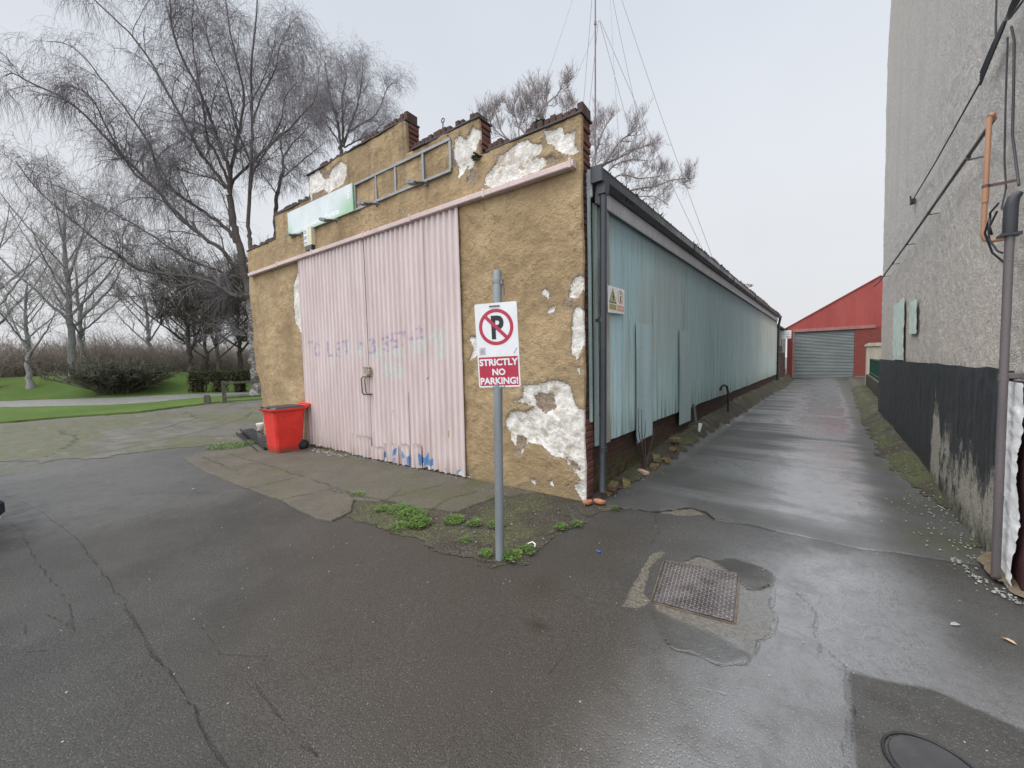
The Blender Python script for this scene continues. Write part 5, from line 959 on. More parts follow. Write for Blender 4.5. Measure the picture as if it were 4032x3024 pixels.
cable([(3.25, 1.10, 4.20), (3.25, 1.14, 4.45), (3.25, 1.15, 5.2), (3.25, 1.16, 7.)], .007); cable([(3.26, .86, 4.14), (3.26, .84, 3.7), (3.26, .80, 3.2), (3.26, .73, 2.95), (3.22, .62, 2.78), (3.2, .5, 2.74)], .006); cable([(3.25, .74, 4.15), (3.25, .66, 4.0), (3.25, .62, 3.6), (3.25, .60, 3.3), (3.25, .47, 3.0), (3.23, .33, 2.85)], .008)
q = MB(); q.tube([(3.15, .36, 2.76), (3.13, .45, 2.72), (3.14, .50, 2.63), (3.14, .44, 2.56), (3.12, .40, 2.61), (3.13, .46, 2.68), (3.13, .56, 2.60), (3.18, .60, 2.45), (3.25, .62, 2.36)], .007, 6); q.tube([(3.14, .34, 2.70), (3.12, .42, 2.60), (3.13, .44, 2.52), (3.16, .38, 2.42), (3.18, .36, 2.40)], .007, 6); q.build('cable_loops', M_cab, house)
q = MB(); q.bbox((3.27, 5.36, 4.22), (.06, .10, .08)); q.tube([(3.25, 5.36, 4.2), (3.24, 5.36, 4.32)], .012, 6); q.build('cable_anchor', M_slate, house)
M_mint = weathered('mint_patch', (.66, .76, .68), .85, .9, 5, .7, .2, 0, False, (.52, .56, .48), .3)
for P in ([(7.45, 2.70), (5.89, 2.70), (5.82, 1.57), (7.31, 1.57)], [(5.29, 2.55), (4.6, 2.52), (4.54, 2.0), (5.28, 2.01)]):
    Y_, Z_ = np.meshgrid(np.linspace(4.4, 7.6, 80), np.linspace(1.5, 2.8, 40)); V2, T2 = clip_tris(np.stack([Y_.ravel(), Z_.ravel()], 1), grid_tris(80, 40), sdf(Y_.ravel(), Z_.ravel(), P) + .05 * (fbm(Y_.ravel() * 6, Z_.ravel() * 6, 3, 3) - .5))
    link('painted_patch', np_mesh('painted_patch', np.stack([XR - .024 - .02 * fbm(V2[:, 0] * 12, V2[:, 1] * 12, 75, 2), V2[:, 0], V2[:, 1]], 1), T2[:, ::-1], None), M_mint, house)
M_sand = weathered('sandy_concrete', (.20, .155, .105), .45, .85, 7, .7, .2, 0, False, (.05, .048, .03), .9)
Xc, Yc = np.meshgrid(np.linspace(2.9, 3.6, 40), np.linspace(-.15, .75, 50)); xf, yf = Xc.ravel(), Yc.ravel()
V2, T2 = clip_tris(np.stack([xf, yf], 1), grid_tris(40, 50), sdf(xf, yf, [(3.16, .58), (3.17, .34), (3.24, .12), (3.34, -.08), (3.58, -.10), (3.58, .7), (3.24, .7)]) + .12 * (fbm(xf * 8, yf * 8, 5, 3) - .5))
dd_ = sdf(V2[:, 0], V2[:, 1], [(3.10, .58), (3.12, .34), (3.22, .10), (3.32, -.10), (3.9, -.10), (3.9, .9), (3.2, .9)])
link('footing_lump', np_mesh('footing_lump', np.stack([V2[:, 0], V2[:, 1], h_ground(V2[:, 0], V2[:, 1]) + .012 + np.clip(-dd_ * .5, 0, .09) + .03 * (fbm(V2[:, 0] * 9, V2[:, 1] * 9, 6, 3) - .4)], 1), T2, None), M_sand, house)

# ================================================================== END OF THE LANE
g = G('red_cladding'); s = g.xyz(); n1 = g.noise(1., 5, .6, g.map((1.2, 1, .3))); n2 = g.noise(12, 4, .6)
c = g.mix(g.mr(n1, .3, .7), (.27, .042, .036), (.335, .066, .054)); c = g.mix(g.mth('MULTIPLY', g.mr(n2, .5, .75), .3), c, (.30, .12, .11)); c = g.mix(g.mth('MULTIPLY', g.mr(s[2], .8, 0.), g.mr(n2, .35, .6, .1, .7)), c, (.20, .12, .09))
M_redc = g.out(c, .55, g.bump(g.n('ShaderNodeTexWave', i_Vector=g.co(), i_Scale=2.2).outputs[1], .25, .02), .4)
M_redb = brick_mat('red_painted_brick', (.25, .055, .047), (.29, .070, .058), (.22, .06, .052), .5, 'x', 1., .3)
wh = empty('red_warehouse', (0, 30.6, 0), 0, 'red gabled warehouse with a grey roller shutter at the far end of the lane', 'warehouse')
MB().prism([(-.1, 3.42), (9.6, 3.42), (9.6, 3.74), (4.75, 6.62), (-.1, 3.70)], .0, 14, 'y').build('gable', M_redc, wh)
MB().box(-.1, .30, .01, .4, -.1, 3.419).build('front_wall', M_redb, wh); MB().box(3.58, 9.6, .01, .4, -.1, 3.419).build('front_wall', M_redb, wh)
q = MB(); q.box(.20, 4.6, -.05, .005, 3.35, 3.55); q.build('lintel', weathered('pinkish_lintel', (.36, .17, .15), .7, .7, 3, .2), wh)
q = MB(); q.bbox((.26, .0, 1.67), (.10, .05, 3.34)); q.build('jamb', weathered('faded_red_jamb', (.34, .16, .14), .7, .7, 3, .2), wh)
g = G('shutter_steel'); s = g.xyz(); n1 = g.noise(1., 4, .6, g.map((.6, 1, 3))); n2 = g.noise(1, 4, .6, g.map((5, 5, .6)))
c = g.mix(g.mr(n1, .3, .7), (.095, .108, .108), (.135, .15, .15)); c = g.mix(g.mth('MULTIPLY', g.mr(n2, .5, .72), .35), c, (.09, .10, .095)); c = g.mix(g.mr(s[2], 3.0, 3.35, 0, .6), c, (.035, .04, .04)); c = g.mix(g.mr(s[2], .35, 0., 0, .5), c, (.06, .06, .05))
M_shut = g.out(c, .45, None, .5, .3)
zs = np.arange(.02, 3.36, .012); xs = np.array([.31, 3.57]); Xs, Zs = np.meshgrid(xs, zs); Ys = .06 - .028 * np.abs(np.sin(np.pi * Zs / .10)); qi = np.arange(Xs.size).reshape(Xs.shape)
link('roller_shutter', np_mesh('roller_shutter', np.stack([Xs.ravel(), Ys.ravel(), Zs.ravel()], 1), np.stack([qi[:-1, :-1], qi[:-1, 1:], qi[1:, 1:], qi[1:, :-1]], -1).reshape(-1, 4), None, smooth=True), M_shut, wh)
q = MB(); q.prism([(-.25, 3.60), (4.75, 6.63), (9.75, 3.64), (9.75, 3.69), (4.75, 6.70), (-.25, 3.66)], -.06, 14.2, 'y'); q.build('roof_edge', weathered('red_verge', (.32, .07, .06), .7, .6, 3), wh)
MB().box(3.6, 4.3, -.08, .0, -.05, .2).build('footing', weathered('pale_footing', (.30, .27, .22), .6, .8, 6), wh)
ob = empty('brick_outbuilding', (0, 0, 0), 0, 'low brick outbuilding with pale upper wall between the tin wall and the red warehouse', 'outbuilding')
q = MB(); q.box(-4, -.20, 22.45, 30.5, -.1, 1.9); q.build('brick_wall', brick_mat('old_brick', (.12, .05, .04), (.17, .075, .055), (.10, .085, .07), .4, 'y'), ob)
q = MB(); q.box(-4, -.19, 22.45, 30.5, 1.905, 3.35); q.build('upper_wall', weathered('pale_upper', (.38, .38, .32), .6, .8, 3, .2), ob)
q = MB(); q.prism([(.0, 3.36), (-4.1, 4.3), (-4.1, 4.38), (.0, 3.46)], 22.42, 30.55, 'y'); q.build('roof', M_roof, ob)
M_gg = weathered('green_grey_box', (.11, .13, .11), .6, .7, 6); MB().box(-.19, -.02, 25.2, 25.9, 1.95, 2.3).build('meter_box', M_gg, ob); MB().box(-.19, .08, 25.15, 25.95, 1.75, 1.83).build('shelf', M_gg, ob); MB().box(-.189, -.05, 24.3, 24.5, .0, 1.6).build('pier', M_gg, ob)
M_pc = plain('pale_cream', (.66, .64, .54), .5); MB().bbox((-.12, 23.6, 1.5), (.08, .14, .34), None, .02).build('pale_plate', M_pc, ob); MB().bbox((-.12, 23.7, .95), (.08, .12, .42), None, .02).build('pale_plate', M_pc, ob)
q = MB(); q.cyl((.08, 26.4, .0), (.08, 26.4, .85), .05, 10); o = q.build('low_post', weathered('rust_post', (.25, .12, .09), .6, .7, 6)); props(o, 'short rusty post at the foot of the red warehouse left corner', 'post')
ns = empty('notice_board', (.08, 27.0, 2.79), 0, 'white notice board with dark lettering projecting from the wall at the lane end', 'notice board')
q = MB(); q.box(-.25, .27, -.02, .0, .0, .52); q.build('board', plain('notice_white', (.70, .70, .70), .5), ns)
q = MB()
def dashes(q, x0, x1, z, h, n, d=-.0225):
    w = (x1 - x0) / n
    for k in range(n): q.box(x0 + k * w, x0 + k * w + w * .74, d, -.0205, z, z + h * (.75 + .25 * ((k * 7) % 3) / 2))
dashes(q, -.16, .18, .39, .05, 9); dashes(q, -.22, .0, .25, .055, 5); dashes(q, .03, .24, .25, .055, 5); dashes(q, -.20, -.09, .07, .08, 2); dashes(q, .02, .14, .07, .11, 2); dashes(q, .15, .24, .07, .06, 3); q.build('wording', plain('notice_ink', (.20, .20, .23), .5), ns)
q = MB(); q.box(-.26, -.235, .0, .03, -.9, .5); q.build('bracket', M_slate, ns)
lw = empty('low_wall', (0, 0, 0), 0, 'low dark mossy wall with green railings beyond the grey house', 'wall'); M_lw = weathered('damp_wall', (.11, .10, .085), .5, .85, 3, .4, .2, 0, True, (.05, .06, .025), .7)
MB().prism([(3.50, 10.2), (3.72, 10.2), (3.92, 21.6), (3.68, 21.6)], -.1, .70, 'z').build('wall', M_lw, lw)
gp = empty('gate_pier', (3.98, 21.95, 0), 0, 'pale rendered gate pier with rounded cap at the end of the low wall', 'pier'); M_pier = weathered('pale_pier', (.50, .46, .36), .7, .85, 3, .25, .2, 0, True, (.15, .14, .1), .5)
q = MB(); q.bbox((0, 0, 1.0), (.60, .5, 2.1), None, .02); q.build('shaft', M_pier, gp)
q = MB(); q.prism([(-.36, 2.051), (.36, 2.051), (.36, 2.13), (.2, 2.22), (-.2, 2.22), (-.36, 2.13)], -.31, .31); q.build('cap', M_pier, gp)
gl = empty('green_railing', (0, 0, 0), 0, 'dark green metal railing standing on the low mossy wall', 'railing'); M_green = weathered('green_paint', (.018, .085, .055), .6, .45, 5, .1)
q = MB()
def rp(t): return (3.60 + .2 * t, 10.4 + 11. * t)
for zc in (.80, 1.42):
    a, b = rp(0), rp(1); q.tube([(a[0], a[1], zc), (b[0], b[1], zc)], .028, 6)
q.build('rail', M_green, gl)
me_ = MB().cyl((0, 0, .66), (0, 0, 1.46), .013, 5).mesh('bar')
for k in range(70): x, y = rp(k / 69); link('bar', me_, M_green, gl, (x, y, 0))

# ================================================================== MAST AND CAR
mast = empty('radio_mast', (-9.18, 17.9, 0), 0, 'tall thin radio mast held by guy wires behind the workshop roof', 'mast'); MX, MY = -9.18, 17.9
def mp(z): return (-.18 * 0 - .018 * (z - 12.), .058 * (z - 12.) + .7, z)
M_mast = weathered('dull_mast', (.20, .15, .155), .7, .5, 1, .05, .4, .3)
q = MB(); q.tube([mp(-.1), mp(14), mp(22.5), mp(30)], [.05, .05, .045, .04], 8); q.tube([mp(22.4), mp(22.6)], .075, 8); q.build('pole', M_mast, mast)
M_wire = weathered('grey_wire', (.22, .22, .23), .8, .5, 1, .0)
for (a, b, r_) in [((-10.48, 18.19, 23.81), (-9.46, 13.28, 15.94), .011), ((-9.11, 19.2, 22.51), (-8.55, 13.98, 15.31), .011), ((-9.5, 18.99, 23.78), (-12.79, 23.89, 21.57), .011), ((-9.15, 19.18, 22.51), (-12.45, 24.14, 21.17), .011), ((-8.59, 19.72, 23.76), (-4.22, 10.7, 10.76), .013), ((-8.43, 19.85, 23.75), (-7.14, 22.75, 13.89), .011), ((-9.09, 19.22, 22.51), (-9.08, 26.48, 15.91), .011), ((-9.05, 19.26, 22.51), (-4.16, 24.76, 8.54), .012), ((-7.95, 20.24, 23.74), (-2.88, 20.55, 7.2), .012)]:
    A, B = Vector(a), Vector(b); d = B - A; tz = (4.2 - A.z) / d.z; tz = min(tz, 2.4); E_ = A + d * tz; S_ = A - d * ((30 - A.z) / -d.z if a[2] > 23 and False else (.45 if a[2] > 23 else 0))
    q = MB(); mid_ = [(S_.lerp(E_, t)) - Vector((MX, MY, 0)) + Vector((0, 0, -.5 * math.sin(math.pi * t))) for t in (0, .25, .5, .75, 1)]; q.tube(mid_, r_, 5); q.build('guy_wire', M_wire, mast)
car = empty('parked_car', (-4.08, -4.298, 0), R(186), 'dark parked car at the left edge, only its bumper corner in view', 'car'); M_car = weathered('navy_paint', (.012, .015, .04), .8, .2, 3, .02, .6); M_glass = plain('car_glass', (.02, .025, .03), .08, .6)
q = MB(); sec = [(.02, .30, .62, 1.45), (.12, .24, .74, 1.62), (.9, .22, .86, 1.70), (1.5, .22, .92, 1.72), (3.4, .22, .92, 1.72), (4.0, .26, .86, 1.6)]
V = []; F = []
for i, (x, z0, z1, w) in enumerate(sec): b = len(V); V += [(x, .10, z0), (x, w, z0), (x, w, z1), (x, .10, z1)]
for i in range(len(sec) - 1):
    for j in range(4): F.append((i * 4 + j, i * 4 + (j + 1) % 4, i * 4 + 4 + (j + 1) % 4, i * 4 + 4 + j))
F += [(3, 2, 1, 0), (20, 21, 22, 23)]; q.add(V, F); q.build('body', M_car, car)
q = MB(); q.prism([(1.0, .87), (1.7, 1.38), (3.0, 1.42), (3.7, .92)], .18, 1.6); q.build('cabin', M_glass, car)
q = MB(); q.bbox((.03, .85, .38), (.10, 1.66, .15), None, .03); q.build('bumper', plain('bumper_black', (.014, .013, .03), .4), car)
q = MB(); q.bbox((.03, .16, .285), (.06, .22, .03), None, .008); q.build('reflector', plain('pale_reflector', (.62, .62, .50), .3), car)
for x in (.75, 3.3):
    for y in (.20, 1.58): q = MB(); q.tube([(x, y - .1, .31), (x, y + .1, .31)], .31, 24); o = q.build('wheel', M_tyre, car); q = MB(); q.tube([(x, y - .105, .31), (x, y + .105, .31)], .19, 16); q.build('rim', M_alu, o)
# limb skeletons: (x, y, z, radius) in metres
BIRCH=[
('t', [(-24.47, 4.46, -0.04, 0.3), (-24.55, 4.49, 1.19, 0.282), (-24.64, 4.53, 2.72, 0.265), (-24.75, 4.55, 4.24, 0.247), (-24.91, 4.54, 5.77, 0.23), (-25.21, 4.41, 7.31, 0.212), (-25.44, 4.33, 8.84, 0.195), (-25.76, 4.18, 10.38, 0.177), (-25.98, 4.15, 12.21, 0.16)]),
('t', [(-24.91, 4.54, 5.77, 0.15), (-24.95, 4.72, 7.62, 0.135), (-25.09, 4.8, 9.17, 0.12), (-25.3, 4.79, 10.24, 0.105), (-25.3, 5.16, 14.16, 0.09), (-25.34, 5.35, 16.11, 0.075), (-25.54, 5.55, 19.93, 0.06), (-25.48, 5.86, 22.32, 0.045), (-25.45, 6.17, 25.18, 0.03)]),
('l', [(-25.98, 4.15, 12.21, 0.13), (-25.71, 4.14, 13.57, 0.112), (-25.86, 3.78, 14.62, 0.093), (-26.22, 3.33, 16.9, 0.075), (-27.35, 2.36, 20.48, 0.057), (-27.34, 2.21, 22.71, 0.038), (-27.17, 2.13, 24.2, 0.02)]),
('l', [(-25.98, 4.15, 12.21, 0.11), (-26.24, 4.37, 13.82, 0.095), (-26.22, 4.89, 16.29, 0.08), (-26.31, 5.31, 18.51, 0.065), (-27.02, 5.24, 21.09, 0.05), (-27.74, 5.17, 23.54, 0.035), (-28.35, 5.23, 26.7, 0.02)]),
('l', [(-24.92, 4.52, 5.62, 0.13), (-24.93, 4.09, 5.85, 0.118), (-24.99, 3.62, 5.99, 0.106), (-25.76, 2.63, 6.81, 0.093), (-27.96, 0.46, 7.29, 0.081), (-28.58, -0.43, 7.93, 0.069), (-28.45, -0.73, 8.19, 0.057), (-29.42, -1.85, 9.45, 0.044), (-30.8, -3.25, 11.5, 0.032), (-31.18, -3.88, 12.82, 0.02)]),
('l', [(-25.28, 4.34, 7.23, 0.14), (-25.52, 3.92, 8.03, 0.126), (-25.74, 3.5, 8.6, 0.112), (-27.25, 2.12, 10.37, 0.098), (-28.38, 1.06, 12.28, 0.084), (-29.47, 0.01, 13.97, 0.071), (-31.24, -1.5, 16.68, 0.057), (-33.08, -3.17, 18.05, 0.043), (-33.32, -3.64, 18.33, 0.029), (-33.41, -4.03, 18.0, 0.015)]),
('l', [(-25.62, 4.21, 9.23, 0.14), (-26.03, 4.15, 9.68, 0.124), (-26.54, 4.03, 10.24, 0.109), (-28.11, 3.09, 11.57, 0.093), (-30.01, 1.93, 13.31, 0.078), (-31.28, 1.36, 16.2, 0.062), (-33.47, 0.08, 19.65, 0.046), (-35.46, -1.09, 22.26, 0.031), (-37.12, -2.16, 22.85, 0.015)]),
('l', [(-25.91, 4.17, 11.75, 0.11), (-25.94, 3.99, 12.52, 0.095), (-26.9, 3.12, 14.29, 0.08), (-27.94, 2.28, 17.11, 0.065), (-29.53, 1.04, 20.8, 0.05), (-31.07, -0.26, 22.93, 0.035), (-31.46, -0.74, 23.59, 0.02)]),
('l', [(-25.74, 3.27, 6.48, 0.06), (-25.89, 2.65, 6.67, 0.05), (-26.9, 1.29, 6.37, 0.041), (-27.7, 0.09, 5.84, 0.031), (-28.19, -0.83, 5.76, 0.022), (-28.5, -1.59, 5.81, 0.012)]),
('l', [(-25.79, 4.57, 7.12, 0.09), (-27.35, 3.81, 7.74, 0.079), (-29.17, 2.85, 8.47, 0.069), (-30.48, 2.31, 9.27, 0.058), (-32.68, 1.1, 10.82, 0.047), (-35.0, -0.21, 12.32, 0.036), (-38.02, -2.06, 14.07, 0.026), (-40.11, -3.26, 14.59, 0.015)]),
('l', [(-27.14, 2.65, 9.95, 0.05), (-27.47, 2.03, 10.4, 0.04), (-28.0, 1.29, 11.47, 0.03), (-28.96, 0.13, 11.46, 0.02), (-29.6, -0.85, 10.5, 0.01)]),
('l', [(-26.57, 4.08, 12.64, 0.05), (-27.46, 3.8, 13.36, 0.04), (-28.95, 3.02, 13.92, 0.03), (-30.47, 2.23, 14.59, 0.02), (-32.02, 1.4, 15.07, 0.01)]),
('l', [(-28.5, 1.08, 12.32, 0.08), (-28.89, 0.27, 13.11, 0.063), (-29.41, -0.54, 15.23, 0.046), (-29.48, -1.03, 16.66, 0.029), (-29.69, -1.73, 17.05, 0.012)]),
('l', [(-25.8, 4.19, 10.83, 0.09), (-26.17, 4.28, 12.8, 0.08), (-25.43, 5.21, 14.13, 0.07), (-24.81, 6.04, 15.3, 0.061), (-24.24, 6.82, 16.24, 0.051), (-23.79, 7.5, 17.28, 0.041), (-23.33, 8.19, 18.33, 0.032), (-23.34, 8.5, 19.33, 0.022), (-23.49, 8.73, 20.87, 0.012)]),
('l', [(-25.27, 4.98, 12.28, 0.07), (-24.7, 5.08, 13.36, 0.058), (-23.83, 5.43, 14.39, 0.047), (-22.79, 5.95, 15.94, 0.035), (-22.2, 6.08, 17.14, 0.024), (-21.35, 6.36, 17.67, 0.012)]),
('l', [(-25.36, 5.35, 16.52, 0.06), (-25.31, 5.92, 18.39, 0.048), (-25.01, 6.67, 20.13, 0.036), (-25.1, 7.12, 22.0, 0.024), (-24.9, 7.73, 22.67, 0.012)]),
('l', [(-25.36, 5.18, 14.19, 0.06), (-25.72, 4.61, 16.16, 0.048), (-25.85, 4.26, 18.53, 0.036), (-26.19, 3.7, 20.24, 0.024), (-26.16, 3.43, 22.03, 0.012)]),
('l', [(-26.22, 4.24, 12.69, 0.08), (-26.35, 3.78, 14.28, 0.069), (-26.43, 3.32, 15.25, 0.057), (-26.2, 3.17, 17.03, 0.046), (-26.14, 2.89, 19.14, 0.035), (-25.84, 2.81, 21.17, 0.023), (-25.29, 2.9, 22.73, 0.012)]),
('l', [(-25.63, 5.44, 17.24, 0.05), (-25.76, 5.56, 18.1, 0.04), (-25.24, 6.29, 20.06, 0.03), (-25.04, 6.75, 21.88, 0.02), (-25.08, 6.98, 23.26, 0.01)]),
('l', [(-24.6, 4.55, 6.04, 0.05), (-24.82, 4.19, 5.97, 0.043), (-25.17, 3.73, 5.96, 0.037), (-25.35, 3.41, 5.8, 0.03)]),
('l', [(-24.46, 4.47, 3.46, 0.03), (-24.7, 4.03, 3.6, 0.024), (-24.97, 3.55, 3.64, 0.018), (-25.4, 2.95, 3.6, 0.012)]),
]
BIRCH_B=[
('t', [(-31.0, 13.94, 16.69, 0.2), (-31.05, 14.1, 19.34, 0.18), (-31.11, 14.15, 20.78, 0.16)]),
('l', [(-31.12, 14.15, 20.78, 0.12), (-31.09, 14.0, 21.98, 0.1), (-31.15, 13.79, 23.29, 0.08), (-31.34, 13.48, 24.7, 0.06), (-31.36, 13.33, 26.2, 0.04), (-31.36, 13.16, 27.46, 0.02)]),
('l', [(-31.03, 14.22, 20.77, 0.12), (-31.26, 14.51, 22.84, 0.095), (-31.6, 14.75, 25.43, 0.07), (-31.59, 15.22, 27.31, 0.045), (-32.15, 15.21, 28.98, 0.02)]),
('l', [(-30.93, 14.3, 20.77, 0.12), (-30.59, 14.68, 22.2, 0.095), (-30.07, 15.26, 24.34, 0.07), (-29.82, 15.6, 26.25, 0.045), (-29.77, 15.79, 28.16, 0.02)]),
('l', [(-30.58, 14.67, 21.96, 0.08), (-29.99, 15.53, 22.81, 0.065), (-29.2, 16.58, 23.9, 0.05), (-28.71, 17.47, 26.25, 0.035), (-28.46, 18.04, 26.9, 0.02)]),
('l', [(-31.12, 14.15, 20.78, 0.08), (-31.37, 13.59, 21.79, 0.06), (-31.79, 12.89, 22.79, 0.04), (-32.02, 12.35, 23.76, 0.02)]),
('l', [(-30.93, 14.29, 20.65, 0.07), (-29.69, 14.89, 21.03, 0.053), (-28.29, 15.63, 21.51, 0.037), (-27.19, 16.16, 22.46, 0.02)]),
]
BIRCH_C=[
('t', [(-29.85, 7.94, 10.08, 0.16), (-29.91, 8.11, 12.97, 0.143), (-29.85, 8.25, 14.3, 0.125), (-29.57, 8.62, 16.13, 0.107), (-29.55, 8.71, 17.15, 0.09)]),
('l', [(-29.81, 8.29, 14.4, 0.05), (-29.77, 7.93, 14.87, 0.037), (-29.88, 7.46, 15.53, 0.023), (-29.98, 7.0, 16.17, 0.01)]),
('l', [(-29.55, 8.71, 17.15, 0.07), (-30.1, 8.81, 18.67, 0.05), (-30.16, 9.29, 20.11, 0.03), (-30.64, 9.46, 21.8, 0.01)]),
('l', [(-29.54, 8.68, 16.64, 0.05), (-28.35, 8.92, 15.56, 0.03), (-27.26, 9.08, 14.61, 0.01)]),
('l', [(-29.55, 8.71, 17.15, 0.07), (-29.45, 9.31, 18.35, 0.05), (-29.01, 10.18, 19.56, 0.03), (-28.89, 10.81, 20.91, 0.01)]),
('l', [(-29.68, 8.49, 15.62, 0.06), (-28.92, 9.4, 16.7, 0.043), (-28.15, 10.32, 17.79, 0.027), (-27.53, 11.1, 18.69, 0.01)]),
]
ASH=[
('t', [(-14.13, 24.55, 10.39, 0.3), (-13.69, 25.07, 12.46, 0.26), (-13.24, 25.6, 14.73, 0.22)]),
('l', [(-13.15, 25.78, 16.26, 0.13), (-12.31, 26.24, 17.63, 0.105), (-11.07, 27.05, 19.37, 0.08), (-10.35, 27.35, 19.75, 0.055), (-9.85, 27.49, 20.53, 0.03)]),
('l', [(-12.74, 26.2, 17.35, 0.11), (-11.9, 27.26, 18.14, 0.09), (-10.82, 28.51, 18.93, 0.07), (-9.94, 29.6, 19.6, 0.05), (-9.59, 30.22, 19.87, 0.03)]),
('l', [(-12.3, 26.5, 16.65, 0.08), (-11.7, 26.82, 17.38, 0.063), (-10.58, 27.55, 17.81, 0.047), (-9.35, 28.32, 17.63, 0.03)]),
('l', [(-11.73, 26.84, 14.98, 0.11), (-10.67, 27.74, 15.5, 0.09), (-9.28, 28.88, 15.74, 0.07), (-8.0, 29.96, 16.25, 0.05), (-7.14, 30.66, 16.36, 0.03)]),
('l', [(-10.97, 27.43, 14.68, 0.07), (-9.99, 27.8, 14.8, 0.053), (-8.81, 28.32, 14.63, 0.037), (-7.85, 28.61, 13.8, 0.02)]),
('l', [(-13.36, 25.6, 15.99, 0.12), (-13.25, 26.3, 17.82, 0.098), (-13.13, 27.02, 19.69, 0.075), (-12.89, 27.82, 21.31, 0.052), (-12.73, 28.5, 22.25, 0.03)]),
('l', [(-13.59, 25.46, 16.69, 0.1), (-13.6, 25.83, 18.84, 0.077), (-13.39, 26.34, 20.59, 0.053), (-13.17, 26.84, 21.94, 0.03)]),
('l', [(-14.04, 25.2, 18.08, 0.13), (-14.83, 24.44, 20.05, 0.11), (-15.8, 23.46, 20.79, 0.09), (-16.34, 22.84, 21.77, 0.07), (-16.35, 22.64, 22.72, 0.05), (-16.35, 22.45, 23.65, 0.03)]),
('l', [(-16.1, 22.47, 21.11, 0.07), (-15.5, 22.8, 21.92, 0.057), (-14.7, 23.28, 22.58, 0.043), (-14.36, 23.39, 23.25, 0.03)]),
('l', [(-16.1, 22.48, 21.24, 0.05), (-16.58, 22.5, 22.49, 0.035), (-17.12, 22.46, 23.48, 0.02)]),
('l', [(-14.49, 24.89, 18.78, 0.06), (-15.01, 25.31, 21.57, 0.04), (-15.41, 25.76, 23.3, 0.02)]),
('l', [(-14.9, 24.5, 18.1, 0.1), (-16.79, 23.41, 19.67, 0.083), (-18.06, 22.82, 21.1, 0.065), (-18.68, 22.74, 22.53, 0.048), (-19.06, 22.79, 23.12, 0.03)]),
('l', [(-15.54, 23.97, 17.98, 0.1), (-17.39, 22.55, 18.86, 0.083), (-18.81, 21.5, 20.28, 0.065), (-19.26, 21.24, 21.67, 0.048), (-19.39, 21.2, 22.5, 0.03)]),
('l', [(-18.03, 22.72, 19.42, 0.07), (-18.27, 22.86, 21.2, 0.053), (-18.06, 23.34, 22.42, 0.037), (-18.07, 23.59, 22.95, 0.02)]),
('l', [(-18.58, 22.3, 19.86, 0.06), (-19.8, 21.41, 21.15, 0.04), (-20.15, 21.2, 22.14, 0.02)]),
('l', [(-12.39, 26.37, 15.83, 0.08), (-11.33, 27.62, 16.87, 0.065), (-10.34, 28.73, 16.68, 0.05), (-9.34, 29.88, 16.91, 0.035), (-8.77, 30.69, 17.14, 0.02)]),
]
# ================================================================== TREES
def bark(name, a, b, rough=.9, sc=8):
    g = G(name); n1 = g.noise(sc, 5, .65, g.map((1, 1, .35))); n2 = g.noise(sc * 5, 3, .6)
    return g.out(g.mix(g.mr(n1, .35, .65), a, b), rough, g.bump(g.mth('ADD', n1, n2), .5, .01), .2)
def birch_bark():
    g = G('birch_bark'); s = g.xyz(); n1 = g.noise(1.6, 5, .65); n2 = g.noise(7, 4, .6, g.map((1, 1, 3.))); dk = g.mix(g.mr(n2, .3, .7), (.060, .050, .046), (.115, .10, .092))
    wh = g.mix(g.mr(n2, .42, .58), (.36, .345, .33), (.07, .06, .055)); f = g.mth('MULTIPLY', g.mr(s[2], 7.5, 4.), g.mr(n1, .42, .55)); return g.out(g.mix(f, dk, wh), .85, g.bump(n2, .4, .02), .2)
M_birch = birch_bark(); M_tw = bark('birch_twigs', (.140, .125, .132), (.205, .188, .198)); M_tw2 = bark('far_twigs', (.24, .225, .245), (.31, .295, .315)); M_ash = bark('ash_twigs', (.25, .215, .215), (.33, .29, .29))  # birch and far twigs paled so their colour carries the haze
M_dbark = bark('dark_bark', (.060, .055, .042), (.11, .10, .08)); M_dtw = bark('dark_twigs', (.065, .058, .045), (.115, .105, .085)); M_mbark = bark('misty_bark', (.19, .19, .185), (.27, .265, .26)); M_mtw = bark('misty_twigs', (.36, .345, .345), (.46, .445, .445)); M_scrub = bark('brown_scrub', (.24, .205, .18), (.34, .295, .26)); M_ever = bark('evergreen', (.075, .078, .055), (.17, .165, .125), .9, 3)  # distance haze is painted into the paler misty and scrub colours

def unit(a): return a / (np.linalg.norm(a, axis=-1, keepdims=True) + 1e-9)
def spline(pts, m):
    P = np.array(pts, float); n = len(P); out = []
    for i in range(n - 1):
        p0, p1, p2, p3 = P[max(i - 1, 0)], P[i], P[i + 1], P[min(i + 2, n - 1)]
        for t in np.arange(m) / m: out.append(.5 * ((2 * p1) + (-p0 + p2) * t + (2 * p0 - 5 * p1 + 4 * p2 - p3) * t * t + (-p0 + 3 * p1 - 3 * p2 + p3) * t ** 3))
    out.append(P[-1]); return np.array(out)
def shoots(r, base, dirs, L, r0, n, grav, wob, taper=.35, late=0.):
    """vectorised wandering shoots: base (m,3), dirs (m,3), L (m,), r0 (m,) -> P (m,n,3), R (m,n)"""
    m = len(base); P = np.empty((m, n, 3)); P[:, 0] = base; d = unit(dirs); st = (L / (n - 1))[:, None]
    for i in range(1, n):
        gv = grav + late * i / n
        d = unit(d + r.normal(0, wob, (m, 3)) + np.array([0, 0, 1.]) * gv); P[:, i] = P[:, i - 1] + d * st
    return P, r0[:, None] * np.linspace(1, taper, n)[None]
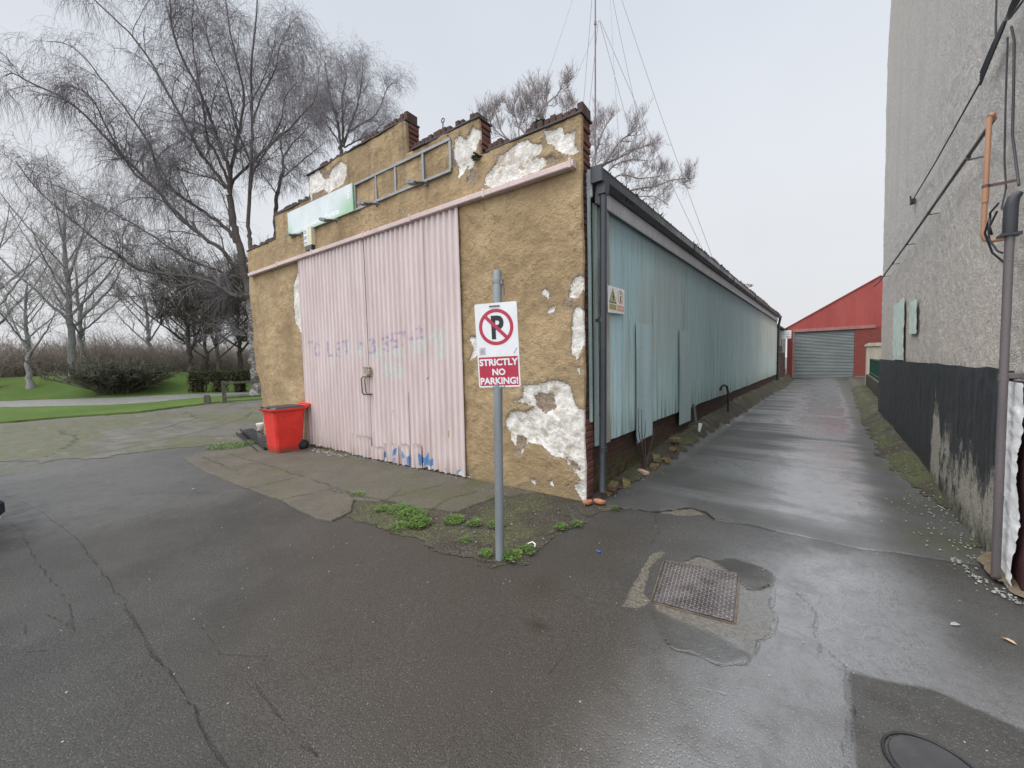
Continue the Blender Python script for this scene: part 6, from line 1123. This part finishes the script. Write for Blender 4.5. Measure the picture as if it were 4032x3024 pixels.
def along(r, P, Rr, cnt, lo, hi, spread, up):
    """cnt child bases per polyline -> base, dir, radius, t"""
    m, n, _ = P.shape; t = r.uniform(lo, hi, (m, cnt)); f = t * (n - 1); i = np.clip(f.astype(int), 0, n - 2); fr = (f - i)[..., None]
    k = np.arange(m)[:, None]; b = P[k, i] * (1 - fr) + P[k, i + 1] * fr; T = unit(P[k, i + 1] - P[k, i]); rad = Rr[k, i]
    q = r.normal(0, 1, T.shape); q -= (q * T).sum(-1, keepdims=True) * T; d = unit(T * (1 - spread) + unit(q) * spread + np.array([0, 0, up]))
    return b.reshape(-1, 3), d.reshape(-1, 3), rad.reshape(-1), t.reshape(-1)

def tree(name, limbs, seed, n2, L2, n3, L3, n4, L4, weep, trunk_mat, twig_mat, origin, label, group=None, twig_r=.006, up2=.25, up3=.1, uptwig=0., spread2=.55, lowcut=0., cat='tree'):
    r = np.random.default_rng(seed); root = empty(name, origin, 0, label, cat, group); O = np.array(origin, float)
    tr = MB(); LP = []; LR = []
    for kind, pts in limbs:
        S = spline(pts, 5); S[:, :3] -= O
        wig = r.normal(0, 1, S[:, :3].shape) * np.minimum(S[:, 3:4] * .35, .05); wig[0] = 0; S[:, :3] += wig
        tr.tube([tuple(p) for p in S[:, :3]], list(np.maximum(S[:, 3], .008)), 9 if kind == 't' else 7)
        t = np.linspace(0, 1, 14); idx = t * (len(S) - 1); i0 = np.clip(idx.astype(int), 0, len(S) - 2); fr = (idx - i0)[:, None]; Q = S[i0] * (1 - fr) + S[i0 + 1] * fr
        if kind == 'l': LP.append(Q[:, :3]); LR.append(Q[:, 3])
    if limbs[0][0] == 't':                      # root flare
        p = limbs[0][1][0]; b = np.array(p[:3]) - O; tr.tube([tuple(b + [0, 0, -.2]), tuple(b + [0, 0, .1]), tuple(b + [0, 0, .7])], [p[3] * 1.9, p[3] * 1.5, p[3] * .9], 10)
    tr.build('trunk', trunk_mat, root)
    LP = np.array(LP); LR = np.array(LR); parts = []
    b, d, rad, t = along(r, LP, LR, n2, .18, 1., spread2, up2)
    L = L2 * r.uniform(.55, 1.25, len(b)) * (1.1 - .5 * t); P2, R2 = shoots(r, b, d, L, np.clip(rad * .45, .010, .045), 7, .02, .13, .35, -weep * .25)
    parts.append(tubes(P2, R2, 5))
    tips = LP[:, -1]; 
    b, d, rad, t = along(r, P2, R2, n3, .15, 1., .6, up3); L = L3 * r.uniform(.5, 1.3, len(b)); P3, R3 = shoots(r, b, d, L, np.clip(rad * .55, twig_r * 1.1, .018), 6, .02 + uptwig, .16, .4, -weep * .5)
    parts.append(tubes(P3, R3, 4))
    b, d, rad, t = along(r, P3, R3, n4, .2, 1., .6, -.15 * weep + uptwig); L = L4 * r.uniform(.4, 1.3, len(b)); P4, R4 = shoots(r, b, d, L, np.full(len(b), twig_r) * r.uniform(.7, 1.2, len(b)), 5, -.28 * weep + uptwig, .12, .5, -.5 * weep)
    if lowcut:
        ok = P4[:, :, 2].min(1) > lowcut; P4 = P4[ok]; R4 = R4[ok]
    parts.append(tubes(P4, R4, 3))
    V, F = merge(parts); link('crown', np_mesh('crown', V, F, None, True), twig_mat, root)
    return root
tree('weeping_birch', BIRCH, 1, 24, 2.7, 9, 1.4, 6, 1.5, 1., M_birch, M_tw, (-24.5, 4.45, 0), 'largest tree, tall weeping birch leaning left with pale patched trunk beside the workshop end', None, .0050, .35, .05, spread2=.5, lowcut=7.3)
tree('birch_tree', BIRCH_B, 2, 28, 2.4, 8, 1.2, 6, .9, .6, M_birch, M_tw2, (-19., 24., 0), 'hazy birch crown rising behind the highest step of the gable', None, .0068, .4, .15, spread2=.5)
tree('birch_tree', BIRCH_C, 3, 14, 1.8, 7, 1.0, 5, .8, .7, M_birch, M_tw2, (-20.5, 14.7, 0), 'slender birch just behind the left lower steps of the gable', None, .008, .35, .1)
tree('ash_tree', ASH, 4, 13, 1.7, 9, .85, 6, .45, 0., M_ash, M_ash, (-8., 27., 0), 'bare ash with upturned stubby twigs behind the right corner of the gable', None, .010, .1, .25, uptwig=.22, spread2=.5)

def spec_limbs(r, H, tr, nl, rad, lo=.3, up=.8, dome=.6, lean=0., multi=1):
    out = []; tp = [(lean * H * (k / 5) ** 2 + r.normal(0, .04), r.normal(0, .05), H * .85 * k / 5, tr * (1 - .75 * k / 5)) for k in range(6)]; out.append(('t', tp)); out.append(('l', [p for p in tp[2:]] + [(tp[-1][0] + .1, 0, H, tr * .06)]))
    for k in range(nl):
        f = lo + (.9 - lo) * k / nl; a = 2.4 * k + r.uniform(-.4, .4); z0 = H * f * .9; x0 = lean * H * (f * .9 / .85) ** 2; l = rad * (1.15 - dome * f) * r.uniform(.75, 1.1); rr_ = tr * .5 * (1.1 - f)
        out.append(('l', [(x0, 0, z0, rr_), (x0 + l * .35 * math.cos(a), l * .35 * math.sin(a), z0 + l * .28 * up, rr_ * .8), (x0 + l * .75 * math.cos(a), l * .75 * math.sin(a), z0 + l * .62 * up, rr_ * .5), (x0 + l * math.cos(a), l * math.sin(a), z0 + l * .95 * up, .015)]))
    return out
def copy_tree(root, loc, rz, sc, label, group):
    o = root.copy(); COL.objects.link(o); o.location = loc; o.rotation_euler = (0, 0, rz); o.scale = (sc, sc, sc); o['label'] = label; o['group'] = group
    for c_ in list(root.children): n_ = c_.copy(); COL.objects.link(n_); n_.parent = o
    return o
rs = np.random.default_rng(11)
gz = lambda x, y: float(h_ground(x, y))
# spreading dark trees behind the clipped hedge
GA = 'dark spreading trees behind the hedge'
A0 = tree('spreading_tree', spec_limbs(rs, 8.0, .20, 11, 4.2, .22, 1.1, .45), 21, 10, 1.6, 8, .9, 6, .55, 0., M_dbark, M_dtw, (0, 0, 0), 'x', GA, .0095, .2, .25, uptwig=.10)
B0 = tree('spreading_tree', spec_limbs(rs, 7.2, .17, 10, 3.6, .2, 1.1, .4), 22, 10, 1.5, 8, .85, 6, .55, 0., M_dbark, M_dtw, (0, 0, 0), 'x', GA, .0095, .2, .25, uptwig=.10)
for k, (src, x, y, rz, sc, lab) in enumerate([(A0, -38.2, 4.2, 0., 1.0, 'leftmost dark spreading tree above the clipped hedge, branches reaching toward the path'), (B0, -36.2, 5.6, 1., 1.0, 'second dark tree from the left above the clipped hedge'), (A0, -37.2, 7.4, 2.1, 1.05, 'third dark tree above the clipped hedge, in the middle of the clump'), (B0, -35.0, 8.4, 3., 1.1, 'dark tree above the hedge beside the birch trunk, left of it'), (A0, -38.0, 10.4, 4.2, 1.1, 'dark tree at the back of the clump, partly behind the birch trunk'), (B0, -42.0, 6.2, 5.1, 1.0, 'dark tree farthest back in the clump behind the hedge')]):
    if k < 2: o = src; o.location = (x, y, gz(x, y) - .1); o.rotation_euler.z = rz; o['label'] = lab
    else: copy_tree(src, (x, y, gz(x, y) - .1), rz, sc, lab, GA)
# taller trees along the top of the lawn
GB = 'bare park trees along the top of the lawn'
T0 = tree('park_tree', spec_limbs(rs, 12.5, .24, 15, 3.9, .30, 1.7, .5), 31, 7, 2.0, 5, 1.0, 3, .6, .0, M_mbark, M_mtw, (0, 0, 0), 'x', GB, .0095, .35, .25, uptwig=.04)
T1 = tree('park_tree', spec_limbs(rs, 9.0, .19, 10, 3.6, .3, 1.5, .5, .03), 32, 8, 1.7, 5, .9, 3, .6, .0, M_mbark, M_mtw, (0, 0, 0), 'x', GB, .0095, .35, .25, uptwig=.04)
for k, (src, x, y, rz, sc, lab) in enumerate([(T0, -39.2, -5.6, 0., .92, 'thick trunked bare tree cut by the left edge of the photo'), (T1, -38.2, -4.1, 1., .85, 'small forked bare tree between the two thick trunks on the left lawn'), (T0, -39.5, -2.0, 2.2, 1.02, 'tall straight bare tree in the middle of the left lawn'), (T1, -42.5, -1.35, 3.3, 1.0, 'bare tree with a curved trunk just right of the tall straight one'), (T1, -47, 3.2, 4.4, 1.05, 'pale bare tree behind the wide dark bush'), (T1, -56, 8.5, 5.2, 1.2, 'hazy bare tree far behind the dark clump')]):
    if k < 2: o = src; o.location = (x, y, gz(x, y) - .05); o.rotation_euler.z = rz; o.scale = (sc,) * 3; o['label'] = lab
    else: copy_tree(src, (x, y, gz(x, y) - .05), rz, sc, lab, GB)
# brown scrub that closes the view
def scrub(name, n, xr, yr, hfun, mat, seed, sides=3, r0=.012, base=None):
    r = np.random.default_rng(seed); x = r.uniform(*xr, n); y = r.uniform(*yr, n); b = np.stack([x, y, h_ground(x, y)], 1)
    d = np.stack([r.normal(0, .45, n), r.normal(0, .45, n), np.ones(n)], 1); P, Rr = shoots(r, b, d, hfun(x, y) * r.uniform(.45, 1.1, n), np.full(n, r0), 5, .0, .16, .4)
    b2, d2, rad, t = along(r, P, Rr, 5, .2, 1., .55, .1); P2, R2 = shoots(r, b2, d2, hfun(b2[:, 0], b2[:, 1]) * r.uniform(.12, .35, len(b2)), np.full(len(b2), r0 * .7), 4, 0., .2, .5)
    return merge([tubes(P, Rr, sides), tubes(P2, R2, sides)])
hs = lambda x, y: 2.1 + 1.2 * vnoise(x * .15, y * .25, 7)
V, F = scrub('scrub', 9000, (-56, -42), (-16, 13), hs, M_scrub, 41, r0=.020)
props(link('scrub', np_mesh('scrub', V, F), M_scrub), 'brown leafless scrub closing the view at the top of the lawn', 'scrub', None, 'stuff')
X, Y = np.meshgrid(np.linspace(-92, -52, 60), np.linspace(-60, 70, 160)); Zh = h_ground(X, Y) + (2.3 + 2.4 * fbm(X * .16, Y * .16, 9, 4)) * sstep(-52, -57, X)
o = link('far_woods', np_mesh('far_woods', np.stack([X.ravel(), Y.ravel(), Zh.ravel()], 1), grid_tris(60, 160)), bark('hazy_wood', (.30, .29, .285), (.40, .39, .385), .95, 2)); props(o, 'misty belt of low woodland on the horizon at left', 'woodland', None, 'stuff')  # pale wood colour stands in for haze over the distance
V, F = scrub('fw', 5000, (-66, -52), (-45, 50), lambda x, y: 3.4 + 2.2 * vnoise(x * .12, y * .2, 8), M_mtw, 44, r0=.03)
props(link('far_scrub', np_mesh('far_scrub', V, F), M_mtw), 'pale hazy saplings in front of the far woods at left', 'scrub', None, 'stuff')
# wide evergreen bush on the lawn
bu = empty('evergreen_bush', (-33.6, -.4, 0.1), 0, 'wide dark evergreen bush with a narrow foot beside the pale path', 'bush')
r = np.random.default_rng(51); n = 380; a = r.uniform(0, 6.283, n); el = r.uniform(.62, 2.6, n); d = np.stack([np.cos(a), np.sin(a) * 1.25, el], 1); L = np.minimum(r.uniform(1.3, 2.1, n) * np.sqrt(1 + el ** 2) / el, 4.0)
P, Rr = shoots(r, np.stack([r.normal(0, .25, n), r.normal(0, .35, n), np.full(n, .05)], 1), d, L, np.full(n, .03), 6, .0, .08, .4); bm_ = tubes(P, Rr, 4)
link('branches', np_mesh('branches', *bm_), M_dbark, bu)
b2, d2, rad, t = along(r, P, Rr, 24, .50, 1., .6, .3); P2, R2 = shoots(r, b2, d2, r.uniform(.2, .55, len(b2)), np.full(len(b2), .028), 4, .03, .15, .4)
link('foliage', np_mesh('foliage', *tubes(P2, R2, 3)), M_ever, bu)
# clipped hedge with two arched gaps
he = empty('clipped_hedge', (-29.4, 4.4, .05), math.atan2(2.4, 3.1) + .0, 'clipped beech hedge with worn gaps beside the path, left of the birch trunk', 'hedge')
def box_leaves(n, boxes, seed, size):
    r = np.random.default_rng(seed); C = []; 
    w = np.array([(b[1] - b[0]) * (b[5] - b[4]) for b in boxes]); k = r.choice(len(boxes), n, p=w / w.sum()); B = np.array(boxes)[k]
    p = np.stack([r.uniform(B[:, 0], B[:, 1]), r.uniform(B[:, 2], B[:, 3]), r.uniform(B[:, 4], B[:, 5])], 1)
    u = unit(r.normal(0, 1, (n, 3))); q = r.normal(0, 1, (n, 3)); v = unit(np.cross(u, q)); s_ = (r.uniform(.6, 1.3, n) * size)[:, None]
    V = np.stack([p - u * s_, p - v * s_ * .5, p + u * s_, p + v * s_ * .5], 1).reshape(-1, 3); return V, np.arange(4 * n).reshape(-1, 4)
g = G('hedge_leaf'); n1 = g.noise(3, 4, .6); M_hedge = g.out(g.mix(g.mr(n1, .3, .7), (.04, .042, .022), (.10, .095, .05)), .85, None, .2)
V, F = box_leaves(9000, [(-2.6, 3.4, -.45, .45, .75, 1.5), (-2.6, -1.7, -.4, .4, .0, .8), (-1.0, -.3, -.4, .4, .0, .8), (.5, 1.0, -.4, .4, 0, .8), (1.8, 3.4, -.4, .4, 0, .8)], 61, .07); link('foliage', np_mesh('foliage', V, F), M_hedge, he)
q = MB(); q.bbox((.4, 0, 1.12), (5.8, .66, .6), None, .08)
for x in (-2.15, -.65, .75, 2.6): q.bbox((x, 0, .4), (.5, .5, .8), None, .06)
q.build('dense_core', plain('hedge_core', (.018, .02, .010), .9, .1), he)
# rail fence and short post
fe = empty('rail_fence', (-20.35, 1.75, 0), math.atan2(1.6, .4), 'weathered timber post and two rail fence ending beside the workshop', 'fence'); M_wood = weathered('grey_timber', (.13, .125, .10), .6, .85, 6, .3, .2, 0, True, (.06, .07, .03), .6)
q = MB(); q.bbox((0, 0, .5), (.17, .17, 1.14), None, .012); q.build('post', M_wood, fe); q = MB(); q.bbox((3.6, 0, .5), (.15, .15, 1.1), None, .012); q.build('post', M_wood, fe)
q = MB(); q.bbox((1.85, -.10, .98), (3.7, .045, .10), None, .006); q.build('rail', M_wood, fe); q = MB(); q.bbox((1.85, -.10, .28), (3.7, .045, .09), None, .006); q.build('rail', M_wood, fe)
q = MB(); q.prism([(-.11, 0), (.11, 0), (.11, .36), (.06, .44), (-.06, .44), (-.11, .36)], -.1, .1); props(q.build('short_post', M_wood, None, (-20.85, 1.2, 0), (0, 0, 1.1)), 'short dark timber stump post on the grass left of the fence', 'post')
CAMQ = (0.680608, 0.057374, -0.022538); CAMP = (2.2145, -4.0923, 1.7)
# ================================================================== LIGHT AND CAMERA
w = bpy.data.worlds.new('World'); SC.world = w; w.use_nodes = True; t = w.node_tree; t.nodes.clear()
def wn(typ, **k):
    n = t.nodes.new(typ)
    for a, v in k.items(): setattr(n, a, v)
    return n
SUN_EL, SUN_AZ = R(58), R(180)
sky = wn('ShaderNodeTexSky', sky_type='NISHITA', sun_disc=False, sun_elevation=SUN_EL, sun_rotation=SUN_AZ, air_density=1.6, dust_density=6., ozone_density=1.)
hs_ = wn('ShaderNodeHueSaturation'); hs_.inputs['Saturation'].default_value = .35; t.links.new(sky.outputs[0], hs_.inputs['Color'])
bg1 = wn('ShaderNodeBackground'); bg1.inputs[1].default_value = .09; t.links.new(hs_.outputs[0], bg1.inputs[0])
tc = wn('ShaderNodeTexCoord'); sx = wn('ShaderNodeSeparateXYZ'); t.links.new(tc.outputs['Generated'], sx.inputs[0])
nz = wn('ShaderNodeTexNoise'); nz.inputs['Scale'].default_value = 1.6; nz.inputs['Detail'].default_value = 4; t.links.new(tc.outputs['Generated'], nz.inputs['Vector'])
rp_ = wn('ShaderNodeValToRGB'); e = rp_.color_ramp.elements
stops = [(0., (.84, .85, .875)), (.30, (.84, .87, .915)), (.66, (.755, .805, .89)), (.80, (1.6, 1.64, 1.7)), (1., (4.2, 4.25, 4.3))]  # top stops, above the view, are boosted as added fill light
while len(e) < len(stops): e.new(.5)
for el, (p, c) in zip(e, stops): el.position = p; el.color = c + (1,)
t.links.new(sx.outputs[2], rp_.inputs[0])
mp_ = wn('ShaderNodeMapRange'); mp_.inputs[1].default_value = .3; mp_.inputs[2].default_value = .7; mp_.inputs[3].default_value = .95; mp_.inputs[4].default_value = 1.05; t.links.new(nz.outputs[0], mp_.inputs[0])
bk_ = wn('ShaderNodeMapRange', interpolation_type='SMOOTHSTEP'); bk_.inputs[1].default_value = -.05; bk_.inputs[2].default_value = -.6; bk_.inputs[3].default_value = 1.; bk_.inputs[4].default_value = 2.1; t.links.new(sx.outputs[1], bk_.inputs[0])   # unseen sky behind the camera brightened as added fill for the walls
ml_ = wn('ShaderNodeMath', operation='MULTIPLY'); t.links.new(mp_.outputs[0], ml_.inputs[0]); t.links.new(bk_.outputs[0], ml_.inputs[1])
bg2 = wn('ShaderNodeBackground'); t.links.new(rp_.outputs[0], bg2.inputs[0]); t.links.new(ml_.outputs[0], bg2.inputs[1])
mx = wn('ShaderNodeMixShader'); mx.inputs[0].default_value = .88; t.links.new(bg1.outputs[0], mx.inputs[1]); t.links.new(bg2.outputs[0], mx.inputs[2])
wo = wn('ShaderNodeOutputWorld'); t.links.new(mx.outputs[0], wo.inputs[0])
L = bpy.data.lights.new('overcast_sun', 'SUN'); L.energy = 1.2; L.angle = R(45); L.color = (1, .97, .93); lo = bpy.data.objects.new('overcast_sun', L); COL.objects.link(lo)
dv = Vector((-.30, -math.cos(SUN_EL), math.sin(SUN_EL))); lo.rotation_euler = dv.to_track_quat('Z', 'Y').to_euler(); lo.location = (0, -20, 30)

cd = bpy.data.cameras.new('Camera'); cam = bpy.data.objects.new('Camera', cd); COL.objects.link(cam); SC.camera = cam
cd.sensor_width = 36; cd.sensor_fit = 'HORIZONTAL'; cd.lens = 13.7203; cd.clip_start = .05; cd.clip_end = 1500
yaw, pitch, roll = CAMQ
f = Vector((-math.sin(yaw) * math.cos(pitch), math.cos(yaw) * math.cos(pitch), -math.sin(pitch))); r_ = Vector((math.cos(yaw), math.sin(yaw), 0)); u = r_.cross(f)
r2 = r_ * math.cos(roll) + u * math.sin(roll); u2 = -r_ * math.sin(roll) + u * math.cos(roll)
M = Matrix((r2, u2, -f)).transposed().to_4x4(); M.translation = Vector(CAMP); cam.matrix_world = M
SC.view_settings.view_transform = 'Standard'; SC.view_settings.look = 'None'; SC.view_settings.exposure = 0; SC.view_settings.gamma = 1
SC.render.engine = 'CYCLES'; SC.cycles.max_bounces = 6; SC.cycles.diffuse_bounces = 3; SC.cycles.use_denoising = True
